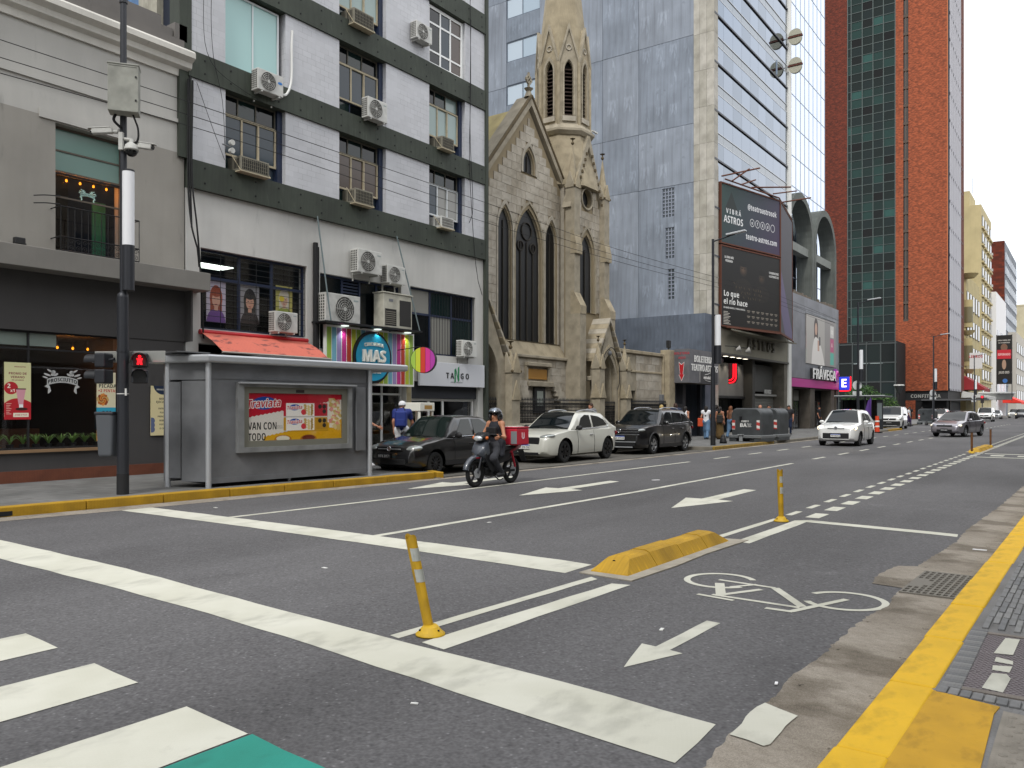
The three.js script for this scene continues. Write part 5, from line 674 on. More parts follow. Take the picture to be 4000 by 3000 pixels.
// ================================================================ small gothic church of pale sandstone
{
  const s0 = 23.1, b = fac('church', 'small sandstone gothic church with pointed windows and an octagonal spire', 'church', -17.6, s0), L = (s) => s - s0;
  const st = (c, r = 1.3) => mat(c, 0.9, { map: rep(T.stone, r), bumpMap: rep(T.fine, 0.9), bumpScale: 0.006 });
  const pale = st('#c6c0b3'), sand = st('#b5ad9b'), warm = st('#b8ad95', 1.1), dark = st('#6d6047'), joint = mat('#8a7d64', 0.95), lead = mat('#0d0e10', 0.5), louvre = mat('#2f211a', 0.8), roofM = mat('#c9ba80', 0.8, { map: rep(T.stone, 2) });
  const GN = -1.4, TN = -0.8, C = L(27.86);
  const ringAt = (o, y) => { if (y < o.y0 || o.x1 <= o.x0) return null; if (y <= o.ys) return [o.x0, o.x1]; const w = o.x1 - o.x0, R = w * o.k, h = R * R - (y - o.ys) ** 2; if (h <= 0) return null; const dx = R - Math.sqrt(h); return o.x0 + dx < o.x1 - dx ? [o.x0 + dx, o.x1 - dx] : null; };
  const grow = (o, d) => ({ x0: o.x0 - d, x1: o.x1 + d, y0: o.y0, ys: o.ys, k: o.k });
  const outl = (o, y0 = o.y0) => arch(o.x0, o.x1, y0, o.ys, o.k);
  const unit = uvm(new THREE.BoxGeometry(1, 1, 1)), bm = ['#c6c0b4', '#bdb6a8', '#cdc7bb', '#b7afa0', '#c2bbae', '#c9c2b5'].map((c, i) => { const m = mat(c, 0.9, { map: rep(T.stone, 1.6, 2.4) }); m.map.offset.set(i * 0.17, i * 0.29); return m; });
  function ashlar(xa, xb, y0, y1, rh, bw, z, opens, lim) {    // stones laid course by course, trimmed at the openings
    let r = 0; for (let y = y0; y < y1 - 0.1; y += rh, r++) { const h = Math.min(rh, y1 - y), ym = y + h / 2; let [A, B] = lim ? lim(y + h) : [xa, xb]; A = Math.max(A, xa); B = Math.min(B, xb);
      const cut = opens.map((o) => ringAt(o, ym)).filter(Boolean).sort((p, q) => p[0] - q[0]); let runs = [[A, B]]; for (const c of cut) runs = runs.flatMap(([p, q]) => c[1] <= p || c[0] >= q ? [[p, q]] : [[p, Math.min(q, c[0])], [Math.max(p, c[1]), q]]);
      for (const [p, q] of runs) { let x = p; const off = (r % 2) * bw * 0.5; let e = Math.ceil((p - xa - off + 0.001) / bw) * bw + off + xa; while (x < q - 0.06) { const nx = Math.min(q, e); if (nx - x > 0.07) { const o = mesh('ashlar_block', unit, bm[(r * 5 + Math.floor(e * 3.7)) % 6 < 0 ? 0 : Math.abs(r * 5 + Math.floor(e * 3.7)) % 6], b, [(x + nx) / 2, ym, z + rr(-0.004, 0.004)]); o.scale.set(nx - x - 0.012, h - 0.012, 0.05); } x = nx; e += bw; } }
    }
  }
  function lancet(o, z, g, depth = 0.24, rings = 3, w = 0.34) {   // stepped mouldings round a deep glazed opening
    const W = mesh('window', ext(outl(o), z - depth - 0.03, z - depth), g || lead, b);
    for (let k = 0; k < rings; k++) { const a = grow(o, w * k / rings), c = grow(o, w * (k + 1) / rings + 0.005); mesh('moulding', ext(outl(c), z - depth * (1 - (k + 0.4) / rings) - 0.1, z - depth * (1 - (k + 1) / rings) + (k === rings - 1 ? 0.06 : 0), [outl(a, a.y0 + 0.001)]), [sand, pale, sand][k % 3], W); }
    const hw = o.x1 - o.x0, n = hw > 1.2 ? 4 : 2; for (let i = 1; i < n; i++) mesh('mullion', bx(o.x0 + hw * i / n - 0.025, o.x0 + hw * i / n + 0.025, o.y0, o.ys + (hw > 1.2 ? 0.2 : 0.4), z - depth, z - depth + 0.05), mat('#2a2620', 0.8), W);
    return W;
  }
  const wc = { x0: C - 0.9, x1: C + 0.9, y0: 4.4, ys: 8.3, k: 1.0 }, wl = { x0: C - 2.11, x1: C - 1.28, y0: 4.4, ys: 8.72, k: 1.3 }, wr = { x0: C + 1.28, x1: C + 2.11, y0: 4.4, ys: 8.72, k: 1.3 }, wt = { x0: C - 0.36, x1: C + 0.36, y0: 11.3, ys: 11.65, k: 1.0 };
  const slope = 1.16, ap = 14.0, hwAt = (y) => (ap - y) / slope;
  const gable = [[L(23.2), 0], [L(31.2), 0], [L(31.2), ap - (L(31.2) - C) * slope], [C, ap], [L(23.2), ap - (C - L(23.2)) * slope]];
  mesh('gable_wall', ext(gable, GN - 0.5, GN, [outl(grow(wc, 0.02)), outl(grow(wl, 0.02)), outl(grow(wr, 0.02)), outl(grow(wt, 0.02))]), joint, b);
  lancet(wc, GN, null, 0.13, 3, 0.19); lancet(wl, GN, null, 0.11, 2, 0.17); lancet(wr, GN, null, 0.11, 2, 0.17); lancet(wt, GN, null, 0.12, 2, 0.2);
  { // tracery ring in the middle window
    for (const [r, x, y] of [[0.36, 0, 8.95], [0.2, -0.45, 8.3], [0.2, 0.45, 8.3]]) mesh('tracery', uvm(new THREE.TorusGeometry(r, 0.035, 6, 24).translate(C + x, y, GN - 0.1)), mat('#2a2620', 0.8), b); }
  ashlar(L(23.3), L(30.25), 4.42, 13.9, 0.34, 0.66, GN + 0.01, [grow(wc, 0.2), grow(wl, 0.18), grow(wr, 0.18), grow(wt, 0.2)], (y) => [C - hwAt(y) + 0.25, C + hwAt(y) - 0.25]);
  // coping, cross and nave roof
  for (const sd of [1, -1]) { const q = (t, d) => [C + sd * t, ap + 0.12 - t * slope + d]; mesh('coping', ext([q(-0.0, 0), q(4.3, 0), q(4.3, 0.42), q(-0.0, 0.42)], GN - 0.6, GN + 0.16), sand, b); mesh('coping_roll', bar(V(C, ap + 0.52, GN + 0.14), V(C + sd * 4.3, ap + 0.52 - 4.3 * slope, GN + 0.14), 0.07, 8), dark, b); mesh('nave_roof', ext([q(0, 0.1), q(4.4, 0.1), q(4.4, -0.15), q(0, -0.15)].map(([x, y]) => [x, y - 0.1]), -16, GN - 0.6), roofM, b); }
  mesh('cross', [uvm(new THREE.TorusGeometry(0.16, 0.045, 6, 18).translate(C, 15.2, GN)), bx(C - 0.04, C + 0.04, 14.7, 15.5, GN - 0.04, GN + 0.04), bx(C - 0.22, C + 0.22, 15.16, 15.24, GN - 0.04, GN + 0.04), cyl(0.2, 0.09, 0.25, C, 14.6, GN, 8), cyl(0.09, 0.2, 0.12, C, 14.78, GN, 8)], sand, b);
  mesh('nave_side', [bx(L(23.3), L(23.5), 0, 9.3, -16, GN - 0.5), bx(L(31.0), L(31.2), 0, 9.8, -16, GN - 0.5)], pale, b);
  // weathered sills and the thicker lower wall
  const sillP = (xa, xb) => { for (let k = 0; k < 3; k++) mesh('sill_course', uvm(new THREE.ExtrudeGeometry(shape([[0, 3.78 + k * 0.2], [0.42 - k * 0.14, 3.78 + k * 0.2], [0.42 - (k + 1) * 0.14 + 0.02, 3.98 + k * 0.2], [0, 3.98 + k * 0.2]].map(([z, y]) => [-z, y])), { depth: xb - xa, bevelEnabled: false }).rotateY(Q).translate(xa, 0, GN)), warm, b); };
  sillP(L(25.2), L(30.2)); mesh('lower_wall', bx(L(25.0), L(30.4), 0, 3.74, GN, GN + 0.42), sand, b); mesh('string_course', rbx(L(25.0), L(30.6), 3.68, 3.8, GN, GN + 0.55, 0.03), sand, b);
  ashlar(L(25.3), L(30.1), 1.1, 3.66, 0.32, 0.72, GN + 0.42, []);
  const wood = mesh('name_board', bx(L(27.05), L(28.45), 2.83, 3.24, GN + 0.44, GN + 0.52), posterM(256, 80, (g, W, H) => { g.fillStyle = '#9a6f2c'; g.fillRect(0, 0, W, H); g.fillStyle = '#4a3110'; g.font = 'bold 26px serif'; g.textAlign = 'center'; g.fillText('IGLESIA', 128, 32); g.font = 'bold 20px serif'; g.fillText('EVANGÉLICA METODISTA', 128, 62); }, 0.7), b);
  mesh('board_hood', [rbx(L(26.9), L(28.65), 3.34, 3.5, GN + 0.4, GN + 0.66, 0.03), bx(L(26.92), L(27.02), 2.75, 3.36, GN + 0.4, GN + 0.56), bx(L(28.5), L(28.62), 2.75, 3.36, GN + 0.4, GN + 0.56), rbx(L(26.9), L(28.75), 2.52, 2.74, GN + 0.4, GN + 0.68, 0.03)], sand, b);
  for (const s of [26.55, 28.95]) for (let k = 0; k < 5; k++) mesh('raked_stone', bx(L(s) - 0.2 + (s > 28 ? k * 0.1 : 0), L(s) + 0.3 + (s > 28 ? k * 0.1 : 0), 1.75 + (4 - k) * 0.2, 1.95 + (4 - k) * 0.2, GN + 0.4, GN + 0.62 + k * 0.05), pale, b);
  mesh('notice_frame', bx(L(27.5), L(28.3), 1.45, 2.5, GN + 0.44, GN + 0.54), M.black, b); mesh('notice_sheet', bx(L(27.68), L(28.12), 1.75, 2.35, GN + 0.54, GN + 0.545), mat('#8f958d', 0.6), b);
  // ---------------- tower
  const tx0 = L(30.32), tx1 = L(32.78), tc = L(31.55), ta = -2.03;
  const tw = { x0: tc - 0.56, x1: tc + 0.56, y0: 5.9, ys: 8.3, k: 1.1 };
  const circ = (cx, cy, r, n = 28) => Array.from({ length: n }, (_, i) => [cx + r * Math.cos(i / n * 6.2832), cy + r * Math.sin(i / n * 6.2832)]);
  mesh('tower_front', ext([[tx0, 0], [tx1, 0], [tx1, 10.6], [tc, 13.4], [tx0, 10.6]], TN - 0.4, TN, [outl(grow(tw, 0.02)), circ(tc, 10.96, 0.43)]), joint, b);
  mesh('tower_body', [bx(tx0, tx0 + 0.3, 0, 11.5, -3.26, TN - 0.4), bx(tx1 - 0.3, tx1, 0, 11.5, -3.26, TN - 0.4), bx(tx0, tx1, 0, 11.5, -3.5, -3.26)], pale, b);
  lancet(tw, TN, null, 0.13, 3, 0.24); mesh('round_window', cyl(0.42, 0.42, 0.04, tc, 10.96, TN - 0.22, 28, 'z'), lead, b); mesh('round_moulding', uvm(new THREE.TorusGeometry(0.47, 0.055, 8, 32).translate(tc, 10.96, TN + 0.02)), sand, b);
  ashlar(tx0 + 0.1, tx1 - 0.05, 5.95, 12.6, 0.34, 0.6, TN + 0.01, [grow(tw, 0.25), { x0: tc - 0.5, x1: tc + 0.5, y0: 10.5, ys: 11.4, k: 5 }], (y) => y > 10.6 ? [tc - (13.3 - y) * 0.43, tc + (13.3 - y) * 0.43] : [tx0, tx1]);
  for (const sd of [1, -1]) { mesh('gable_coping', ext([[tc, 13.3], [tc + sd * 1.38, 10.3], [tc + sd * 1.62, 10.3], [tc + sd * 0.06, 13.75]], TN - 0.3, TN + 0.14), sand, b); for (let k = 0; k < 9; k++) mesh('crocket', bx(tc + sd * (1.28 - k * 0.13) - 0.05, tc + sd * (1.28 - k * 0.13) + 0.05, 10.55 + k * 0.285, 10.67 + k * 0.285, TN + 0.12, TN + 0.2), dark, b); }
  function pinnacle(x, z, y0, yb, yt, w, shaft) {             // buttress shaft, four gablets and a stone pyramid
    if (shaft) mesh('buttress', bx(x - w / 2, x + w / 2, y0, yb, z - w / 2, z + w / 2), shaft, b);
    for (let k = 0; k < 4; k++) { const g = ext([[-w * 0.56, 0], [w * 0.56, 0], [0, w * 1.5]], w * 0.44, w * 0.6).rotateY(k * Q).translate(x, yb - w * 0.1, z); mesh('gablet', g, k % 2 ? sand : warm, b); mesh('crocket_knob', uvm(new THREE.SphereGeometry(w * 0.12, 7, 5).translate(x + Math.cos(k * Q + Q / 2) * w * 0.76, yb, z + Math.sin(k * Q + Q / 2) * w * 0.76)), dark, b); }
    mesh('pyramid', uvm(new THREE.ConeGeometry(w * 0.6, yt - yb, 4, 3).rotateY(Q / 2).translate(x, (yt + yb) / 2, z)), warm, b); mesh('finial', [uvm(new THREE.SphereGeometry(w * 0.16, 7, 5).translate(x, yt, z)), cyl(w * 0.07, w * 0.07, w * 0.4, x, yt + w * 0.2, z, 6), cyl(w * 0.1, w * 0.28, w * 0.1, x, yt + w * 0.38, z, 6)], dark, b);
  }
  pinnacle(tx0 - 0.05, TN + 0.06, 0, 11.2, 13.1, 0.46, sand); pinnacle(tx1 + 0.12, TN + 0.06, 0, 11.2, 13.1, 0.46, sand);
  for (const x of [tx0 - 0.05, tx1 + 0.12]) for (const [y0, d] of [[6.4, 0.5], [9.0, 0.3]]) { mesh('buttress_offset', uvm(new THREE.ExtrudeGeometry(shape([[0, y0 - 0.7], [-d, y0 - 0.7], [-d, y0 - 0.35], [-0.15, y0 + 0.3], [0, y0 + 0.3]]), { depth: 0.5, bevelEnabled: false }).rotateY(Q).translate(x - 0.25, 0, TN + 0.1)), warm, b); if (d > 0.4) mesh('buttress_foot', bx(x - 0.25, x + 0.25, 0, y0 - 0.7, TN, TN + 0.1 + d - 0.02), sand, b); }
  // broach and octagonal belfry
  const oct = (r, y0, y1, r1 = r) => uvm(new THREE.CylinderGeometry(r1, r, y1 - y0, 8, 1).rotateY(Math.PI / 8).translate(tc, (y0 + y1) / 2, ta)), af = 1 / Math.cos(Math.PI / 8);
  mesh('broach', oct(1.62, 11.4, 13.8, 1.14 * af), warm, b); mesh('belfry_cornice', [oct(1.22 * af, 13.7, 13.85, 1.34 * af), oct(1.34 * af, 13.85, 13.95), oct(1.3 * af, 13.95, 14.2, 1.14 * af)], sand, b);
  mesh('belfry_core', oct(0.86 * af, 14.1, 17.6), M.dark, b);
  for (let k = 0; k < 8; k++) {
    const a = k * Math.PI / 4, hw = 1.1 * Math.tan(Math.PI / 8), o = { x0: -0.19, x1: 0.19, y0: 14.55, ys: 16.55, k: 1.5 }, put = (g) => g.translate(0, 0, 0).rotateY(a).translate(tc, 0, ta);
    mesh('belfry_wall', put(ext([[-hw - 0.03, 14.15], [hw + 0.03, 14.15], [hw + 0.03, 17.0], [0, 18.55], [-hw - 0.03, 17.0]], 0.96, 1.12, [outl(o)])), k % 2 ? sand : warm, b);
    mesh('belfry_moulding', put(ext(outl(grow(o, 0.1)), 1.1, 1.17, [outl(grow(o, 0.02), o.y0 + 0.001)])), sand, b); mesh('belfry_sill', put(bx(-0.3, 0.3, 14.3, 14.52, 1.1, 1.2)), pale, b);
    for (let j = 0; j < 13; j++) mesh('louvre', put(bx(-0.2, 0.2, -0.01, 0.01, -0.09, 0.09).rotateX(0.7).translate(0, 14.65 + j * 0.165, 0.98)), louvre, b);
    for (const sd of [1, -1]) mesh('gablet_edge', put(ext([[0, 18.62], [sd * (hw + 0.06), 16.9], [sd * (hw - 0.03), 16.9], [0, 18.36]], 1.06, 1.2)), sand, b);
    mesh('quatrefoil', put(uvm(new THREE.TorusGeometry(0.115, 0.035, 6, 16).translate(0, 17.55, 1.13))), pale, b);
    mesh('corner_shaft', cyl(0.08, 0.08, 3.0, tc + 1.12 * af * Math.sin(a + Math.PI / 8), 15.6, ta + 1.12 * af * Math.cos(a + Math.PI / 8), 8), warm, b);
  }
  mesh('spire', oct(1.1 * af, 17.0, 27, 0.06), st('#b3a88f', 1.7), b); mesh('belfry_lamp', bx(tc + 0.35, tc + 0.8, 14.06, 14.12, ta + 1.28, ta + 1.36), M.plasticWhite, b);
  // ---------------- porches
  function porch(pc, half, left) {
    const o = { x0: pc - 0.72, x1: pc + 0.72, y0: 0, ys: 2.75, k: 1.05 }, gp = [[pc - half, 0], [pc + half, 0], [pc + half, 3.3], [pc, 5.5], [pc - half, 3.3]].map(([x, y]) => [left ? Math.max(x, 0.02) : x, y]);
    if (left) { const px = 0.02, py = 5.5 - (pc - px) * 0 ; gp[4] = [0.02, 5.4]; gp[3] = [0.1, 5.45]; gp[0] = [0.02, 0]; }
    const og = left ? [[0.02, 0], [o.x1, 0], ...outl(o).slice(2).filter(([x]) => x > 0.02)] : outl(o);
    mesh('porch_front', ext(gp, -0.42, 0, [left ? [[0.03, 0.01], ...og.slice(1)].concat([[0.03, 4.1]]) : outl({ ...o, y0: 0.01 })]), sand, b);
    if (!left) for (const [k, z] of [[0, -0.32], [1, -0.2], [2, -0.08]]) mesh('door_moulding', ext(outl(grow(o, 0.08 * k + 0.09)), z, z + 0.12, [outl({ ...grow(o, 0.08 * k - 0.02), y0: 0.01 })]), k % 2 ? pale : warm, b);
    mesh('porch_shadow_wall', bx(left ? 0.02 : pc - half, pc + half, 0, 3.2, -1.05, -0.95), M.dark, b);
    for (const sd of left ? [1] : [1, -1]) { const n = 8; for (let k = 0; k < n; k++) { const t0 = (half + 0.25) * k / n, t1 = (half + 0.25) * (k + 1) / n + 0.03, y0 = 5.55 - t1 * 1.5, y1 = 5.55 - t0 * 1.5; mesh('roof_course', ext([[pc + sd * t0, y1 - 0.02], [pc + sd * t1, y0], [pc + sd * t1, y0 + 0.14], [pc + sd * t0, y1 + 0.12]], -1.4, 0.1 - 0.002 * k), k % 2 ? warm : pale, b); } mesh('porch_eave', rbx(pc + sd * (half + 0.25) - 0.12, pc + sd * (half + 0.25) + 0.12, 2.85, 3.05, -1.4, 0.12, 0.04), sand, b); }
    return o;
  }
  porch(L(32.15), 0.95); porch(L(23.15), 1.15, true);
  for (const [x, z] of [[L(30.98), 0.12], [L(33.42), 0.12]]) { pinnacle(x, z, 0, 3.4, 4.6, 0.42, sand); for (const y of [2.1]) for (let k = 0; k < 2; k++) mesh('gablet', ext([[-0.24, 0], [0.24, 0], [0, 0.62]], 0.2, 0.28).rotateY(-k * Q).translate(x, y, z), warm, b); mesh('pinnacle_plinth', rbx(x - 0.28, x + 0.28, 0.1, 1.0, z - 0.28, z + 0.3, 0.03), pale, b); }
  pinnacle(L(24.55), 0.05, 0, 3.0, 3.9, 0.5, sand); mesh('pinnacle_plinth', rbx(L(24.25), L(24.87), 0.1, 1.0, -0.25, 0.38, 0.03), pale, b); mesh('gablet', ext([[-0.27, 0], [0.27, 0], [0, 0.72]], 0.26, 0.32).translate(L(24.55), 1.95, 0.02), warm, b);
  for (let k = 0; k < 4; k++) mesh('raked_stone', bx(L(30.05) - k * 0.02, L(30.6), 2.0 - k * 0.2, 2.2 - k * 0.2, -0.9, -0.55 + k * 0.12), pale, b);
  mesh('lantern_arch', tube([[L(31.4), 3.0, 0.1], [L(31.5), 3.9, 0.12], [L(32.15), 4.35, 0.14], [L(32.8), 3.9, 0.12], [L(32.9), 2.8, 0.12], [L(32.7), 2.5, 0.14]], 0.018), M.iron, b); mesh('porch_lamp', uvm(new THREE.SphereGeometry(0.09, 10, 8).scale(1, 1.3, 1).translate(L(32.15), 4.1, 0.05)), M.plasticGrey, b);
  // ---------------- low annex beside the porch
  mesh('annex_wall', ext([[L(33.6), 0], [L(38.35), 0], [L(38.35), 4.3], [L(33.6), 4.3]], -0.7, -0.3, [rect(L(34.35), L(35.35), 1.2, 2.5)]), sand, b); mesh('annex_cornice', [rbx(L(33.6), L(38.35), 4.26, 4.42, -0.6, -0.18, 0.03), rbx(L(33.6), L(38.35), 3.36, 3.46, -0.32, -0.24, 0.02)], warm, b); mesh('annex_roof', bx(L(33.6), L(38.35), 4.1, 4.2, -8, -0.6), pale, b); mesh('annex_pier', [rbx(L(38.32), L(39.0), 0, 4.62, -0.4, 0.1, 0.02), rbx(L(38.22), L(38.45), 0, 4.3, -0.35, -0.15, 0.01)], warm, b); mesh('annex_window_back', bx(L(34.3), L(35.4), 1.2, 2.5, -0.75, -0.7), M.dark, b);
  ashlar(L(33.65), L(38.2), 1.3, 4.2, 0.42, 0.85, -0.3, [{ x0: L(34.3), x1: L(35.4), y0: 1.2, ys: 2.5, k: 9 }]);
  for (let k = 0; k < 5; k++) mesh('window_bar', bar(V(L(34.45) + k * 0.2, 1.2, -0.45), V(L(34.45) + k * 0.2, 2.5, -0.45), 0.018), M.iron, b);
  mesh('junction_box', rbx(L(37.9), L(38.15), 1.9, 2.35, -0.28, -0.12, 0.02), M.plasticGrey, b);
  // ---------------- cast iron railing on a marble-capped wall
  const pk = merge([bar(V(0, 0, 0), V(0, 0.86, 0), 0.011, 5), uvm(new THREE.ConeGeometry(0.035, 0.13, 5).translate(0, 0.93, 0)), uvm(new THREE.TorusGeometry(0.045, 0.01, 4, 10).translate(0, 0.72, 0)), uvm(new THREE.TorusGeometry(0.045, 0.01, 4, 10).scale(1, 1.7, 1).translate(0.05, 0.32, 0)), uvm(new THREE.TorusGeometry(0.045, 0.01, 4, 10).scale(0.8, 1.4, 1).translate(0.05, 0.12, 0)), bar(V(-0.05, 0.42, 0), V(0.05, 0.66, 0), 0.008, 4), bar(V(0.05, 0.42, 0), V(-0.05, 0.66, 0), 0.008, 4)]);
  function railing(name, label, a, c) {
    const t = fac(name, label, 'railing', -17.6, (a + c) / 2), h = (c - a) / 2; const n = Math.round(h * 2 / 0.105);
    mesh('wall', bx(-h, h, 0.1, 0.92, -0.2, 0.04), mat('#7e8084', 0.75, { map: rep(T.stone, 1.2) }), t); mesh('coping', rbx(-h, h, 0.92, 1.06, -0.25, 0.09, 0.02), mat('#c9c3b2', 0.7, { map: rep(T.stone, 1.2) }), t);
    for (const y of [1.1, 1.55, 1.85]) mesh('rail', bx(-h, h, y - 0.012, y + 0.012, -0.09, -0.065), M.iron, t); for (let i = 0; i < n; i++) mesh('picket', pk, M.iron, t, [-h + (i + 0.5) * 2 * h / n, 1.08, -0.078]);
  }
  railing('iron_railing', 'black cast iron railing on marble capped wall below the church windows', 25.05, 30.6);
  railing('iron_railing', 'black cast iron railing on low wall in front of the church annex', 33.9, 38.4);
  const gt = fac('iron_gate', 'tall black cast iron gate in the church porch', 'gate', -17.6, 32.2); mesh('panel', bx(-0.72, 0.72, 0.12, 1.0, -0.1, -0.08), M.iron, gt); for (let i = 0; i < 13; i++) mesh('picket', pk, M.iron, gt, [-0.66 + i * 0.11, 1.0, -0.09]); mesh('rail', bx(-0.72, 0.72, 1.5, 1.54, -0.11, -0.07), M.iron, gt);
  const g2 = fac('iron_gate', 'short length of black iron railing between the church pillar and the office block', 'gate', -17.6, 23.75); for (let i = 0; i < 8; i++) mesh('picket', pk, M.iron, g2, [-0.35 + i * 0.105, 1.08, -0.09]); mesh('rail', bx(-0.4, 0.45, 1.1, 1.13, -0.1, -0.08), M.iron, g2); mesh('wall', bx(-0.6, 0.5, 0.1, 1.05, -0.2, 0.02), mat('#7e8084', 0.75, { map: rep(T.stone, 1.2) }), g2);
  { const t = thing('floodlight', 'black floodlight on top of the church annex pier', 'floodlight', [-17.7, 4.62, -38.65], Q); mesh('housing', rbx(-0.14, 0.14, 0.12, 0.5, -0.08, 0.08, 0.02), M.black, t); mesh('stand', bx(-0.03, 0.03, 0, 0.14, -0.03, 0.03), M.black, t); }
}
// ================================================================ theatre block, shop, towers
M.mirror = mat('#7d8794', 0.04, { metalness: 1 }); M.mirrorPale = mat('#c3cedd', 0.05, { metalness: 1 }); M.mirror2 = mat('#717b87', 0.05, { metalness: 1 });
// ---------------- blue rendered party wall of the theatre tower (faces down the street)
{
  const t = thing('theatre_tower', 'tall theatre tower with weathered blue side wall and mirror glass street front', 'building', [-17.6, 0, -44.4]);
  const bl = mat('#a9b2bf', 0.9, { map: rep(T.streak, 9), bumpMap: rep(T.fine, 3), bumpScale: 0.006 }), bl2 = mat('#a1abb9', 0.9, { map: rep(T.streak, 7) }), TOP = 36;
  const X = (x) => x + 17.6;
  mesh('core', [bx(X(-36), X(-17.7), 7.7, TOP, -14.3, -0.6), bx(X(-36), X(-23), 0, 7.7, -14.3, -0.6)], mat('#6c7480', 0.9), t);
  const cols = [[-36, -32.1], [-32.1, -29.4], [-29.4, -24.75], [-24.75, -22.28], [-22.28, -18.77]], ys = [0, 14.71, 18.1, 23.2, 29, TOP];
  cols.forEach(([a, c], i) => { if (i === 1) return; for (let k = 0; k < 5; k++) { if (i < 3 && k === 2 && false) continue; mesh('wall_panel', i === 4 && k === 0 ? ext(rect(X(a) + 0.012, X(c) - 0.005, 0, ys[1] - 0.02), -0.6, 0.0, [rect(X(-20.74), X(-19.96), 12.88, 14.6), rect(X(-20.54), X(-19.96), 10.44, 12.28), rect(X(-20.39), X(-19.96), 8.04, 9.84)]) : bx(X(a) + 0.012, X(c) - 0.012, ys[k] + 0.012, ys[k + 1] - 0.012, -0.6, (k ? -0.02 : 0) + rr(-0.006, 0.006)), (i + k) % 2 ? bl : bl2, t); } });
  for (let y = 3.0; y < 34; y += 2.9) { mesh('spandrel', bx(X(-32.1), X(-29.4), y + 0.0, y + 1.55, -0.6, -0.04), mat('#8b97a6', 0.6, { map: rep(T.streak, 4) }), t); win(t, X(-32.1), X(-29.4), y + 1.56, y + 2.88, -0.1, { f: 0.05, b: 0.05, cols: [0.48], frame: mat('#4a5563', 0.6), glass: [mat('#a3b0bb', 0.12), mat('#93a3b0', 0.12)] }); }
  for (const [x0, y0, y1] of [[-20.74, 12.88, 14.6], [-20.54, 10.44, 12.28], [-20.39, 8.04, 9.84]]) { const n = Math.round((y1 - y0) / 0.22), m = Math.max(2, Math.round((-19.96 - x0) / 0.19)), dx = (-19.96 - x0) / m, dy = (y1 - y0) / n; mesh('grille_back', bx(X(x0), X(-19.96), y0, y1, -0.5, -0.4), M.dark, t); for (let i = 0; i < m; i++) for (let j = 0; j < n; j++) mesh('glass_block', bx(X(x0) + i * dx + 0.03, X(x0) + (i + 1) * dx - 0.03, y0 + j * dy + 0.03, y0 + (j + 1) * dy - 0.03, -0.3, -0.08), mat('#3f4a50', 0.15), t); mesh('grille', [...Array(m + 1)].map((_, i) => bx(X(x0) + i * dx - 0.03, X(x0) + i * dx + 0.03, y0, y1, -0.4, -0.03)).concat([...Array(n + 1)].map((_, j) => bx(X(x0), X(-19.96), y0 + j * dy - 0.03, y0 + j * dy + 0.03, -0.4, -0.035))), mat('#7d8390', 0.8), t); }
  // limestone pier, slab by slab
  const lm = ['#c2c0b8', '#bab8af', '#c9c7c0'].map((c) => mat(c, 0.8, { map: rep(T.stone, 2) }));
  for (let k = 0; k < 17; k++) { mesh('pier_slab', bx(X(-18.75), X(-18.4), k * 2.1 + 0.006, k * 2.1 + 2.094, -0.6, 0.05), lm[k % 3], t); mesh('pier_slab', bx(X(-18.39), X(-17.97), k * 2.1 + 0.006, k * 2.1 + 2.094, -0.6, 0.05), lm[(k + 1) % 3], t); mesh('pier_edge', bx(X(-17.96), X(-17.55), k * 2.1 + 0.006, k * 2.1 + 2.094, -0.6, 0.04), lm[(k + 2) % 3], t); }
  // mirror glass front; built on the street side
  for (let f = 0; f < 11; f++) { const y = 7.61 + f * 2.77; for (let i = 0; i < 9; i++) { const z0 = -0.12 - i * 1.51, z1 = z0 - 1.495; mesh('glass_pane', bx(-0.06, 0.0, y + 0.05, y + 1.02, z1, z0), (i + f) % 3 ? M.mirror : M.mirror2, t); mesh('glass_pane', bx(-0.07, -0.01, y + 1.6, y + 2.68, z1, z0), (i * 2 + f) % 4 ? M.mirror : M.mirror2, t); mesh('spandrel_pane', bx(-0.08, -0.02, y + 1.06, y + 1.56, z1, z0), mat('#7e8489', 0.12, { metalness: 0.7 }), t); }
    mesh('floor_bar', bx(-0.1, 0.07, y - 0.06, y + 0.04, -13.7, -0.1), mat('#3c3f46', 0.5), t); mesh('rail', bx(-0.1, 0.015, y + 1.02, y + 1.06, -13.7, -0.1), M.steel, t); mesh('rail', bx(-0.1, 0.015, y + 1.56, y + 1.6, -13.7, -0.1), M.steel, t); }
  mesh('corner_fin', bx(-0.3, 0.1, 0, TOP, -14.45, -13.75), mat('#d4d4cf', 0.7), t);
  { const o = mesh('open_sash', bx(-0.6, 0.0, 0, 1.0, -0.02, 0.02), M.mirror2, t, [0.05, 24.4, -11.4]); o.rotation.y = 0.5; }
}
// ---------------- round projecting sign drums high on the corner
for (const [y, l] of [[25.6, 'lower'], [27.6, 'upper']]) { const t = thing('drum_sign', `${l} round projecting drum sign high on the theatre tower corner`, 'sign', [-16.95, y, -57.9]); for (const k of [-1, 1]) mesh('half_disc', uvm(new THREE.CylinderGeometry(0.45, 0.45, 0.2, 28, 1, false, k > 0 ? 0 : Math.PI, Math.PI).rotateX(Q).rotateZ(Q).translate(0, k * 0.1, 0)), mat('#a9a795', 0.7), t); mesh('band', bx(-0.5, 0.5, -0.05, 0.05, -0.06, 0.14), mat('#5a2f22', 0.7), t); mesh('arm', bar(V(-0.6, 0, 0), V(-0.3, 0, 0), 0.05), M.steel, t); }
// ---------------- lower blue outbuilding behind the ticket office
solo('side_annex', 'lower dark blue grey rendered annex wall with flaking paint beside the theatre', 'building', bx(-6, 0.0, 0, 6.95, -1.2, 0), mat('#76808f', 0.9, { map: rep(T.streak, 4) }), [-17.55, 0, -43.1]);
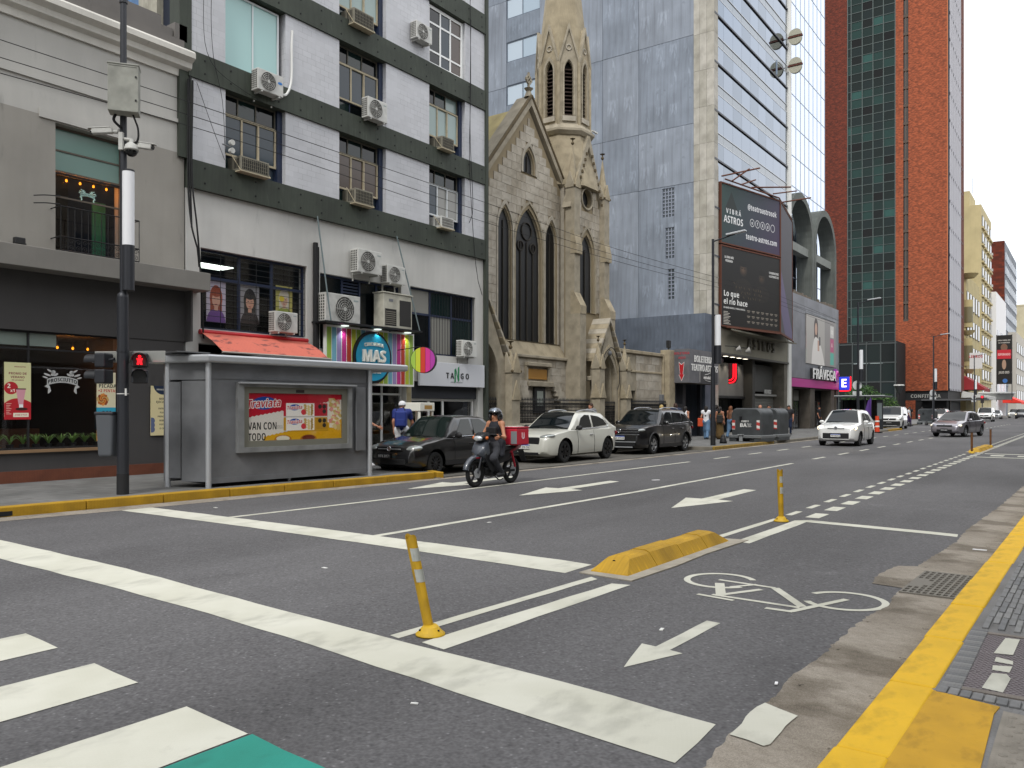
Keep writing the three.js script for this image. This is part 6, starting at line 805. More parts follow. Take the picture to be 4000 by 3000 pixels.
// ---------------- ticket office with its corner sign
{
  const t = fac('ticket_office', 'dark ticket office entrance with black panels beside the theatre', 'building', -17.6, 42);
  mesh('roof', bx(-3, 3.2, 4.3, 4.5, -4, 0.3), M.dark, t); mesh('back', bx(-3, 3.2, 0, 4.3, -4, -3.8), M.dark, t); mesh('side_wall', bx(-3, -2.9, 0, 4.3, -3.8, 0.1), mat('#16171c', 0.7), t); mesh('panel', bx(-2.9, -1.2, 0.1, 4.0, -0.2, -0.1), mat('#191b22', 0.6), t); const sl = []; for (let k = 0; k < 9; k++) sl.push(bx(-2.75 + k * 0.13, -2.72 + k * 0.13, 1.9, 2.9, -0.1, -0.06)); mesh('ribs', merge(sl), mat('#22242b', 0.6), t).userData.kind = 'stuff'; mesh('door_pier', bx(0.8, 2.0, 0.1, 4.0, -0.3, -0.1), mat('#23252b', 0.5), t); mesh('counter', bx(-2.6, -1.6, 1.2, 1.7, -0.1, 0.05), mat('#262932', 0.5), t);
  const s = thing('ticket_office_sign', 'grey boxed corner sign with a red arrow and white lettering over the ticket office', 'sign', [-17.1, 2.96, -40.9]), gm = mat('#77767a', 0.6, { map: rep(T.metal, 1.5) });
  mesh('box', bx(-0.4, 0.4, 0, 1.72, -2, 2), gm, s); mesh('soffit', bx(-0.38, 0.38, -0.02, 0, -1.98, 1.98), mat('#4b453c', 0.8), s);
  mesh('arrow_rim', ext([[-0.13, 1.02], [0.0, 0.9], [0.13, 1.02], [0.07, 0.42], [0.13, 0.42], [0.0, 0.12], [-0.13, 0.42], [-0.07, 0.42]].map(([x, y]) => [x * 1.18, 0.56 + (y - 0.56) * 1.1]), 2.0, 2.008), mat('#d9d3cf', 0.6), s); mesh('arrow', ext([[-0.13, 1.02], [0.0, 0.9], [0.13, 1.02], [0.07, 0.42], [0.13, 0.42], [0.0, 0.12], [-0.13, 0.42], [-0.07, 0.42]], 2.008, 2.014), mat('#b3121f', 0.5), s);
  mesh('lettering', [letters('BOLETERIA', 0.115, 0.01).translate(0.02, 1.5, 2.0), letters('AQUI', 0.115, 0.01).translate(0.02, 1.26, 2.0)], mat('#a83a44', 0.5), s);
  mesh('lettering', [letters('BOLETERIA', 0.34, 0.02).rotateY(Q).translate(0.4, 1.25, 0.1), letters('TEATRO ASTROS', 0.34, 0.02).rotateY(Q).translate(0.4, 0.8, -0.08)], mat('#d9d8d4', 0.5), s);
  const p = mesh('small_panel', bx(0.4, 0.42, 0.05, 0.62, -1.8, 0.65), mat('#3a3839', 0.6), s); mesh('panel_edge', bx(0.42, 0.425, 0.05, 0.62, 0.62, 0.65), mat('#dcdad6', 0.5), p); mesh('lettering', letters('entradaUno', 0.16, 0.01).rotateY(Q).translate(0.42, 0.32, -0.5), mat('#dcdad6', 0.5), p); mesh('flourish', [tube([[0.43, 0.45, 0], [0.43, 0.52, -0.5], [0.43, 0.6, -0.9], [0.43, 0.5, -0.8]], 0.012), tube([[0.43, 0.2, 0], [0.43, 0.13, -0.4], [0.43, 0.12, -0.9]], 0.012)], mat('#dcdad6', 0.5), p);
}
// ---------------- theatre entrance: canopy, letters, recess, shutters
{
  const t = fac('theatre_entrance', 'theatre entrance under a wide concrete canopy with dark recess and shutters', 'building', -17.6, 51.8);
  const con = mat('#8e8a7a', 0.85, { map: rep(T.plaster, 4) });
  mesh('canopy', bx(-6.6, 6.5, 4.88, 6.3, -5, 0.02), con, t); mesh('canopy_edge', bx(-6.6, 6.5, 4.78, 4.9, -0.2, 0.1), mat('#4c4a44', 0.7), t); mesh('upper_wall', bx(-6.6, 6.5, 6.3, 7.7, -5, -0.1), con, t);
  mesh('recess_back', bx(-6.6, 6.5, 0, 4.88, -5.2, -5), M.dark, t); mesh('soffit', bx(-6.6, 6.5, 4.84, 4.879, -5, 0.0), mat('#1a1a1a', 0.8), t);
  mesh('screen_wall', bx(-5.1, 0.6, 2.45, 4.5, -1.2, -1.1), mat('#7c7a78', 0.5, { map: rep(T.metal, 4) }), t); mesh('dark_panel', bx(1.1, 5.6, 2.8, 4.6, -0.9, -0.8), mat('#454542', 0.6), t);
  mesh('door_head', bx(-5.1, 0.6, 2.3, 2.45, -1.3, -1.0), M.black, t); win(t, -6.5, 0.6, 0.1, 2.3, -1.6, { name: 'glass_doors', cols: [0.16, 0.33, 0.5, 0.66, 0.83], frame: M.black, glass: M.glassDark });
  mesh('column', bx(0.62, 1.1, 0, 4.88, -1.2, -0.5), mat('#35332f', 0.6), t); mesh('end_pier', bx(5.7, 6.5, 0, 4.88, -3, 0), mat('#77736a', 0.85, { map: rep(T.stone, 1.5) }), t); mesh('door_hood', bx(1.05, 5.6, 2.5, 2.62, -0.8, -0.5), mat('#8b8b86', 0.5), t); mesh('lettering', letters('ASTROS', 0.28, 0.04).translate(3.9, 2.8, -0.6), mat('#b7b7b2', 0.5), t);
  for (let k = 0; k < 24; k++) mesh('shutter_slat', bx(1.15, 5.5, 0.12 + k * 0.1, 0.205 + k * 0.1, -0.75, -0.72), mat(k % 2 ? '#6f6f69' : '#686862', 0.6, { metalness: 0.2 }), t);
  'ASTROS'.split('').forEach((c, i) => mesh('letter', letters(c, 0.62, 0.14).translate(-1.7 + i * 0.93, 5.7, 0.02), mat('#5d5a50', 0.7), t));
  for (let k = 0; k < 5; k++) { mesh('downlight', bx(-5.1 + k * 1.15, -4.7 + k * 1.15, 4.825, 4.838, -0.75, -0.55), mat('#ffffff', 0.5, { emissive: new THREE.Color('#fff4dd'), emissiveIntensity: 2.5 }), t); const l = new THREE.SpotLight('#fff2dc', 6, 0, 0.9, 0.6); l.position.set(-4.9 + k * 1.15, 4.78, -0.65); l.target.position.set(-4.9 + k * 1.15, 0, -0.65); l.castShadow = true; l.name = 'downlight_light'; l.target.name = 'downlight_aim'; t.add(l, l.target); }
  const n = thing('neon_sign', 'glowing red neon tube bent like a hook beside the ticket office', 'neon sign', [-17.0, 3.1, -45.4], 0), nm = mat('#400308', 0.4, { emissive: new THREE.Color('#ff1626'), emissiveIntensity: 1.5 });
  mesh('tube', [tube([[0.35, 1.1, 0], [0.35, 0.5, 0], [0.33, 0.2, 0], [0.2, 0.06, 0], [-0.05, 0.02, 0]], 0.045), tube([[0.22, 1.1, 0], [0.22, 0.5, 0], [0.2, 0.3, 0], [0.1, 0.2, 0], [-0.05, 0.16, 0]], 0.045)], nm, n); mesh('backing', ext([[-0.1, -0.05], [0.3, 0.0], [0.42, 0.2], [0.42, 1.15], [-0.1, 1.15]], -0.12, -0.05), mat('#1a0507', 0.6), n); const pl = new THREE.PointLight('#ff2030', 0.6); pl.position.set(0.25, 0.6, 0.3); pl.castShadow = true; pl.name = 'neon_glow'; n.add(pl);
  for (const [s, l] of [[46.4, 'nearer'], [48.0, 'farther']]) { const f = thing('spotlight', `${l} of two white lamps on arms under the theatre billboard`, 'spotlight', [-16.7, 5.15, -s], 0.4); mesh('head', uvm(new THREE.LatheGeometry([[0.001, 0.3], [0.06, 0.28], [0.2, 0.02], [0.17, 0.02], [0.001, 0.2]].map((p) => new THREE.Vector2(...p)), 16).rotateZ(1.9)), M.plasticWhite, f); mesh('arm', bar(V(-0.9, 0.15, 0), V(0, 0.1, 0), 0.025), M.iron, f); }
}
// ---------------- folded billboard over the canopy
{
  const bt = (x0, z0, x1, z1, y0, y1, name, label, draw, rw, rh) => { const L = Math.hypot(x1 - x0, z1 - z0), t = thing(name, label, 'billboard', [(x0 + x1) / 2, y0, (z0 + z1) / 2], Math.atan2(-(z1 - z0), x1 - x0)), h = y1 - y0; mesh('panel', card(L - 0.1, h - 0.1, 0.06).translate(0, h / 2, 0), posterM(rw, rh, draw, 0.6), t); mesh('frame', [bx(-L / 2, L / 2, 0, 0.08, -0.1, 0.06), bx(-L / 2, L / 2, h - 0.08, h, -0.1, 0.06), bx(-L / 2, -L / 2 + 0.08, 0.08, h - 0.08, -0.1, 0.06), bx(L / 2 - 0.08, L / 2, 0.08, h - 0.08, -0.1, 0.06)], M.rust, t); return t; };
  const grad = (g, W, H, a, c) => { const q = g.createLinearGradient(0, 0, W, H); q.addColorStop(0, a); q.addColorStop(1, c); g.fillStyle = q; g.fillRect(0, 0, W, H); };
  bt(-17.5, -45.2, -16.07, -51.6, 11.17, 14.72, 'theatre_billboard', 'upper dark teal and purple theatre billboard with white web address', (g, W, H) => {
    grad(g, W, H, '#16362f', '#3a2a48'); g.fillStyle = '#0c1a18'; g.beginPath(); g.moveTo(60, 240); g.lineTo(170, 60); g.lineTo(280, 240); g.fill(); g.fillStyle = '#d6d6d6'; g.textAlign = 'center'; g.font = 'bold 62px sans-serif'; g.fillText('V I B R Á', 205, 270); g.font = 'bold 92px sans-serif'; g.fillText('ASTROS', 205, 360, 320); g.font = 'bold 76px sans-serif'; g.fillText('@teatroastrosok', 700, 180, 520); g.fillText('teatro-astros.com', 690, 470, 560); g.strokeStyle = '#cfcfcf'; g.lineWidth = 6; for (let i = 0; i < 5; i++) { g.beginPath(); g.arc(520 + i * 92, 300, 36, 0, 7); g.stroke(); } g.font = 'bold 44px sans-serif'; ['o', 'f', 'X', 'd', '▸'].forEach((c, i) => g.fillText(c, 520 + i * 92, 316)); }, 1024, 560);
  bt(-17.5, -45.2, -16.07, -51.6, 6.39, 11.1, 'theatre_billboard', 'lower near black theatre billboard with two dim portraits and white title', (g, W, H) => {
    grad(g, W, H, '#0d0c0b', '#1a1713'); for (const [x, y, s, c] of [[370, 230, 1, '#5a4636'], [690, 290, 0.9, '#46382b']]) { const q = g.createRadialGradient(x - 10, y, 5, x, y, 85 * s); q.addColorStop(0, c); q.addColorStop(1, '#12100e'); g.fillStyle = q; g.beginPath(); g.ellipse(x, y, 62 * s, 88 * s, 0, 0, 7); g.fill(); g.fillStyle = '#0b0a09'; g.fillRect(x - 34 * s, y - 20 * s, 24 * s, 9); g.fillRect(x + 8 * s, y - 20 * s, 24 * s, 9); g.beginPath(); g.ellipse(x, y - 72 * s, 64 * s, 36 * s, 0, 0, 7); g.fill(); g.fillStyle = '#1e1a16'; g.beginPath(); g.ellipse(x, y + 210 * s, 150 * s, 110 * s, 0, 0, 7); g.fill(); }
    g.strokeStyle = '#6b5a3f'; g.lineWidth = 4; for (let i = 0; i < 26; i++) { g.beginPath(); const x = 200 + (i * 97) % 500, y = 380 + (i * 53) % 160; g.moveTo(x, y); g.lineTo(x + 24 - (i * 7) % 40, y + 26); g.stroke(); }
    g.fillStyle = '#e2e2de'; g.font = 'bold 88px sans-serif'; g.fillText('Lo que', 40, 560, 260); g.fillText('el río hace', 40, 650, 400); g.font = 'bold 26px sans-serif'; g.fillText('DE MARÍA MARULL Y PAULA MARULL', 40, 700, 360); g.textAlign = 'center'; g.font = 'bold 36px sans-serif'; g.fillText('LA OBRA MÁS', 130, 130, 150); g.fillText('PREMIADA', 130, 172, 120); g.fillText('12 NOMINACIONES', 910, 210, 180); g.fillText('A LOS PREMIOS ACE', 910, 252, 180); g.fillStyle = '#8b8377'; for (let r = 0; r < 3; r++) for (let i = 0; i < 7; i++) { g.fillRect(430 + i * 82, 690 + r * 62, 54, 9); g.fillRect(440 + i * 82, 706 + r * 62, 34, 7); } g.fillStyle = '#b9b4aa'; for (let i = 0; i < 9; i++) g.fillRect(40, 735 + i * 17, 70 + (i * 31) % 50, 7); }, 1024, 900);
  bt(-16.07, -51.62, -17.2, -57.9, 6.39, 14.72, 'theatre_billboard', 'far return panel of the folded theatre billboard in dark purple', (g, W, H) => { grad(g, W, H, '#221d2e', '#14121a'); g.fillStyle = '#463a63'; g.beginPath(); g.moveTo(0, 160); g.lineTo(W, 300); g.lineTo(W, 420); g.lineTo(0, 260); g.fill(); }, 256, 320);
  const fr = thing('billboard_gantry', 'rusty steel gantry with lamp arms behind and above the theatre billboard', 'gantry', [-17.2, 6.2, -51.4], Q), br = [];
  for (const [a, c] of [[[-6.2, 8.6, 0.0], [-0.2, 8.6, 1.2]], [[-0.2, 8.6, 1.2], [6.2, 8.6, 0.1]], [[-6.2, 8.8, -0.2], [-3.8, 9.6, 1.2]], [[-3.2, 8.7, 0.5], [-0.8, 9.0, 2.1]], [[-1, 8.7, 1.1], [2.2, 9.5, 1.6]], [[-4.5, 8.6, 0.3], [-2.2, 9.4, 0.4]], [[-5.6, 8.6, 0.2], [-5.0, 9.3, 1.0]], [[1.0, 8.6, 1.0], [2.5, 9.0, 2.4]], [[-6.2, 0.1, 0.1], [-0.2, 0.1, 1.3]], [[-0.2, 0.1, 1.3], [6.2, 0.1, 0.2]]]) mesh('strut', bar(V(...a), V(...c), 0.045, 6), M.rust, fr);
  mesh('soffit', prism([[-6.3, 0.4], [-0.2, -1.1], [6.3, 0.4]], -0.08, 0.0), mat('#6d6a5c', 0.8), fr);
  mesh('fascia_post', bx(-6.95, -6.3, -6, 9.4, -0.75, -0.36), mat('#b3ae9f', 0.8, { map: rep(T.stone, 2) }), fr);
}
// ---------------- grey box shop front with magenta strip
{
  const t = fac('appliance_shop', 'grey panelled appliance shop with magenta strip over glazed shop windows', 'building', -17.6, 65.6), gp = ['#8e9097', '#969aa0', '#8a8d94'].map((c) => mat(c, 0.5, { metalness: 0.2, map: rep(T.metal, 4) }));
  mesh('core', bx(-6.6, 6.6, 3.3, 10.0, -9, -0.15), mat('#6b6d72', 0.8), t);
  for (const [a, c, y0, y1, i] of [[-6.6, -2.95, 3.9, 9.1, 0], [-2.93, 6.6, 8.85, 9.1, 1], [-2.93, 6.6, 3.9, 5.05, 2], [5.7, 6.6, 5.07, 8.83, 1], [-6.6, 6.6, 9.12, 10.0, 0]]) mesh('cladding_panel', bx(a, c, y0, y1, -0.15, 0.0), gp[i], t);
  mesh('magenta_strip', bx(-6.6, 6.6, 3.25, 3.86, -0.15, 0.06), mat('#a8267f', 0.5), t); mesh('end_panel', bx(6.6, 6.7, 3.25, 10.0, -9, 0.02), gp[1], t);
  for (const [a, c] of [[-6.8, -5.9], [-1.5, -0.3], [4.6, 5.6], [6.2, 6.7]]) mesh('pillar', bx(a, c, 0, 3.25, -1, -0.05), mat('#5f5951', 0.85, { map: rep(T.stone, 1.4) }), t);
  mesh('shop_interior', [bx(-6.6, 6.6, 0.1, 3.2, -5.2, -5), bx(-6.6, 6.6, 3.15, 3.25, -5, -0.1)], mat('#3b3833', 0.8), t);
  win(t, -5.9, -1.5, 0.15, 3.1, -0.9, { name: 'shop_window', cols: [0.33, 0.66], rows: [0.72], frame: M.iron, glass: (i, j) => j ? M.glassCurtain : M.glass }); win(t, -0.3, 4.6, 0.15, 3.1, -0.9, { name: 'shop_window', cols: [0.5], rows: [0.72], frame: M.iron, glass: (i, j) => j ? M.glassDark : M.glass });
  mesh('name_plate', bx(0.6, 2.4, 2.3, 2.9, -0.85, -0.8), mat('#7b4a41', 0.6), t);
  for (let k = 0; k < 9; k++) mesh('shelf_goods', rbx(-5.4 + k * 0.42, -5.1 + k * 0.42, 0.3 + (k % 3) * 0.62, 0.75 + (k % 3) * 0.62, -1.9, -1.5, 0.03), mat(['#c9cdd0', '#a7abb0', '#8f9499'][k % 3], 0.4), t);
  for (let k = 0; k < 6; k++) mesh('shelf_goods', rbx(0.1 + k * 0.7, 0.45 + k * 0.7, 0.2, 1.7, -2.0, -1.6, 0.03), mat(['#d3d6d8', '#b9bdc2'][k % 2], 0.4), t);
  for (const x of [-3.6, 2.2]) { mesh('strip_lamp', bx(x - 1.3, x + 1.3, 3.1, 3.14, -2.6, -2.4), mat('#fff', 0.5, { emissive: new THREE.Color('#f4f8ff'), emissiveIntensity: 3 }), t); const l = new THREE.RectAreaLight('#f4f8ff', 6, 2.6, 0.2); l.position.set(x, 3.08, -2.5); l.rotation.x = -Q; l.name = 'strip_light'; t.add(l); }
  const s = thing('raised_shop_lettering', 'white raised shop name lettering with a round purple logo on grey cladding', 'sign', [-17.6, 4.42, -67.6], Q); mesh('lettering', letters('FRÁVEGA', 0.8, 0.03).scale(1.42, 1, 1).translate(-0.35, 0.04, 0.22), mat('#e2e2e0', 0.4), s); mesh('letter_sides', letters('FRÁVEGA', 0.8, 0.2).scale(1.42, 1, 1).translate(-0.35, 0.04, 0.018), mat('#1c1c1e', 0.5), s); mesh('logo_disc', cyl(0.6, 0.6, 0.18, 3.45, -0.05, 0.12, 28, 'z'), mat('#7d2a86', 0.4), s); mesh('logo_curl', uvm(new THREE.TorusGeometry(0.34, 0.1, 8, 20, 4).translate(3.4, -0.05, 0.23)), mat('#c34ba3', 0.4), s);
  solo('shop_poster', 'large pale poster of a figure holding a phone on the appliance shop front', 'poster', card(8.5, 3.7, 0.05), posterM(700, 310, (g, W, H) => { g.fillStyle = '#8b8784'; g.fillRect(0, 0, W, H); g.fillStyle = '#a7a39d'; g.fillRect(0, 0, 420, H); g.fillStyle = '#3d2f2a'; g.beginPath(); g.ellipse(215, 70, 46, 60, 0, 0, 7); g.fill(); g.fillRect(172, 70, 86, 90); g.fillStyle = '#bf9a86'; g.beginPath(); g.ellipse(215, 80, 28, 40, 0, 0, 7); g.fill(); g.fillStyle = '#d9d5cf'; g.beginPath(); g.moveTo(110, H); g.quadraticCurveTo(140, 130, 215, 130); g.quadraticCurveTo(330, 140, 420, H); g.fill(); g.fillStyle = '#bf9a86'; g.fillRect(250, 150, 40, 70); g.fillStyle = '#303236'; g.fillRect(286, 126, 30, 56); g.fillStyle = '#c9c7c2'; g.fillRect(560, 30, 90, 80); g.fillStyle = '#b54a78'; g.fillRect(560, 118, 90, 90); g.fillStyle = '#4fae9c'; g.fillRect(560, 216, 90, 80); g.fillStyle = '#e9e6df'; g.font = 'bold 40px sans-serif'; g.fillText('iOS', 572, 85); g.fillText('A', 590, 175); }), [-17.57, 6.93, -66.95], Q);
  const e = thing('lit_blade_sign', 'small lit blue blade sign with white letter and red neon edge at the shop corner', 'sign', [-17.15, 3.1, -72.7]); mesh('box', rbx(-0.45, 0.35, 0.15, 1.25, -0.1, 0.1, 0.04), mat('#1a2a8c', 0.4, { emissive: new THREE.Color('#2438d8'), emissiveIntensity: 0.7 }), e); mesh('letter', letters('E', 0.7, 0.04).translate(-0.05, 0.72, 0.1), mat('#fff', 0.4, { emissive: new THREE.Color('#ffffff'), emissiveIntensity: 0.8 }), e); mesh('neon_tube', tube([[-0.45, 0.06, 0.06], [0.2, 0.06, 0.06], [0.42, 0.12, 0.06], [0.46, 0.4, 0.06], [0.46, 1.28, 0.06]], 0.05, 30), mat('#500409', 0.4, { emissive: new THREE.Color('#ff1626'), emissiveIntensity: 1.6 }), e); const pl = new THREE.PointLight('#ff3040', 0.5); pl.position.set(0.4, 0.5, 0.4); pl.castShadow = true; pl.name = 'neon_glow'; e.add(pl);
}
// ---------------- row of concrete arches above the shop, mirror tower behind
{
  const t = fac('arch_screen', 'weathered concrete screen of tall round arches standing above the appliance shop', 'building', -17.6, 65.1), m = mat('#7d827c', 0.9, { map: rep(T.streak, 5) });
  const arcShape = (c, R, w, y0, ys) => { const P = []; for (let k = 0; k <= 18; k++) { const a = Math.PI * k / 18; P.push([c + R * Math.cos(a), ys + R * Math.sin(a)]); } P.push([c - R, y0], [c - R + w, y0]); for (let k = 18; k >= 0; k--) { const a = Math.PI * k / 18; P.push([c + (R - w) * Math.cos(a), ys + (R - w) * Math.sin(a)]); } P.push([c + R - w, y0], [c + R, y0]); return P; };
  for (const c of [-3.4, 3.3]) mesh('arch', ext(arcShape(c, 3.3, 0.5, 10, 14.3), -1.2, 0.0), m, t);
  mesh('cross_beam', bx(-6.4, 6.4, 13.3, 13.9, -0.9, -0.3), mat('#8d918c', 0.9, { map: rep(T.plaster, 3) }), t); mesh('rubble_ledge', [...Array(26)].map((_, i) => rbx(-6.4 + i * 0.49, -6.0 + i * 0.49, 10.0, 10.12 + rr(0, 0.2), -0.9, -0.1, 0.03)), mat('#6b6257', 0.95), t).userData.kind = 'stuff';
  const g = fac('mirror_tower', 'slender tower of pale mirror glass behind the concrete arches', 'building', -18.95, 66.1); mesh('core', bx(-7.2, 7.2, 0, 40, -14, -0.1), mat('#8a9099', 0.8), g);
  for (let f = 0; f < 17; f++) for (let i = 0; i < 12; i++) mesh('glass_pane', bx(-7.2 + i * 1.2 + 0.015, -6.0 + i * 1.2 - 0.015, f * 2.36 + 0.03, f * 2.36 + 2.33, -0.1, -0.02), M.mirrorPale, g);
  mesh('mullions', [...Array(13)].map((_, i) => bx(-7.22 + i * 1.2, -7.18 + i * 1.2, 0, 40, -0.1, 0.0)).concat([...Array(18)].map((_, f) => bx(-7.2, 7.2, f * 2.36 - 0.03, f * 2.36 + 0.03, -0.1, -0.003))), mat('#8e98a8', 0.5), g);
}
// ---------------- brick office tower across the side street
{
  const t = thing('brick_tower', 'very tall red brick tower with dark green glass bays and a slit of small windows', 'building', [-17.6, 0, -136]), X = (x) => x + 17.6, TOP = 92;
  const br = mat('#dccbc0', 0.92, { map: rep(brickTex, 6) }), br2 = mat('#94797a', 0.92, { map: rep(brickTex, 6) });
  mesh('brick_wing', bx(X(-35.5), X(-31.75), 12, TOP, -16, 0), br2, t); mesh('brick_wall', [bx(X(-24.76), X(-23.65), 4.4, TOP, -16, 0), bx(X(-22.93), X(-17.7), 4.4, TOP, -16, 0), bx(X(-23.65), X(-22.93), 4.4, 15, -16, 0.0)], br, t); mesh('core', bx(X(-33), X(-17.8), 0, TOP - 1, -15.8, -0.4), M.dark, t); mesh('edge_trim', bx(X(-17.7), X(-17.6), 4.4, TOP, -16, 0.04), mat('#b46a3f', 0.8), t);
  const gl = ['#0a1110', '#0f1b19', '#142724', '#1b3531', '#070909', '#121f1f', '#274a45'].map((c) => mat(c, 0.1, { specularIntensity: 0.4 })), xs = [-31.69, -31.16, -29.52, -27.95, -26.44, -24.78], pick = [1, 2, 3, 1, 5, 0, 4, 2, 6, 1, 4, 3, 5];
  for (let f = 0; f < 29; f++) { const y = 12.1 + f * 2.73; for (let i = 0; i < 5; i++) { mesh('glass_pane', bx(X(xs[i]) + 0.05, X(xs[i + 1]) - 0.05, y + 0.1, y + 1.25, -0.35, -0.12), gl[pick[(f * 5 + i * 3) % 13]], t); mesh('spandrel_pane', bx(X(xs[i]) + 0.05, X(xs[i + 1]) - 0.05, y + 1.38, y + 2.68, -0.35, -0.1), gl[[1, 2, 5, 3][(f + i * 2) % 4]], t); } mesh('transom', bx(X(-31.7), X(-24.77), y - 0.06, y + 0.06, -0.3, -0.03), mat('#394442', 0.6), t); mesh('transom', bx(X(-31.7), X(-24.77), y + 1.27, y + 1.36, -0.3, -0.04), mat('#394442', 0.6), t);
    mesh('slit_window', bx(X(-23.6), X(-22.98), 15 + f * 2.73 + 0.3, 15 + f * 2.73 + 2.5, -0.3, -0.15), mat('#2a2622', 0.3), t); mesh('slit_sill', bx(X(-23.65), X(-22.93), 15 + f * 2.73 - 0.1, 15 + f * 2.73 + 0.3, -0.3, -0.06), mat('#4a4038', 0.8), t); }
  mesh('slit_mullion', bx(X(-23.33), X(-23.25), 15, TOP, -0.25, -0.08), mat('#6b5b4f', 0.8), t);
  xs.forEach((x) => mesh('mullion', bx(X(x) - 0.06, X(x) + 0.06, 12, TOP, -0.3, 0.02), mat('#44504d', 0.6), t));
  // street side: glass between tall white fins
  mesh('street_glass', bx(X(-17.6), X(-17.4), 4.4, TOP, -15.9, -0.1), mat('#2a2830', 0.1), t); for (let k = 0; k < 9; k++) mesh('fin', bx(X(-17.4), X(-17.22), 4.4, TOP, -0.82 - k * 1.8, -0.66 - k * 1.8), mat(k > 6 ? '#6b4238' : '#b9b9c0', 0.6), t); for (let f = 0; f < 22; f++) mesh('floor_line', bx(X(-17.4), X(-17.33), 4.4 + f * 4, 4.7 + f * 4, -15.9, -0.2), mat('#3c3d44', 0.6), t);
  mesh('dark_base', bx(X(-24.7), X(-17.6), 2.9, 4.4, -14, -0.3), M.black, t); mesh('shop_sign', letters('CONFITERIA', 0.5, 0.05).translate(X(-20.6), 3.6, -0.25), mat('#9a9a95', 0.5), t); mesh('base_glass', bx(X(-21.9), X(-17.6), 0, 2.9, -3, -2.9), mat('#17130f', 0.3), t); mesh('brick_pier', bx(X(-24.76), X(-22), 0, 2.95, -6, -0.1), mat('#cdb9ae', 0.9, { map: rep(brickTex, 6) }), t);
  mesh('awning_slab', bx(X(-21), X(-12.5), 2.9, 3.15, -2, 1.0), mat('#4a4a4b', 0.7), t);
  // dark glass podium in front
  const p = thing('glass_podium', 'low dark glass office podium at the foot of the brick tower', 'building', [-27, 0, -128]); mesh('core', bx(-8, 3.85, 0, 11.5, -7, -0.3), M.dark, p);
  for (let f = 0; f < 4; f++) for (let i = 0; i < 6; i++) { const x = -8 + i * 1.95; mesh('glass_pane', bx(x + 0.06, x + 1.89, f * 2.8 + 0.12, f * 2.8 + 2.7, -0.3, -0.1), gl[[0, 4, 5, 1][(f + i) % 4]], p); } for (let i = 0; i < 7; i++) mesh('mullion', bx(-8.08 + i * 1.95, -7.92 + i * 1.95, 0, 11.5, -0.3, 0.05), mat('#3a403f', 0.6), p); for (let f = 0; f < 5; f++) mesh('transom', bx(-8, 3.85, f * 2.8 - 0.08, f * 2.8 + 0.1, -0.3, 0.0), mat('#3a403f', 0.6), p); mesh('strip_lights', [bx(-2, 0, 8.3, 8.36, -0.08, 0.02), bx(0.3, 2, 8.3, 8.36, -0.08, 0.02)], mat('#aab8b8', 0.5), p).userData.kind = 'stuff';
}
// ================================================================ farther down the street
function block(name, label, X, s0, s1, h, depth, m, o = {}) {   // a plain building on the left kerb line: body, street windows, flank windows
  const t = thing(name, label, 'building', [X, 0, -s0]); mesh('wall', bx(-depth, 0, 0, h, -(s1 - s0), 0), m, t);
  const fl = o.fl || 3.2, n = o.n || 4, L = (s1 - s0) / n; for (let y = o.y0 || 4; y < h - fl * 0.6; y += fl) for (let i = 0; i < n; i++) { const w = mesh('window', bx(-0.1, 0.12, y, y + fl * 0.62, -(i + 0.78) * L, -(i + 0.22) * L), o.frame || mat('#5d594f', 0.7), t); mesh('pane', bx(0.12, 0.14, y + 0.1, y + fl * 0.62 - 0.1, -(i + 0.75) * L, -(i + 0.25) * L), o.glass || M.glassBlue, w); if (o.sill) mesh('sill', bx(0, 0.35, y - 0.5, y - 0.15, -(i + 0.9) * L, -(i + 0.1) * L), m, w); if (o.ac && (i * 2 + Math.floor(y)) % 3 === 0) mesh('cooling_unit', bx(0.12, 0.5, y, y + 0.5, -(i + 0.55) * L - 0.3, -(i + 0.55) * L + 0.3), M.plasticWhite, w); }
  if (o.cornice) mesh('cornice', bx(-depth, 0.5, h, h + 0.5, -(s1 - s0) - 0.1, 0.1), m, t);
  return t;
}
const creamM = mat('#c9bb8f', 0.9, { map: rep(T.plaster, 9) });
{ const t = block('apartment_block', 'tall cream apartment block with blank flank and many cooling units', -17.6, 180, 199, 41, 16, creamM, { n: 4, fl: 3.3, ac: 1, sill: 1 }); mesh('roof_house', bx(-10, -2, 41, 44, -10, -0.5), creamM, t); mesh('antenna', cyl(0.05, 0.05, 3, -1.5, 45, -1, 5), M.iron, t); mesh('vent_grille', bx(-2.2, -1.2, 22, 23, 0, 0.06), mat('#4a4538', 0.8), t); }
{ // older corner house with a domed bay and round balcony
  const om = mat('#bdae7f', 0.9, { map: rep(T.plaster, 6) }), t = block('corner_house', 'old cream corner house with rounded balcony, bay windows and heavy cornice', -17.5, 156, 176, 24.5, 10, om, { n: 5, fl: 4.6, y0: 5 });
  for (const [y, r] of [[8, 1.0], [14.5, 1.1], [24, 1.6]]) mesh('round_balcony', uvm(new THREE.CylinderGeometry(r, r * 0.6, 0.7, 16).translate(0.3, y, -0.4)), om, t); for (const y of [9.5, 16]) mesh('bay', cyl(0.75, 0.75, 4.6, 0.25, y + 1.7, -0.5, 14), om, t); for (const y of [9.8, 16.3]) mesh('bay_window', cyl(0.78, 0.78, 2.6, 0.25, y + 1.2, -0.45, 14), mat('#6b6346', 0.5), t);
}
block('white_fluted_block', 'white block with tall vertical piers beyond the cream apartments', -16.8, 200, 224, 26.5, 12, mat('#dcdcdc', 0.8), { n: 3, fl: 22, y0: 5, frame: mat('#c9c9cc', 0.7), glass: mat('#4b4f63', 0.2) });
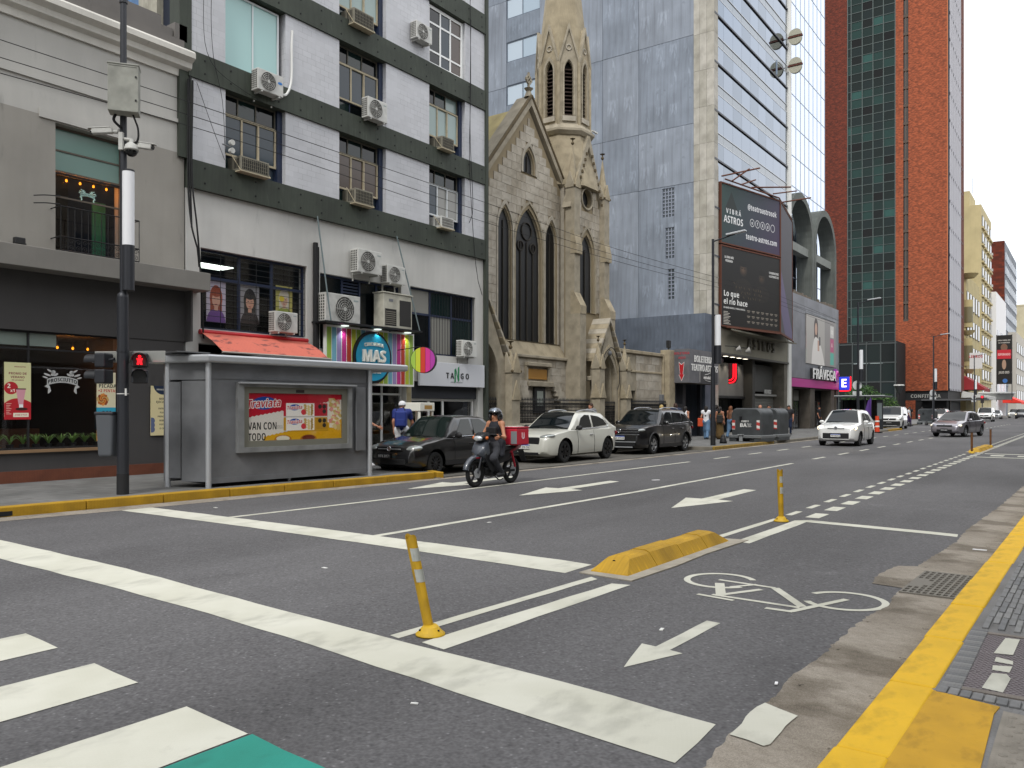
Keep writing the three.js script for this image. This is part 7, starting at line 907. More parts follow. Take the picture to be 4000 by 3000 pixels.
{ const t = block('slab_block', 'far office slab with brown brick flank and grey gridded street side', -17.6, 231, 268, 42.5, 14, mat('#8a9099', 0.8, { map: rep(T.metal, 12) }), { n: 10, fl: 3.4, frame: mat('#78808a', 0.7), glass: mat('#87929c', 0.2) }); mesh('brown_flank', bx(-14, -0.02, 0, 42.6, 0, 0.1), mat('#8a5f3d', 0.9, { map: rep(brickTex, 30) }), t); mesh('roof_house', bx(-10, -4, 42.5, 45, -14, -2), mat('#8f7f69', 0.9), t); }
block('pale_house', 'pale stone house at the far end of the street', -16.5, 292, 330, 33, 16, mat('#c6bda0', 0.9, { map: rep(T.plaster, 9) }), { n: 6, fl: 4, cornice: 1 });
block('grey_house', 'low grey house closing the view at the far end', -15.8, 240, 290, 21, 12, mat('#b3aea4', 0.9), { n: 8, fl: 4 });
// theatre marquee, posters and awnings beyond the tower
{
  const t = thing('far_billboard', 'tall dark far billboard with a red band over the street', 'billboard', [-12.65, 5.98, -165]); mesh('panel', card(2.3, 8.5, 0.3).translate(0, 4.25, 0), posterM(160, 600, (g, W, H) => { g.fillStyle = '#16130f'; g.fillRect(0, 0, W, H); g.fillStyle = '#d8d4cc'; g.font = 'bold 20px sans-serif'; g.textAlign = 'center'; g.fillText('UNA OBRA DE', 80, 70); g.fillText('LA COMEDIA', 80, 100); g.fillStyle = '#7a5946'; g.beginPath(); g.ellipse(80, 150, 36, 44, 0, 0, 7); g.fill(); g.fillStyle = '#c01f2e'; g.fillRect(8, 180, 144, 110); g.fillStyle = '#e6c9c4'; g.font = 'bold 40px sans-serif'; g.fillText('ESPERANDO', 80, 250, 130); g.fillStyle = '#a98a74'; g.beginPath(); g.ellipse(80, 360, 22, 60, 0, 0, 7); g.fill(); g.fillStyle = '#d8d4cc'; g.fillText('JULIO 2025', 80, 470, 110); g.fillStyle = '#3a6fb3'; g.beginPath(); g.arc(90, 560, 26, 0, 7); g.fill(); }), t); mesh('frame', [bx(-1.2, -1.1, -3, 8.6, -0.3, -0.1), bx(1.1, 1.2, -3, 8.6, -0.3, -0.1)], M.iron, t);
  const q = thing('far_marquee', 'pale curved theatre canopy over the far pavement', 'canopy', [-17, 3.3, -168]); mesh('canopy', uvm(new THREE.CylinderGeometry(5.2, 4.6, 1.3, 28, 1, false, 0, Math.PI).translate(0.6, 0.65, 0)), mat('#a8aaa8', 0.6), q); mesh('rim', uvm(new THREE.CylinderGeometry(5.3, 5.3, 0.25, 28, 1, false, 0, Math.PI).translate(0.6, 1.2, 0)), mat('#cfd1cf', 0.6), q);
  const bxs = (name, label, cat, x0, x1, y0, y1, s0, s1, c) => { const o = thing(name, label, cat, [(x0 + x1) / 2, y0, -(s0 + s1) / 2]); mesh('canvas', ext([[-(x1 - x0) / 2, y1 - y0], [(x1 - x0) / 2, 0.25], [(x1 - x0) / 2, 0], [-(x1 - x0) / 2, 0]], -(s1 - s0) / 2, (s1 - s0) / 2), mat(c, 0.7), o); mesh('valance', bx((x1 - x0) / 2, (x1 - x0) / 2 + 0.04, -0.3, 0.25, -(s1 - s0) / 2, (s1 - s0) / 2), mat(c, 0.75), o); };
  bxs('shop_awning', 'dark red shop awning at the far corner house', 'awning', -17.5, -14.4, 4.8, 7.2, 152, 160, '#8c1c22'); bxs('shop_awning', 'bright red shop awning at the far end of the street', 'awning', -16, -12.6, 3.0, 4.8, 205, 225, '#d8301f'); bxs('shop_awning', 'white flat shop canopy under the dark red awning', 'awning', -17.5, -13.8, 3.5, 4.6, 150, 164, '#cfcfca');
  const p = thing('far_shop_sign', 'small white shop sign with red lettering on the corner house', 'sign', [-15.6, 8.2, -152]); mesh('board', bx(-0.9, 0.9, 0, 2.6, -0.1, 0.1), mat('#d9d6d2', 0.6), p); mesh('lettering', letters('LIBROS', 0.42, 0.03).translate(0, 2.0, 0.1), mat('#b3202a', 0.5), p);
}
// ---------------------------------------------------------------- bus shelter, planting, flag and cones at the side street
{
  const t = thing('bus_shelter', 'dark bus shelter with flat roof and advertising end panel', 'bus shelter', [-14.2, 0.125, -65]); mesh('roof', rbx(-1.8, 1.72, 2.38, 2.5, -2.5, 0.4, 0.03), mat('#4b4e51', 0.5), t); mesh('roof_edge', bx(-1.82, 1.74, 2.47, 2.53, 0.4, 0.44), mat('#b9bcbd', 0.5), t); for (const x of [-1.7, 0.3]) mesh('post', bx(x - 0.05, x + 0.05, 0, 2.4, -0.1, 0), M.pole, t); mesh('back_glass', bx(-1.7, 0.9, 0.4, 2.2, -1.0, -0.97), M.glassDark, t); mesh('end_panel', rbx(1.08, 1.52, 0, 2.2, -0.2, 0.0, 0.05), M.pole, t); mesh('end_screen', bx(1.14, 1.46, 0.75, 1.95, 0.0, 0.01), mat('#6d7577', 0.25), t); mesh('bench', bx(-1.3, 0.6, 0.45, 0.52, -0.85, -0.5), M.pole, t);
  const f = thing('flag', 'purple flag on a thin pole beside the bus shelter', 'flag', [-12.6, 0.125, -60.8]); mesh('pole', cyl(0.02, 0.02, 2.4, 0, 1.2, 0, 6), M.iron, f); const P = [], I = []; for (let i = 0; i <= 8; i++) for (let j = 0; j <= 6; j++) { const u = i / 8, v = j / 6; P.push(-u * 0.55 * (0.4 + 0.6 * v), 2.3 - v * 1.5 - u * 0.2 * (1 - v), 0.06 * Math.sin(u * 6 + v * 3)); if (i && j) { const a = i * 7 + j; I.push(a, a - 1, a - 8, a, a - 8, a - 7); } } const g = new THREE.BufferGeometry(); g.setAttribute('position', new THREE.Float32BufferAttribute(P, 3)); g.setIndex(I); g.computeVertexNormals(); mesh('cloth', g, mat('#5b3a86', 0.8, { side: THREE.DoubleSide }), f);
  const c = thing('safety_post', 'tall orange and white plastic safety post at the kerb end', 'safety post', [-11.95, 0, -59.4]); mesh('base', rbx(-0.3, 0.3, 0, 0.08, -0.3, 0.3, 0.02), M.rubber, c); mesh('tube', cyl(0.17, 0.12, 1.1, 0, 0.6, 0, 16), mat('#d5431c', 0.6), c); for (const y of [0.45, 0.8]) mesh('reflective_band', cyl(0.165, 0.15, 0.1, 0, y, 0, 16), mat('#d9d9d4', 0.5), c);
  const s = thing('globe_lamp', 'small white globe garden lamp on a post behind the shelter', 'lamp', [-13.9, 0.125, -78]); mesh('post', cyl(0.04, 0.04, 3, 0, 1.5, 0, 8), M.iron, s); mesh('shade', uvm(new THREE.CylinderGeometry(0.42, 0.12, 0.7, 16).translate(0, 3.2, 0)), mat('#3a3b3d', 0.5), s); mesh('cap', cyl(0.45, 0.4, 0.12, 0, 3.6, 0, 16), M.plasticWhite, s);
}
function bush(name, label, x, z, r, h, n, col, kind) {
  const t = thing(name, label, 'tree', [x, 0.125, z], 0, 'planting at the side street'), lv = [], lm = col.map((c) => mat(c, 0.7, { transmission: 0.25, thickness: 0, side: THREE.DoubleSide }));
  mesh('trunk', uvm(new THREE.CylinderGeometry(0.05, 0.1, h * 0.6, 8).translate(0, h * 0.3, 0)), mat('#5a4a38', 0.9), t);
  for (let c = 0; c < col.length; c++) { const L = []; for (let k = 0; k < n; k++) { const a = rr(0, 6.283), e = rr(-0.5, 1.4), q = r * Math.cbrt(rr(0.1, 1)), cx = q * Math.cos(a) * Math.cos(e), cy = h * 0.62 + q * Math.sin(e) * 0.9 * (h / (2 * r)), cz = q * Math.sin(a) * Math.cos(e), l = rr(0.16, 0.34), w = l * 0.16, d = V(Math.cos(a) * 0.9, rr(-0.5, 0.7), Math.sin(a) * 0.9).normalize(), sd = V(-d.z, rr(-0.3, 0.3), d.x).normalize().multiplyScalar(w); const p = [V(cx, cy, cz), V(cx, cy, cz).addScaledVector(d, l * 0.5).add(sd), V(cx, cy - l * 0.12, cz).addScaledVector(d, l), V(cx, cy, cz).addScaledVector(d, l * 0.5).sub(sd)]; const g = new THREE.BufferGeometry(); g.setAttribute('position', new THREE.Float32BufferAttribute([p[0], p[1], p[2], p[0], p[2], p[3]].flatMap((v) => v.toArray()), 3)); g.setAttribute('uv', new THREE.Float32BufferAttribute(new Array(12).fill(0), 2)); g.computeVertexNormals(); L.push(g); } mesh('crown', mergeGeometries(L), lm[c], t); }
}
bush('leafy_shrub', 'lush green palm like shrub tree behind the bus shelter, nearer the shop', -16.6, -76.5, 1.5, 3.4, 700, ['#3d6a22', '#5d8a2e', '#294d1a']);
bush('leafy_shrub', 'lower green shrub tree behind the bus shelter, nearer the road', -15.2, -78, 1.2, 2.7, 600, ['#44702a', '#6c9434', '#2c4f1c']);
{ const t = thing('far_signal', 'far traffic signal showing red beside the distant lamp post', 'traffic light', [-11.9, 0.125, -123]); mesh('post', cyl(0.06, 0.06, 3.2, 0, 1.6, 0, 8), M.pole, t); mesh('housing', rbx(-0.2, 0.2, 2.3, 3.3, -0.15, 0.15, 0.05), M.black, t); mesh('red_lens', cyl(0.14, 0.14, 0.04, 0, 3.1, 0.16, 14, 'z'), mat('#40040a', 0.4, { emissive: new THREE.Color('#ff2030'), emissiveIntensity: 1.8 }), t); const l = new THREE.PointLight('#ff2030', 0.3); l.position.set(0, 3.1, 0.4); l.castShadow = true; l.name = 'signal_glow'; t.add(l); }
// blue wall and pale chimney stack seen over the restaurant roof
{ const t = thing('rooftop_wall', 'bright blue rooftop wall with peeling white corner behind the restaurant', 'wall', [-21, 9.7, -11.15]); mesh('blue_panel', bx(-4, 1.7, 0, 6, -0.3, 0), mat('#5f8fc4', 0.7, { map: rep(T.streak, 5) }), t); mesh('peeling_corner', bx(1.7, 2.5, 0, 6, -0.3, 0.02), mat('#d8d3c0', 0.9, { map: rep(T.streak, 1.6) }), t); }
// ================================================================ opposite side of the street (outside the picture; mirrored in glass and car paint)
{
  const row = [[-5, -22, 13, '#8d8579', 'stone faced office building'], [-22, -41, 16, '#a59f93', 'pale rendered apartment building'], [-41, -66, 11, '#7b7470', 'brown brick hotel building'], [-66, -100, 18, '#96938c', 'grey concrete office building'], [-100, -170, 15, '#a39c8c', 'cream apartment terrace building']];
  for (const [z0, z1, h, c, l] of row) {   // row runs up the street on the right
    const t = thing('opposite_building', l + ' across the street with rows of dark windows', 'building', [3.6, 0, z0]), W = z0 - z1, n = Math.round(W / 3.2), f = Math.floor((h - 4.5) / 3.1); mesh('wall', bx(0, 12, 0, h, -W + 0.03, 0), mat(c, 0.9, { map: rep(T.plaster, 6) }), t); mesh('shop_band', bx(-0.06, 0, 0.4, 3.4, -W + 0.6, -0.6), M.glassDark, t); mesh('ledge', bx(-0.7, 0, 3.7, 4.1, -W + 0.03, 0), mat('#6f6b64', 0.9), t);
    for (let i = 0; i < n; i++) for (let k = 0; k < f; k++) mesh('window', bx(-0.03, 0.02, 5 + k * 3.1, 6.9 + k * 3.1, -(i + 0.75) * W / n, -(i + 0.25) * W / n), M.glassBlue, t);
  }
  for (const [x0, x1, z0, z1, h, c, l] of [[3.6, 26, 13, 52, 26, '#8a8276', 'stone corner building behind the viewer on the right'], [-46, -17.6, 15, 56, 23, '#97928a', 'rendered corner building behind the viewer on the left']]) {
    const t = thing('corner_building', l, 'building', [x0, 0, z0]), W = x1 - x0, n = Math.round(W / 3.2), f = Math.floor((h - 4.5) / 3.1); mesh('wall', bx(0, W, 0, h, 0, z1 - z0), mat(c, 0.9, { map: rep(T.plaster, 6) }), t); mesh('shop_band', bx(0.6, W - 0.6, 0.4, 3.4, -0.06, 0), M.glassDark, t); for (let i = 0; i < n; i++) for (let k = 0; k < f; k++) mesh('window', bx((i + 0.25) * W / n, (i + 0.75) * W / n, 5 + k * 3.1, 6.9 + k * 3.1, -0.03, 0.02), M.glassBlue, t);
  }
}
// ================================================================ vehicles (front end at +z)
const csg = new Evaluator(); csg.attributes = ['position', 'normal', 'uv'];
function loft(secs) {                                       // closed skin through equal sections of [x, y, z]
  const n = secs[0].length, P = [], I = []; for (const s of secs) for (const p of s) P.push(...p);
  for (let i = 0; i < secs.length - 1; i++) for (let k = 0; k < n; k++) { const a = i * n + k, b = i * n + (k + 1) % n; I.push(a, b, b + n, a, b + n, a + n); }
  for (const [o, f] of [[0, 1], [(secs.length - 1) * n, 0]]) for (let k = 1; k < n - 1; k++) f ? I.push(o, o + k + 1, o + k) : I.push(o, o + k, o + k + 1);
  const g = new THREE.BufferGeometry(); g.setAttribute('position', new THREE.Float32BufferAttribute(P, 3)); g.setIndex(I); return g;
}
const curve = (pts) => (x) => { if (x <= pts[0][0]) return pts[0][1]; for (let i = 1; i < pts.length; i++) if (x <= pts[i][0]) { const [a, b] = pts[i - 1], [c, d] = pts[i], t = (x - a) / (c - a); return b + (d - b) * (t * t * (3 - 2 * t) * 0.4 + t * 0.6); } return pts[pts.length - 1][1]; };
const mirrorX = (h) => [...h, ...h.slice(1, -1).reverse().map(([x, y, z]) => [-x, y, z])];
function wheel(parent, R, w, x, z, o) {
  const sg = Math.sign(x), t = mesh('wheel', uvm(new THREE.LatheGeometry([[R * 0.6, -w / 2], [R * 0.92, -w / 2], [R * 0.985, -w * 0.38], [R, -w * 0.2], [R, w * 0.2], [R * 0.985, w * 0.38], [R * 0.92, w / 2], [R * 0.62, w / 2], [R * 0.6, w * 0.3]].map((p) => new THREE.Vector2(...p)), 36).rotateZ(-Q)), M.rubber, parent, [x, R, z]);
  const rm = o.rim || mat('#9a9da1', 0.3, { metalness: 0.8 }), g = [uvm(new THREE.TorusGeometry(R * 0.63, R * 0.05, 8, 36).rotateY(Q).translate(sg * w * 0.4, 0, 0)), cyl(R * 0.12, R * 0.12, 0.05, sg * w * 0.42, 0, 0, 14, 'x')], n = o.spokes || 5;
  for (let k = 0; k < n; k++) for (const d of o.split ? [-0.13, 0.13] : [0]) { const s = bx(-0.02, 0.02, R * 0.05, R * 0.64, -R * (o.sw || 0.07), R * (o.sw || 0.07)).rotateX(k / n * 6.2832 + d); g.push(s.translate(sg * w * 0.4, 0, 0)); }
  mesh('rim', g, rm, t); mesh('brake_disc', cyl(R * 0.58, R * 0.58, 0.02, sg * w * 0.1, 0, 0, 24, 'x'), mat('#1c1d1f', 0.6), t); return t;
}
function car(name, label, p, turn, s) {
  const t = thing(name, label, s.cat || 'car', p, turn, s.group), { L, W, H } = s, wz = [s.fo, s.fo + s.wb], z = (q) => L / 2 - q, hw0 = W / 2;
  const top = curve(s.top), bot = curve(s.bot || [[0, 0.30], [0.25, 0.2], [L - 0.3, 0.22], [L, 0.34]]), wid = curve(s.wid || [[0, 0.72], [0.1, 0.86], [0.35, 0.96], [0.9, 1], [L - 0.9, 1], [L - 0.3, 0.95], [L - 0.08, 0.87], [L, 0.76]]), belt = s.belt;
  const st = []; for (let i = 0; i <= 40; i++) st.push(L * i / 40); st.push(0.04, 0.08, L - 0.05); st.sort((a, b) => a - b);
  const bulge = (q) => 0.018 * (Math.exp(-(((q - wz[0]) / 0.42) ** 2)) + Math.exp(-(((q - wz[1]) / 0.42) ** 2)));
  const sec = (q, z0) => { const w = hw0 * wid(q) + bulge(q) * (s.flare || 1), yb = bot(q), yt = top(q), h = yt - yb, cr = q < s.a ? 0.03 : 0.015; return mirrorX([[0, yb, z0], [w * 0.82, yb, z0], [w * 0.955, yb + 0.05, z0], [w * 0.985, yb + h * 0.18, z0], [w, yb + h * 0.42, z0], [w * 0.995, yb + h * 0.62, z0], [w * 0.97, yb + h * 0.80, z0], [w * 0.945, yt - 0.045, z0], [w * 0.89, yt - 0.01, z0], [w * 0.6, yt + cr * 0.6, z0], [0, yt + cr, z0]]); };
  let g = mergeVertices(loft(st.map((q) => sec(q, z(q))))); g.computeVertexNormals(); g.setAttribute('uv', new THREE.BufferAttribute(new Float32Array(g.attributes.position.count * 2), 2));
  let body = new Brush(g); body.updateMatrixWorld();
  for (const q of wz) { const c = new Brush(new THREE.CylinderGeometry(s.R * 1.17, s.R * 1.17, W + 0.6, 30).rotateZ(Q).translate(0, s.R + 0.02, z(q))); c.updateMatrixWorld(); body = csg.evaluate(body, c, SUBTRACTION); }
  const paint = s.paint; const bd = mesh('body', toCreasedNormals(body.geometry, 0.55), paint, t);
  mesh('underbody', bx(-hw0 + 0.24, hw0 - 0.24, 0.2, Math.min(0.72, belt - 0.2), z(L - 0.25), z(0.25)), M.dark, t);
  // cabin
  const tum = s.tumble || 0.34, roofY = curve([[s.a, belt - 0.06], ...(s.roof || [[s.b, H - 0.02], [(s.b + s.c) / 2, H], [s.c, H - 0.03]]), [s.d, (s.deck || belt) - 0.03]]), hwc = (y) => hw0 * 0.93 - Math.max(0, y - belt) * tum, cs = []; const nc = 30;
  for (let i = 0; i <= nc; i++) cs.push(s.a + (s.d - s.a) * i / nc); for (const q of [s.b, s.c]) cs.push(q - 0.02, q + 0.03); cs.sort((a, b) => a - b);
  const csec = (q) => { const y = roofY(q), yl = belt - 0.08, r = Math.min(0.07, Math.max(0.004, (y - belt) * 0.3)); return mirrorX([[0, yl, z(q)], [hwc(yl), yl, z(q)], [hwc((yl + y) / 2), (yl + y) / 2, z(q)], [hwc(y - r), y - r, z(q)], [hwc(y) - r * 0.35, y - r * 0.3, z(q)], [hwc(y) - r * 1.2, y, z(q)], [hwc(y) * 0.5, y + 0.022, z(q)], [0, y + 0.03, z(q)]]); };
  const cg = mergeVertices(loft(cs.map(csec))); mesh('cabin', toCreasedNormals(cg, 0.5), s.roofPaint || paint, t);
  const glass = s.glass || mat('#0d1316', 0.05, { specularIntensity: 1 });
  const gl = (name, q0, q1, m, e = 0.07, ins = 0.1) => { const P = [], I = [], nu = 12, nv = 8; for (let v = 0; v <= nv; v++) for (let u = 0; u <= nu; u++) { const q = q0 + (q1 - q0) * v / nv, y = roofY(q), k = u / nu * 2 - 1, hw = Math.max(0.2, hwc(y) - ins), dq = 0.01, sl = (roofY(q + dq) - roofY(q - dq)) / (2 * dq), nn = Math.hypot(1, sl); P.push(k * hw, y + 0.03 * (1 - Math.abs(k) ** 1.6) + 0.012 / nn, z(q) + 0.012 * sl / nn); if (u && v) { const a = v * (nu + 1) + u; I.push(a, a - 1, a - nu - 2, a, a - nu - 2, a - nu - 1); } } const g2 = new THREE.BufferGeometry(); g2.setAttribute('position', new THREE.Float32BufferAttribute(P, 3)); g2.setIndex(I); g2.computeVertexNormals(); const o = mesh(name, g2, m, t); m.side = THREE.DoubleSide; return o; };
  gl('windscreen', s.a + 0.1, s.b - 0.04, glass); if (s.d - s.c > 0.12 && !s.van) gl('rear_window', s.c + 0.05, s.d - 0.08, glass);
  for (const sd of [1, -1]) {
    (s.win || []).forEach((poly) => { const P = [], I = [], n = poly.length; for (const [q, y] of poly) P.push(sd * (hwc(y) + 0.006), y, z(q)); for (let k = 1; k < n - 1; k++) I.push(0, k, k + 1); const g2 = new THREE.BufferGeometry(); g2.setAttribute('position', new THREE.Float32BufferAttribute(P, 3)); g2.setIndex(I); g2.computeVertexNormals(); mesh('side_window', g2, glass, t); });
    if (s.trim) mesh('window_trim', tube(s.trim.map(([q, y]) => [sd * (hwc(y) + 0.01), y, z(q)]), 0.012, 40, 5), s.trimM || M.chrome, t);
    const wq = (q, y) => hw0 * wid(q) * (y > belt - 0.12 ? 0.975 : 0.998) + bulge(q) + 0.001;
    for (const q of s.doors || []) mesh('door_gap', tube([[sd * wq(q, 0.3) * 0.985, bot(q) + 0.06, z(q)], [sd * wq(q, 0.5), 0.5, z(q)], [sd * wq(q, 0.7), 0.7, z(q)], [sd * (hwc(belt) + 0.01), belt - 0.02, z(q)]], 0.006, 12, 4), M.dark, t);
    (s.handles || []).forEach((q) => mesh('door_handle', rbx(-0.012, 0.016, -0.014, 0.014, -0.09, 0.09, 0.01), s.handleM || paint, t, [sd * (wq(q, belt - 0.16) - 0.008), belt - 0.16, z(q)]));
    if (s.cladding) mesh('sill_trim', bx(-0.02, 0.012, 0.24, 0.36, z(wz[1] - s.R - 0.06), z(wz[0] + s.R + 0.06)), s.cladding, t, [sd * hw0 * 0.995, 0, 0]);
    if (s.rails) mesh('roof_rail', tube([[sd * 0.52, H - 0.0, z(s.b + 0.1)], [sd * 0.54, H + 0.05, z(s.b + 0.4)], [sd * 0.54, H + 0.05, z(s.c - 0.35)], [sd * 0.52, H - 0.02, z(s.c - 0.02)]], 0.018, 30, 6), s.railM || M.steel, t);
    const mr = mesh('wing_mirror', uvm(new THREE.SphereGeometry(1, 14, 10).scale(0.11, 0.075, 0.06)), s.mirror || paint, t, [sd * (hw0 * 0.93 + 0.13), belt + 0.06, z(s.a + 0.42)]); mesh('mirror_arm', bar(V(-sd * 0.13, -0.05, 0), V(0, -0.02, 0), 0.02), M.black, mr);
    for (const q of wz) { wheel(t, s.R, 0.2, sd * (hw0 - 0.13), z(q), s.wheel || {}); if (s.archTrim) mesh('arch_trim', uvm(new THREE.TorusGeometry(s.R * 1.18, 0.03, 6, 24, Math.PI).rotateY(Q).translate(sd * (hw0 + 0.0), s.R + 0.02, z(q))), s.archTrim, t); }
    if (s.lamp) { const [w, h, y, tilt, k, zz] = s.lamp, lm = s.lit ? mat('#d9d4c4', 0.2, { emissive: new THREE.Color('#fff1cf'), emissiveIntensity: s.lit }) : mat('#a9aeac', 0.12, { metalness: 0.5 }); const o = mesh('headlight', uvm(new THREE.SphereGeometry(1, 20, 12).scale(w / 2, h / 2, 0.16)), lm, t, [sd * (hw0 - w / 2 - (k || 0.06)), y, L / 2 - (zz || 0.2)]); o.rotation.set(0, sd * 0.55, sd * (tilt || 0)); if (s.lit) { const l = new THREE.SpotLight('#ffedc8', 1.2 * s.lit, 0, 0.5, 0.6); l.position.set(sd * (hw0 - w / 2), y, L / 2 + 0.08); l.target.position.set(sd * 0.6, 0.1, L / 2 + 9); l.castShadow = true; l.name = 'headlight_beam'; l.target.name = 'headlight_aim'; t.add(l, l.target); } mesh('lamp_bowl', uvm(new THREE.SphereGeometry(h * 0.26, 10, 8)), mat('#e8e8e4', 0.15), o, [0, 0, 0.12]); }
    mesh('tail_light', uvm(new THREE.SphereGeometry(1, 12, 8).scale(0.12, 0.09, 0.08)), mat('#7d1218', 0.25), t, [sd * (hw0 * 0.8), belt - 0.14, -L / 2 + 0.07]);
  }
  for (const [n, x0, x1, y0, y1, zf, m, r] of s.front || []) mesh(n, rbx(x0, x1, y0, y1, zf - 0.06, zf, r || 0.02), m, t).position.z = L / 2;
  if (s.plate) { const [tx, y, dk, zf] = s.plate; const pl = mesh('number_plate', card(0.4, 0.13, 0.015), posterM(256, 84, (c, w, h) => { c.fillStyle = dk ? '#23242a' : '#dcdcd8'; c.fillRect(0, 0, w, h); if (!dk) { c.fillStyle = '#2c4aa0'; c.fillRect(0, 0, w, 20); } c.fillStyle = dk ? '#c9c9c9' : '#17171a'; c.font = 'bold 58px sans-serif'; c.textAlign = 'center'; c.fillText(tx, w / 2, 72, 236); }), t, [s.px || 0, y, L / 2 + (zf || 0.02)]); }
  if (s.emblem) mesh('emblem', [cyl(0.055, 0.055, 0.02, 0, s.emblem, L / 2 + (s.ez ?? 0.0), 20, 'z'), uvm(new THREE.TorusGeometry(0.055, 0.01, 6, 20).translate(0, s.emblem, L / 2 + (s.ez ?? 0.0) + 0.01))], M.chrome, t);
  mesh('wiper', [bar(V(-0.5, belt + 0.06, z(s.a + 0.2)), V(0.02, belt + 0.03, z(s.a + 0.08)), 0.01), bar(V(0.05, belt + 0.07, z(s.a + 0.2)), V(0.5, belt + 0.03, z(s.a + 0.1)), 0.01)], M.black, t);
  return t;
}
const coat = (c, o = {}) => mat(c, 0.32, { clearcoat: 1, clearcoatRoughness: 0.04, ...o }), pk1 = 'cars parked in the bay';
car('parked_sedan', 'dusty black four door sedan parked beside the kiosk', [-13.75, 0, -16.25], 0.03, { L: 4.15, W: 1.64, H: 1.43, fo: 0.78, wb: 2.37, R: 0.29, belt: 0.9, group: pk1, a: 1.12, b: 1.82, c: 2.95, d: 3.55, deck: 0.99,
  top: [[0, 0.5], [0.03, 0.62], [0.12, 0.71], [0.5, 0.82], [1.15, 0.92], [1.6, 0.9], [3.2, 0.92], [3.6, 1.0], [4.02, 0.97], [4.12, 0.8], [4.15, 0.6]], paint: coat('#0b0b0c'), handleM: M.black, mirror: M.black, wheel: { rim: mat('#1b1b1d', 0.5), spokes: 11, sw: 0.045 }, cladding: M.black,
  win: [[[1.62, 0.95], [2.32, 0.95], [2.32, 1.35], [1.98, 1.35]], [[2.42, 0.95], [3.12, 0.97], [3.02, 1.22], [2.78, 1.35], [2.42, 1.36]]], trim: [[1.5, 0.92], [2.4, 0.93], [3.2, 0.95]], doors: [1.5, 2.37, 3.1], handles: [2.2, 2.98], lamp: [0.42, 0.17, 0.66, 0.12, 0.03, 0.22], emblem: 0.66, ez: 0.01, glass: mat('#18211f', 0.05, { specularIntensity: 1 }),
  front: [['grille', -0.4, 0.4, 0.6, 0.71, -0.0, M.black], ['grille_bar', -0.36, 0.36, 0.645, 0.665, 0.015, M.steel, 0.006], ['bumper_intake', -0.3, 0.5, 0.28, 0.42, 0.015, M.dark], ['fog_recess', 0.38, 0.62, 0.3, 0.42, -0.05, M.dark]], plate: ['HFK 817', 0.5, 1, 0.04], px: -0.15 });
car('parked_hatchback', 'pearl white five door hatchback with black wheels in the bay', [-13.7, 0, -22.0], 0.0, { L: 4.28, W: 1.8, H: 1.52, fo: 0.88, wb: 2.61, R: 0.34, belt: 0.98, group: pk1, a: 1.12, b: 2.0, c: 3.4, d: 4.12, deck: 1.06, flare: 1.6,
  top: [[0, 0.55], [0.03, 0.72], [0.15, 0.82], [0.6, 0.93], [1.2, 1.0], [1.7, 0.98], [3.5, 1.02], [4.1, 1.05], [4.24, 0.95], [4.28, 0.65]], paint: coat('#c3c3b9'), mirror: M.black, handleM: M.chrome, wheel: { rim: mat('#151517', 0.35), spokes: 6, sw: 0.075, split: 1 }, rails: 1, archTrim: null,
  win: [[[1.72, 1.03], [2.55, 1.05], [2.58, 1.42], [2.3, 1.43], [2.02, 1.33]], [[2.66, 1.05], [3.55, 1.11], [3.42, 1.28], [3.1, 1.38], [2.68, 1.42]]], trim: [[1.62, 1.0], [2.5, 1.02], [3.62, 1.09], [3.5, 1.25]], trimM: M.chrome, doors: [1.6, 2.6, 3.45], handles: [2.42], lamp: [0.5, 0.13, 0.8, 0.14, 0.02, 0.26], emblem: 0.78, ez: 0.01,
  front: [['grille', -0.52, 0.52, 0.56, 0.78, 0.0, M.black, 0.05], ['plate_recess', -0.6, 0.6, 0.4, 0.56, -0.01, M.black], ['bumper_intake', -0.5, 0.5, 0.26, 0.34, 0.01, M.dark], ['fog_recess', 0.55, 0.76, 0.42, 0.52, -0.12, M.black], ['fog_recess', -0.76, -0.55, 0.42, 0.52, -0.12, M.black]], plate: ['AC 576 OK', 0.5, 0, 0.02] });
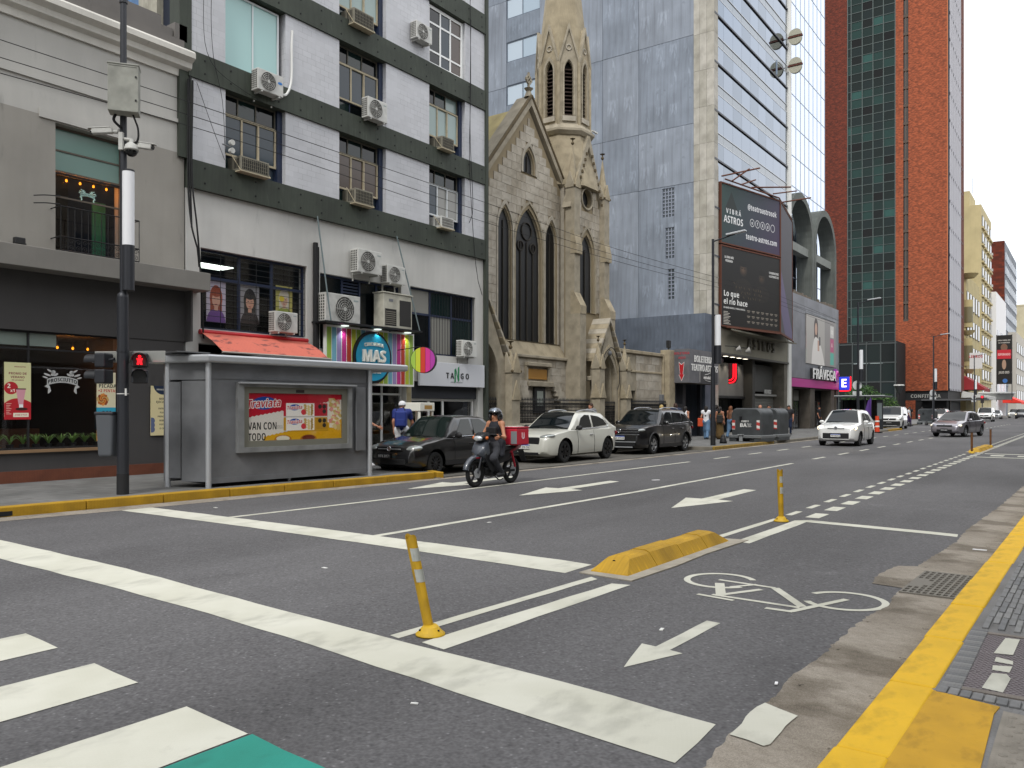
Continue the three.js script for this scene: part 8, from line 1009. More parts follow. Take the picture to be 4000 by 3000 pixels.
car('parked_suv', 'black sport utility car with chrome grille bars in the bay', [-13.62, 0, -27.95], -0.01, { L: 4.46, W: 1.84, H: 1.6, fo: 0.88, wb: 2.68, R: 0.345, belt: 1.05, group: pk1, a: 1.25, b: 1.95, c: 3.75, d: 4.36, deck: 1.12, flare: 1.5,
  top: [[0, 0.6], [0.03, 0.86], [0.12, 0.94], [0.6, 1.02], [1.25, 1.07], [1.8, 1.05], [3.8, 1.08], [4.34, 1.1], [4.43, 0.95], [4.46, 0.65]], paint: coat('#08080a'), mirror: coat('#08080a'), wheel: { rim: mat('#a7aaae', 0.3, { metalness: 0.8 }), spokes: 5, sw: 0.06, split: 1 }, rails: 1, railM: M.chrome, archTrim: M.black, cladding: M.black, tumble: 0.3,
  win: [[[1.78, 1.1], [2.55, 1.11], [2.55, 1.49], [2.2, 1.5], [2.02, 1.42]], [[2.65, 1.11], [3.4, 1.13], [3.4, 1.46], [2.65, 1.49]], [[3.48, 1.13], [3.95, 1.16], [3.72, 1.4], [3.48, 1.45]]], trim: [[1.7, 1.08], [2.6, 1.08], [4.0, 1.13]], doors: [1.65, 2.6, 3.45], handles: [2.42, 3.25], lamp: [0.46, 0.13, 0.86, 0.05, 0.04, 0.2], emblem: 0.84, ez: 0.03,
  front: [['grille', -0.72, 0.72, 0.72, 0.93, 0.01, M.black, 0.03], ['grille_bar', -0.75, 0.75, 0.88, 0.9, 0.025, M.chrome, 0.008], ['grille_bar', -0.75, 0.75, 0.8, 0.82, 0.03, M.chrome, 0.008], ['grille_bar', -0.75, 0.75, 0.7, 0.725, 0.03, M.chrome, 0.01], ['bumper_intake', -0.6, 0.6, 0.3, 0.44, 0.01, M.dark], ['skid_trim', -0.62, 0.62, 0.44, 0.47, 0.02, M.steel, 0.01], ['skid_trim', -0.5, 0.5, 0.25, 0.29, 0.02, M.steel, 0.01]], plate: ['AG 373 DR', 0.6, 0, 0.03] });
car('white_hatchback', 'small white hatchback driving towards the viewer with headlights on', [-9.1, 0, -38.9], 0.0, { L: 3.95, W: 1.74, H: 1.58, fo: 0.76, wb: 2.42, R: 0.3, belt: 0.98, a: 0.98, b: 1.75, c: 3.1, d: 3.78, deck: 1.08,
  top: [[0, 0.55], [0.04, 0.76], [0.15, 0.84], [0.5, 0.93], [1.0, 1.01], [1.6, 0.99], [3.2, 1.0], [3.72, 1.05], [3.85, 0.9], [3.88, 0.6]], paint: coat('#d9d9d6'), wheel: { rim: mat('#3d3e41', 0.4), spokes: 7 },
  win: [[[1.5, 1.03], [2.25, 1.03], [2.25, 1.44], [1.85, 1.42]], [[2.33, 1.03], [3.1, 1.08], [2.95, 1.35], [2.33, 1.44]]], doors: [1.42, 2.29, 3.05], handles: [2.1, 2.85], lamp: [0.36, 0.22, 0.78, 0.1, 0.03, 0.24], lit: 1.6, emblem: 0.8, ez: -0.01,
  front: [['grille_slot', -0.35, 0.35, 0.77, 0.785, 0.0, M.dark, 0.006], ['grille', -0.55, 0.55, 0.32, 0.58, 0.01, M.black, 0.05], ['fog_recess', 0.58, 0.74, 0.34, 0.46, -0.1, M.black], ['fog_recess', -0.74, -0.58, 0.34, 0.46, -0.1, M.black]], plate: ['AB 058 IJ', 0.47, 0, 0.03] });
car('silver_sedan', 'silver sedan driving down the middle lane beyond the far separator', [-6.6, 0, -55.2], -0.2, { L: 4.5, W: 1.78, H: 1.48, fo: 0.92, wb: 2.7, R: 0.32, belt: 0.93, a: 0.95, b: 2.05, c: 3.25, d: 4.05, deck: 1.02,
  top: [[0, 0.5], [0.04, 0.64], [0.2, 0.74], [0.6, 0.86], [1.0, 0.94], [1.6, 0.94], [3.5, 0.97], [4.05, 1.03], [4.4, 1.0], [4.48, 0.8], [4.5, 0.6]], paint: coat('#8d8a90', { metalness: 0.6 }), wheel: { spokes: 5, sw: 0.1 },
  win: [[[1.6, 0.98], [2.5, 0.98], [2.5, 1.38], [2.1, 1.38]], [[2.58, 0.98], [3.5, 1.0], [3.2, 1.3], [2.58, 1.38]]], doors: [1.5, 2.54, 3.4], handles: [2.35, 3.2], lamp: [0.34, 0.16, 0.66, 0.12, 0.03, 0.3], lit: 0.7, emblem: 0.68, ez: -0.02,
  front: [['grille', -0.42, 0.42, 0.6, 0.68, 0.0, M.black], ['grille_bar', -0.4, 0.4, 0.67, 0.7, 0.012, M.chrome, 0.008], ['bumper_intake', -0.42, 0.42, 0.3, 0.44, 0.01, M.dark], ['fog_recess', 0.48, 0.72, 0.32, 0.42, -0.06, M.dark], ['fog_recess', -0.72, -0.48, 0.32, 0.42, -0.06, M.dark]], plate: ['IGH 402', 0.42, 1, 0.03] });
const vanS = { cat: 'van', L: 4.25, W: 1.83, H: 1.82, fo: 0.85, wb: 2.7, R: 0.32, belt: 1.12, a: 0.95, b: 1.75, c: 4.1, d: 4.24, deck: 1.5, van: 1, tumble: 0.14, top: [[0, 0.6], [0.04, 0.85], [0.15, 0.95], [0.5, 1.05], [0.95, 1.15], [1.6, 1.13], [4.2, 1.14], [4.25, 0.7]], paint: coat('#d2d3d0'), wheel: { rim: mat('#5a5c60', 0.4), spokes: 8 }, mirror: M.black,
  win: [[[1.5, 1.17], [2.2, 1.17], [2.2, 1.62], [1.85, 1.62]]], doors: [1.4, 2.3], handles: [2.1], lamp: [0.34, 0.24, 0.85, 0.1, 0.03, 0.24], emblem: 0.82, ez: 0.0, front: [['grille', -0.5, 0.5, 0.74, 0.88, 0.0, M.black, 0.03], ['bumper', -0.82, 0.82, 0.32, 0.66, 0.01, M.black, 0.06]], plate: ['AF 270 PQ', 0.55, 1, 0.03] };
car('delivery_van', 'white delivery van with black bumper parked behind the bus shelter', [-13.4, 0, -72.6], 0.05, vanS);
car('delivery_van', 'far white van with a roof sign following the silver sedan', [-11.4, 0, -122], 0.0, vanS);
const far = (n, l, x, z, c, k) => car(n, l, [x, 0, z], 0, { L: 4.3, W: 1.75, H: k ? 1.65 : 1.46, fo: 0.85, wb: 2.6, R: 0.32, belt: k ? 1.05 : 0.95, a: 1.1, b: 1.9, c: k ? 3.7 : 3.1, d: k ? 4.2 : 3.9, top: [[0, 0.6], [0.1, 0.8], [1.1, k ? 1.06 : 0.97], [4, k ? 1.08 : 0.98], [4.3, 0.7]], paint: coat(c), lamp: [0.36, 0.2, 0.75, 0.1, 0.03, 0.22], lit: k ? 1.2 : 0, front: [['grille', -0.5, 0.5, 0.45, 0.65, 0.01, M.black]], group: 'far traffic' });
far('far_car', 'far dark car with lit headlights in the middle lane', -10.1, -165, '#15161c', 1); far('far_car', 'far silver car at the left kerb beyond the van', -13.3, -158, '#a9acae', 0); far('far_car', 'far pale car behind the dark one', -12.2, -180, '#c4c6c6', 1); far('far_car', 'farthest dark car at the edge of view', -7.6, -190, '#3a3c44', 0); far('far_car', 'white pickup parked under the canopy before the brick tower', -14.2, -104, '#c9c9c5', 1);
// ================================================================ motorcycle
{
  const P = [-10.34, 0, -13.85], A = 0.0, t = thing('motorcycle', 'small dark grey motorcycle with red trim ridden down the street', 'motorcycle', P, A), k = mat('#17181b', 0.4), fair = mat('#454a52', 0.3, { clearcoat: 0.8, clearcoatRoughness: 0.1 }), red = mat('#8f1226', 0.35), zf = 0.64, zr = -0.62, R = 0.29;
  const mw = (z) => { const w = mesh('wheel', uvm(new THREE.TorusGeometry(R - 0.045, 0.045, 10, 40).rotateY(Q)), M.rubber, t, [0, R, z]); const g = [uvm(new THREE.TorusGeometry(R - 0.095, 0.015, 8, 36).rotateY(Q)), cyl(0.045, 0.045, 0.1, 0, 0, 0, 14, 'x')]; for (let i = 0; i < 5; i++) g.push(bx(-0.015, 0.015, 0.03, R - 0.09, -0.016, 0.016).rotateX(i * 1.2566)); mesh('rim', g, M.black, w); mesh('brake_disc', cyl(0.1, 0.1, 0.008, 0.06, 0, 0, 20, 'x'), M.steel, w); };
  mw(zf); mw(zr);
  for (const x of [0.075, -0.075]) mesh('fork', [bar(V(x, R, zf), V(x, 0.62, zf - 0.12), 0.022, 8), bar(V(x, 0.6, zf - 0.11), V(x * 0.9, 0.92, zf - 0.23), 0.018, 8)], M.pole, t);
  mesh('front_mudguard', uvm(new THREE.TorusGeometry(R + 0.03, 0.055, 6, 20, 2.0).rotateZ(0.25).scale(1, 1, 1.2).rotateY(-Q).translate(0, R, zf)), fair, t); mesh('mudguard_trim', rbx(-0.06, 0.06, 0.585, 0.62, zf - 0.16, zf + 0.04, 0.01), red, t);
  const lo = (ps) => toCreasedNormals(mergeVertices(loft(ps.map(([z, y0, y1, w]) => mirrorX([[0, y0, z], [w * 0.7, y0 + 0.01, z], [w, (y0 + y1) / 2, z], [w * 0.8, y1 - 0.01, z], [0, y1, z]])))), 0.8);
  mesh('front_fairing', lo([[zf - 0.02, 0.66, 0.72, 0.05], [zf - 0.1, 0.62, 0.84, 0.17], [zf - 0.2, 0.55, 0.94, 0.2], [zf - 0.26, 0.5, 0.95, 0.19]]), fair, t);
  for (const x of [0.16, -0.16]) mesh('leg_shield', ext([[0.34, 0.92], [0.52, 0.6], [0.36, 0.36], [0.22, 0.3], [0.18, 0.5], [0.26, 0.72]], -0.012, 0.012).rotateY(-Q).translate(x + 0.0, 0, 0), k, t);
  mesh('headlamp_cowl', lo([[zf - 0.08, 1.0, 1.05, 0.06], [zf - 0.16, 0.93, 1.1, 0.15], [zf - 0.28, 0.94, 1.13, 0.17], [zf - 0.38, 0.98, 1.12, 0.1]]), k, t); mesh('headlamp', uvm(new THREE.SphereGeometry(1, 16, 10).scale(0.11, 0.055, 0.06).rotateX(-0.5).translate(0, 1.0, zf - 0.1)), mat('#cfd3d6', 0.1, { metalness: 0.4 }), t); for (const x of [0.17, -0.17]) mesh('indicator', uvm(new THREE.SphereGeometry(0.035, 10, 8).translate(x, 1.01, zf - 0.18)), mat('#c8641c', 0.3), t);
  mesh('handlebar', tube([[-0.34, 1.06, zf - 0.42], [-0.18, 1.08, zf - 0.33], [0, 1.05, zf - 0.28], [0.18, 1.08, zf - 0.33], [0.34, 1.06, zf - 0.42]], 0.014), M.iron, t); for (const x of [0.3, -0.3]) mesh('grip', bar(V(x * 0.8, 1.075, zf - 0.36), V(x * 1.15, 1.06, zf - 0.43), 0.02, 8), M.rubber, t);
  mesh('frame', [bar(V(0, 0.85, zf - 0.26), V(0, 0.42, 0.1), 0.04), bar(V(0, 0.42, 0.12), V(0, 0.6, -0.6), 0.04)], k, t); mesh('engine', [rbx(-0.11, 0.11, 0.2, 0.42, -0.14, 0.2, 0.04), cyl(0.07, 0.07, 0.2, 0, 0.33, 0.27, 12, 'z')], mat('#2a2b2d', 0.5, { metalness: 0.4 }), t); mesh('side_cover', lo([[0.18, 0.45, 0.52, 0.1], [0.0, 0.42, 0.62, 0.13], [-0.4, 0.5, 0.74, 0.13], [-0.8, 0.66, 0.78, 0.07]]), k, t); mesh('seat', lo([[0.16, 0.66, 0.7, 0.08], [0.05, 0.62, 0.75, 0.13], [-0.3, 0.68, 0.8, 0.14], [-0.68, 0.74, 0.82, 0.1]]), mat('#101012', 0.8), t); mesh('tail_panel', lo([[-0.4, 0.6, 0.72, 0.12], [-0.7, 0.68, 0.8, 0.1], [-0.95, 0.76, 0.84, 0.05]]), red, t);
  mesh('exhaust', [tube([[-0.1, 0.22, 0.2], [-0.13, 0.16, 0.0], [-0.14, 0.2, -0.3]], 0.02), bar(V(-0.15, 0.22, -0.25), V(-0.17, 0.34, -0.85), 0.045, 10)], M.steel, t); for (const x of [0.13, -0.13]) mesh('shock_absorber', bar(V(x, 0.36, zr + 0.02), V(x, 0.68, zr + 0.14), 0.025, 8), red, t); mesh('swing_arm', [bx(0.08, 0.11, 0.26, 0.31, zr, -0.05), bx(-0.11, -0.08, 0.26, 0.31, zr, -0.05)], M.iron, t); mesh('rear_mudguard', bx(-0.07, 0.07, -0.3, 0, -0.015, 0.015), k, t, [0, 0.72, -0.98]).rotation.x = 0.5; mesh('foot_peg', bar(V(-0.26, 0.28, 0.06), V(0.26, 0.28, 0.06), 0.016), M.rubber, t); mesh('stand', tube([[0.1, 0.2, 0.1], [0.16, 0.12, 0.02], [0.14, 0.14, -0.15]], 0.012), M.iron, t);
  const bgt = thing('delivery_bag', 'red insulated delivery bag with white lettering strapped behind the rider', 'delivery bag', [P[0] + 0.02, 0.83, P[2] - 0.66], A + 0.05), rm = mat('#c01833', 0.6); mesh('body', rbx(-0.27, 0.27, 0, 0.36, -0.25, 0.25, 0.03), rm, bgt); mesh('flap', rbx(-0.275, 0.275, 0.36, 0.39, -0.255, 0.255, 0.012), mat('#a8142c', 0.6), bgt); mesh('reflector_patch', bx(0.12, 0.27, 0.03, 0.3, 0.25, 0.256), mat('#85878a', 0.4), bgt); mesh('stripe', bx(-0.2, 0.2, 0.39, 0.394, -0.19, -0.14), mat('#e6e2e2', 0.5), bgt); mesh('lettering', letters('PU', 0.17, 0.006).rotateX(-Q).translate(0.02, 0.39, 0.03), mat('#e6e2e2', 0.5), bgt); mesh('lettering', letters('U', 0.14, 0.006).rotateY(Q).translate(0.27, 0.2, 0.0), mat('#e6c9cd', 0.5), bgt);
}
// ================================================================ people: one skinned-over field per body, clothes as looser shells of the same bones
function field(bones, res, grow, kk = 0.035) {              // bones: [a, ra, b, rb]; meshes the rounded hull of tapered capsules
  const lo = V(1e9, 1e9, 1e9), hi = V(-1e9, -1e9, -1e9); for (const [a, ra, b, rb] of bones) for (const [p, r] of [[a, ra], [b, rb]]) { lo.min(V(...p).addScalar(-r - grow - 0.04)); hi.max(V(...p).addScalar(r + grow + 0.04)); }
  const c = lo.clone().add(hi).multiplyScalar(0.5), h = hi.clone().sub(lo).multiplyScalar(0.5 * res / (res - 4)), mc = new MarchingCubes(res, undefined, false, false, 60000); mc.isolation = 0;
  for (let k = 0; k < res; k++) for (let j = 0; j < res; j++) for (let i = 0; i < res; i++) {
    const x = c.x + (i - res / 2) / (res / 2) * h.x, y = c.y + (j - res / 2) / (res / 2) * h.y, z = c.z + (k - res / 2) / (res / 2) * h.z; let e = 0;
    for (const [a, ra, b, rb] of bones) { const bx_ = b[0] - a[0], by = b[1] - a[1], bz = b[2] - a[2], px = x - a[0], py = y - a[1], pz = z - a[2], tt = clamp((px * bx_ + py * by + pz * bz) / (bx_ * bx_ + by * by + bz * bz + 1e-9)), d = Math.hypot(px - bx_ * tt, py - by * tt, pz - bz * tt) - (ra + (rb - ra) * tt) - grow; e += Math.exp(-Math.min(d, 2) / kk); }
    mc.field[k * res * res + j * res + i] = kk * Math.log(Math.max(e, 1e-30));
  }
  mc.update(); const n = mc.count, g = new THREE.BufferGeometry(), p = new Float32Array(n * 3); for (let i = 0; i < n; i++) { p[i * 3] = mc.positionArray[i * 3] * h.x + c.x; p[i * 3 + 1] = mc.positionArray[i * 3 + 1] * h.y + c.y; p[i * 3 + 2] = mc.positionArray[i * 3 + 2] * h.z + c.z; }
  g.setAttribute('position', new THREE.BufferAttribute(p, 3)); const m = mergeVertices(g, 1e-4); m.computeVertexNormals(); return uvm(m.toNonIndexed());
}
function hand(w, dir, sd) {                                 // palm, four curled fingers of unequal length and a thumb
  const g = [], d = V(...dir).normalize(), q = new THREE.Quaternion().setFromUnitVectors(V(0, -1, 0), d), put = (x) => x.applyQuaternion(q).translate(...w);
  g.push(put(new THREE.SphereGeometry(1, 8, 6).scale(0.024, 0.048, 0.042).translate(0, -0.045, 0))); [0.07, 0.08, 0.074, 0.058].forEach((l, i) => { const z = 0.03 - i * 0.02; g.push(put(bar(V(0, -0.08, z), V(-sd * 0.008, -0.08 - l * 0.5, z), 0.0095, 5)), put(bar(V(-sd * 0.008, -0.08 - l * 0.5, z), V(-sd * 0.035, -0.08 - l * 0.85, z), 0.0085, 5))); }); g.push(put(bar(V(0, -0.02, 0.036), V(-sd * 0.018, -0.07, 0.066), 0.011, 5))); return merge(g);
}
function person(label, p, turn, o) {
  const h = o.h || 1.68, k = h / 1.7, t = thing('person', label, 'person', p, turn, 'people on the pavement'), res = o.res || 34, S = (x, y, z) => [x * k, y * k, z * k], f = o.fem ? 0.92 : 1, ln = o.lean || 0, J = {};
  const L = (x, y, z) => S(x, y, z + Math.max(0, y - 0.9) * ln);
  for (const [n, sd] of [['R', -1], ['L', 1]]) {             // n = own side, x grows to the figure's left
    const st = (o.walk || 0) * sd, ar = o['arm' + n] || {}; J['hip' + n] = S(sd * 0.085, 0.9, 0); J['knee' + n] = o['knee' + n] || S(sd * 0.09, 0.49 + Math.abs(st) * 0.03, st * 0.22 + (st < 0 ? 0.08 : 0.03)); J['ank' + n] = o['ank' + n] || S(sd * 0.095, 0.085 + (st < 0 ? 0.05 : 0), st * 0.36); const a = J['ank' + n]; J['toe' + n] = o['toe' + n] || [a[0] + sd * 0.02, a[1] - 0.05 * k, a[2] + 0.15 * k]; J['heel' + n] = [a[0], Math.max(0.03, a[1] - 0.05 * k), a[2] - 0.035];
    J['sh' + n] = L(sd * 0.185 * f, 1.4, 0); J['el' + n] = ar.el || L(sd * 0.235, 1.13, -st * 0.12 - 0.02); J['wr' + n] = ar.wr || L(sd * 0.225, 0.89, -st * 0.16 + 0.07);
  }
  const neck = L(0, 1.43, -0.005), hc = L(0, 1.575, 0.02), pel = S(0, 0.93, 0), wst = L(0, 1.1, 0), chs = L(0, 1.3, 0), B = [], tor = [[pel, 0.125 * k, wst, 0.115 * k * f], [wst, 0.115 * k * f, chs, 0.13 * k * f], [chs, 0.125 * k * f, neck, 0.07 * k], [J.shL, 0.06 * k, J.shR, 0.06 * k], [J.hipL, 0.105 * k, J.hipR, 0.105 * k]], legs = [], sleeves = [], feet = [];
  for (const n of 'LR') { legs.push([J['hip' + n], 0.1 * k, J['knee' + n], 0.06 * k], [J['knee' + n], 0.058 * k, J['ank' + n], 0.038 * k]); feet.push([J['heel' + n], 0.034 * k, J['toe' + n], 0.03 * k]); B.push([J['sh' + n], 0.055 * k * f, J['el' + n], 0.04 * k * f], [J['el' + n], 0.04 * k * f, J['wr' + n], 0.027 * k]); const s = J['sh' + n], e = J['el' + n], w = J['wr' + n]; sleeves.push([s, 0.06 * k, e.map((v, i) => s[i] + (v - s[i]) * (o.sleeve ?? 0.5)), 0.052 * k]); if ((o.sleeve ?? 0.5) >= 1) sleeves.push([e, 0.05 * k, w.map((v, i) => e[i] + (v - e[i]) * 0.9), 0.036 * k]); }
  const head = [[[hc[0], hc[1] + 0.03 * k, hc[2] - 0.015 * k], 0.083 * k, [hc[0], hc[1] - 0.055 * k, hc[2] + 0.02 * k], 0.055 * k], [neck, 0.05 * k, hc, 0.05 * k], [[hc[0], hc[1] - 0.0, hc[2] + 0.08 * k], 0.012 * k, [hc[0], hc[1] - 0.035 * k, hc[2] + 0.098 * k], 0.014 * k]];
  const skin = mat(o.skin || '#a8745a', 0.6); const bodyG = [field([...tor, ...legs, ...B, ...feet, ...head], o.bres || 44, -0.004, 0.02)]; for (const [n, sd] of [['R', -1], ['L', 1]]) { const e = J['el' + n], w = J['wr' + n]; bodyG.push(hand(w, o['hd' + n] || [w[0] - e[0], w[1] - e[1], w[2] - e[2]], sd)); bodyG.push(uvm(new THREE.SphereGeometry(0.022 * k, 7, 5).scale(0.5, 1.3, 0.8).translate(hc[0] + sd * 0.083 * k, hc[1], hc[2] - 0.01))); } mesh('body', bodyG, skin, t);
  if (o.top) mesh('shirt', field(o.sleeve === 0 ? [tor[0], tor[1], [chs, 0.118 * k * f, L(0, 1.37, 0), 0.085 * k], ...[1, -1].map((q) => [L(q * 0.07, 1.36, 0.03), 0.035 * k, L(q * 0.08, 1.42, -0.01), 0.03 * k])] : [...tor, ...sleeves], res, o.topG ?? 0.014, 0.03), o.top, t); if (o.dress) mesh('dress', field([...tor.slice(0, 2), [S(0, 0.9, 0), 0.15 * k, S(0, 0.2, 0.02), 0.2 * k], ...(o.bare ? [] : tor.slice(2))], res, 0.014, 0.04), o.dress, t);
  if (o.legs) mesh('trousers', field([tor[0], tor[4], ...legs.map(([a, ra, b, rb]) => [a, ra, b, rb * (o.flare || 1.15)])], res, 0.012, 0.025), o.legs, t); mesh('shoes', field(feet, 26, 0.016, 0.02), o.shoes || M.black, t);
  if (o.hair) { const hs = [[[hc[0], hc[1] + 0.045 * k, hc[2] - 0.025 * k], 0.086 * k, [hc[0], hc[1] + 0.0, hc[2] - 0.05 * k], 0.075 * k]]; if (o.long) hs.push([[hc[0], hc[1], hc[2] - 0.06 * k], 0.08 * k, [hc[0], hc[1] - o.long * k, hc[2] - 0.09 * k], 0.075 * k]); mesh('hair', field(hs, 26, 0.006, 0.02), o.hair, t); }
  if (o.face) { mesh('eyes', [-1, 1].map((s) => uvm(new THREE.SphereGeometry(0.011 * k, 6, 5).translate(hc[0] + s * 0.03 * k, hc[1] + 0.012 * k, hc[2] + 0.072 * k))), M.dark, t); mesh('mouth', uvm(new THREE.SphereGeometry(1, 8, 5).scale(0.022 * k, 0.006 * k, 0.008 * k).translate(hc[0], hc[1] - 0.062 * k, hc[2] + 0.075 * k)), mat('#7a3a35', 0.6), t); }
  if (o.cap) mesh('cap', [uvm(new THREE.SphereGeometry(0.108 * k, 14, 8, 0, 6.3, 0, 1.75).translate(hc[0], hc[1] + 0.035 * k, hc[2] - 0.01)), uvm(new THREE.CylinderGeometry(0.09 * k, 0.09 * k, 0.012, 14, 1, false, -1, 2).scale(1, 1, 1.4).translate(hc[0], hc[1] + 0.04 * k, hc[2] + 0.05 * k))], o.cap, t);
  t.userData.joints = undefined; delete t.userData.joints; return { t, J, hc, k };
}
const jeans = mat('#5b7896', 0.85), navy = mat('#202b45', 0.85), blk = mat('#15151a', 0.8), wht = mat('#d6d6d8', 0.8), grey = mat('#6f7074', 0.85), brown = mat('#3a261a', 0.7), dkh = mat('#17110e', 0.7), gold = mat('#7d6234', 0.85, { map: rep(T.streak, 0.5) });
// the rider, seated with hands on the grips
{
  const r = person('woman riding the motorcycle in black helmet and dark vest', [-10.34, 0.0, -13.92], 0, { h: 1.66, bres: 72, res: 48, fem: 1, skin: '#b07a5c', sleeve: 0, top: mat('#1c1c24', 0.8), topG: 0.01, legs: mat('#35363b', 0.9), flare: 1.05, face: 1, hair: dkh, long: 0.16, shoes: mat('#1c1c1f', 0.7), kneeL: [0.2, 0.66, 0.36], kneeR: [-0.2, 0.66, 0.36], ankL: [0.2, 0.36, 0.06], ankR: [-0.2, 0.36, 0.06], toeL: [0.22, 0.3, 0.2], toeR: [-0.22, 0.3, 0.2], armL: { el: [0.3, 1.08, 0.1], wr: [0.31, 1.12, 0.26] }, armR: { el: [-0.3, 1.08, 0.1], wr: [-0.31, 1.12, 0.26] }, hdL: [0, -0.45, 1], hdR: [0, -0.45, 1] });
  r.t.position.y = -0.07; r.t.userData.group = undefined; delete r.t.userData.group; const h = r.hc, hel = mesh('helmet', [[0, 6.2832, 0, 1.3], [2.55, 4.35, 1.3, 0.85]].map((q) => uvm(new THREE.SphereGeometry(0.15, 24, 12, ...q).translate(h[0], h[1] + 0.03, h[2] - 0.01))), mat('#1b1c1f', 0.2, { clearcoat: 1 }), r.t); mesh('visor', uvm(new THREE.SphereGeometry(0.157, 20, 8, 0.75, 1.65, 0.62, 0.5).translate(h[0], h[1] + 0.03, h[2] - 0.01)), mat('#8b939d', 0.08, { metalness: 0.6 }), hel); mesh('ear_guard', [-1, 1].map((s) => uvm(new THREE.SphereGeometry(1, 12, 8).scale(0.05, 0.1, 0.09).translate(h[0] + s * 0.115, h[1] - 0.02, h[2] - 0.02))), mat('#1b1c1f', 0.2, { clearcoat: 1 }), hel);
  mesh('sunglasses', rbx(-0.075, 0.075, h[1] - 0.002, h[1] + 0.032, h[2] + 0.07, h[2] + 0.088, 0.008), M.blackGloss, r.t); mesh('chest_bag', rbx(-0.13, 0.13, 1.12, 1.3, 0.1, 0.19, 0.03), M.black, r.t); mesh('tied_jacket', field([[[0.15, 0.98, 0.0], 0.06, [-0.15, 0.98, 0.0], 0.06], [[0, 0.98, -0.1], 0.09, [0, 0.8, -0.16], 0.08], [[0.2, 0.95, 0.02], 0.05, [0.23, 0.72, 0.1], 0.05], [[-0.2, 0.95, 0.02], 0.05, [-0.23, 0.72, 0.1], 0.05]], 30, 0.01, 0.03), mat('#23242b', 0.9), r.t);
}
const bag = (label, p, turn, w, h, d, m, strap = 1) => { const t = thing('bag', label, 'bag', p, turn); mesh('body', rbx(-w / 2, w / 2, 0, h, -d / 2, d / 2, Math.min(w, h, d) * 0.3), m, t); mesh('pocket', rbx(-w * 0.36, w * 0.36, h * 0.1, h * 0.5, -d * 0.62, -d * 0.4, 0.01), m, t); if (strap) mesh('strap', uvm(new THREE.TorusGeometry(w * 0.36, 0.012, 5, 16, Math.PI).translate(0, h, 0)), M.black, t); return t; };
const yP = 0.125, away = Math.PI;
{ const r = person('man in white cap and blue top bending at the snack cart', [-15.7, yP, -16.75], away + 0.7, { h: 1.7, lean: 0.35, cap: wht, top: mat('#1d2c6e', 0.8), legs: wht, sleeve: 0.55, shoes: wht, armR: { el: [-0.28, 1.1, 0.3], wr: [-0.22, 0.95, 0.5] } }); bag('blue backpack on the back of the man with the white cap', [-15.6, 1.1, -16.6], away + 0.7, 0.32, 0.46, 0.2, mat('#1b2f78', 0.7)); }
person('person in grey shirt half hidden behind the kiosk corner post', [-15.45, yP, -14.95], Q + 0.3, { top: mat('#8d8f8c', 0.85), legs: blk, hair: dkh, shoes: wht, walk: 0.5, armL: { el: [0.27, 1.12, 0.12], wr: [0.28, 1.02, 0.36] } });
person('man with short brown hair walking behind the white hatchback', [-15.9, yP, -27.6], -0.3, { h: 1.72, top: grey, legs: navy, hair: brown, walk: 0.5 });
person('fair haired person walking behind the black sport utility car', [-16.2, yP, -34.6], away, { h: 1.68, top: wht, legs: jeans, hair: mat('#b29a62', 0.8) });
person('man with cropped dark hair in front of the ticket office', [-16.4, yP, -36.6], away, { h: 1.76, top: navy, legs: blk, hair: brown, walk: 0.4 });
person('long haired woman in pale vest passing the ticket office', [-15.9, yP, -36.6], away - 0.2, { h: 1.62, fem: 1, sleeve: 0, top: wht, legs: blk, hair: dkh, long: 0.3, walk: -0.5 });
person('woman in white top and wide blue jeans walking away', [-15.54, yP, -38.3], away + 0.15, { h: 1.64, fem: 1, top: wht, sleeve: 0.2, legs: jeans, flare: 1.9, hair: dkh, long: 0.38, walk: 0.6 }); bag('orange shoulder bag beside the woman in wide jeans', [-15.8, 0.75, -38.2], 0.3, 0.26, 0.42, 0.12, mat('#c2481f', 0.7));
person('dark haired person half hidden behind the theatre lamp post', [-15.6, yP, -39.8], away, { h: 1.7, top: blk, legs: blk, hair: dkh, walk: 0.4 });
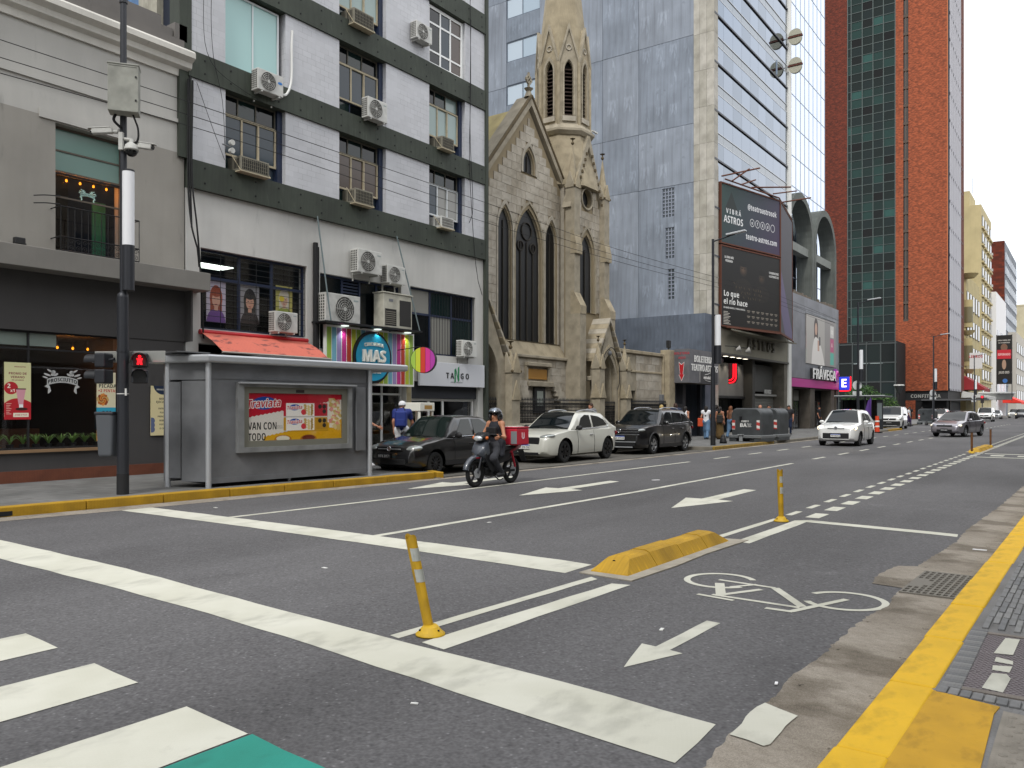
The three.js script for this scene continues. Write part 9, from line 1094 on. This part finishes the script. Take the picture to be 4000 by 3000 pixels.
person('woman in long gold patterned skirt walking away', [-15.0, yP, -38.7], away - 0.1, { h: 1.6, fem: 1, bare: 1, dress: gold, hair: dkh, long: 0.15 }); bag('dark backpack hanging on the woman in the gold skirt', [-14.93, 0.92, -38.52], away, 0.28, 0.4, 0.16, mat('#24221f', 0.7));
person('woman with long auburn hair and jeans beside the gold skirt', [-15.0, yP, -40.2], away - 0.25, { h: 1.64, fem: 1, top: mat('#6b4a36', 0.8), sleeve: 0, legs: jeans, flare: 1.6, hair: mat('#6a3f22', 0.7), long: 0.4, walk: -0.5 }); bag('black handbag carried by the auburn haired woman', [-14.78, 0.78, -40.1], 0.4, 0.34, 0.26, 0.14, M.black);
person('bald man seen over the lettered refuse container', [-14.3, yP, -42.6], 0.3, { h: 1.72, top: grey, legs: blk, skin: '#b98064', face: 1 }); person('dark haired man seen over the lettered refuse container', [-14.1, yP, -43.4], 0.2, { h: 1.72, top: navy, legs: blk, hair: dkh, face: 1 });
person('woman in printed white tee and black trousers walking towards the viewer', [-14.75, yP, -47.4], 0.3, { h: 1.62, fem: 1, top: wht, legs: blk, hair: brown, long: 0.14, walk: 0.5, face: 1, shoes: wht, armL: { el: [0.24, 1.12, 0.06], wr: [0.1, 1.12, 0.24] } });
person('man in black shirt and blue jeans walking towards the viewer', [-14.1, yP, -46.9], 0.3, { h: 1.7, top: blk, legs: navy, hair: dkh, walk: -0.5, face: 1 }); person('woman partly hidden behind the walking couple', [-14.6, yP, -48.6], 0.2, { h: 1.62, fem: 1, top: navy, legs: navy, hair: dkh, long: 0.2, walk: 0.4, face: 1 });
person('person in dark clothes and white shoes at the appliance shop', [-17.1, yP, -64.4], Q, { h: 1.7, top: blk, legs: blk, hair: dkh, shoes: wht });
person('person in purple carrying white bags behind the delivery van', [-13.3, yP, -79], Q, { h: 1.62, fem: 1, top: wht, legs: mat('#3a2b4f', 0.8), hair: brown, walk: 0.5 }); person('man in dark shirt and shorts near the brick tower, nearer one', [-15.2, yP, -91], away, { h: 1.72, top: blk, legs: blk, hair: dkh, walk: 0.6 }); person('man in dark shirt near the brick tower, farther one', [-14.7, yP, -95], away, { h: 1.72, top: mat('#4a4a52', 0.8), legs: blk, hair: dkh, walk: -0.5 });
renderer.render(scene, camera);
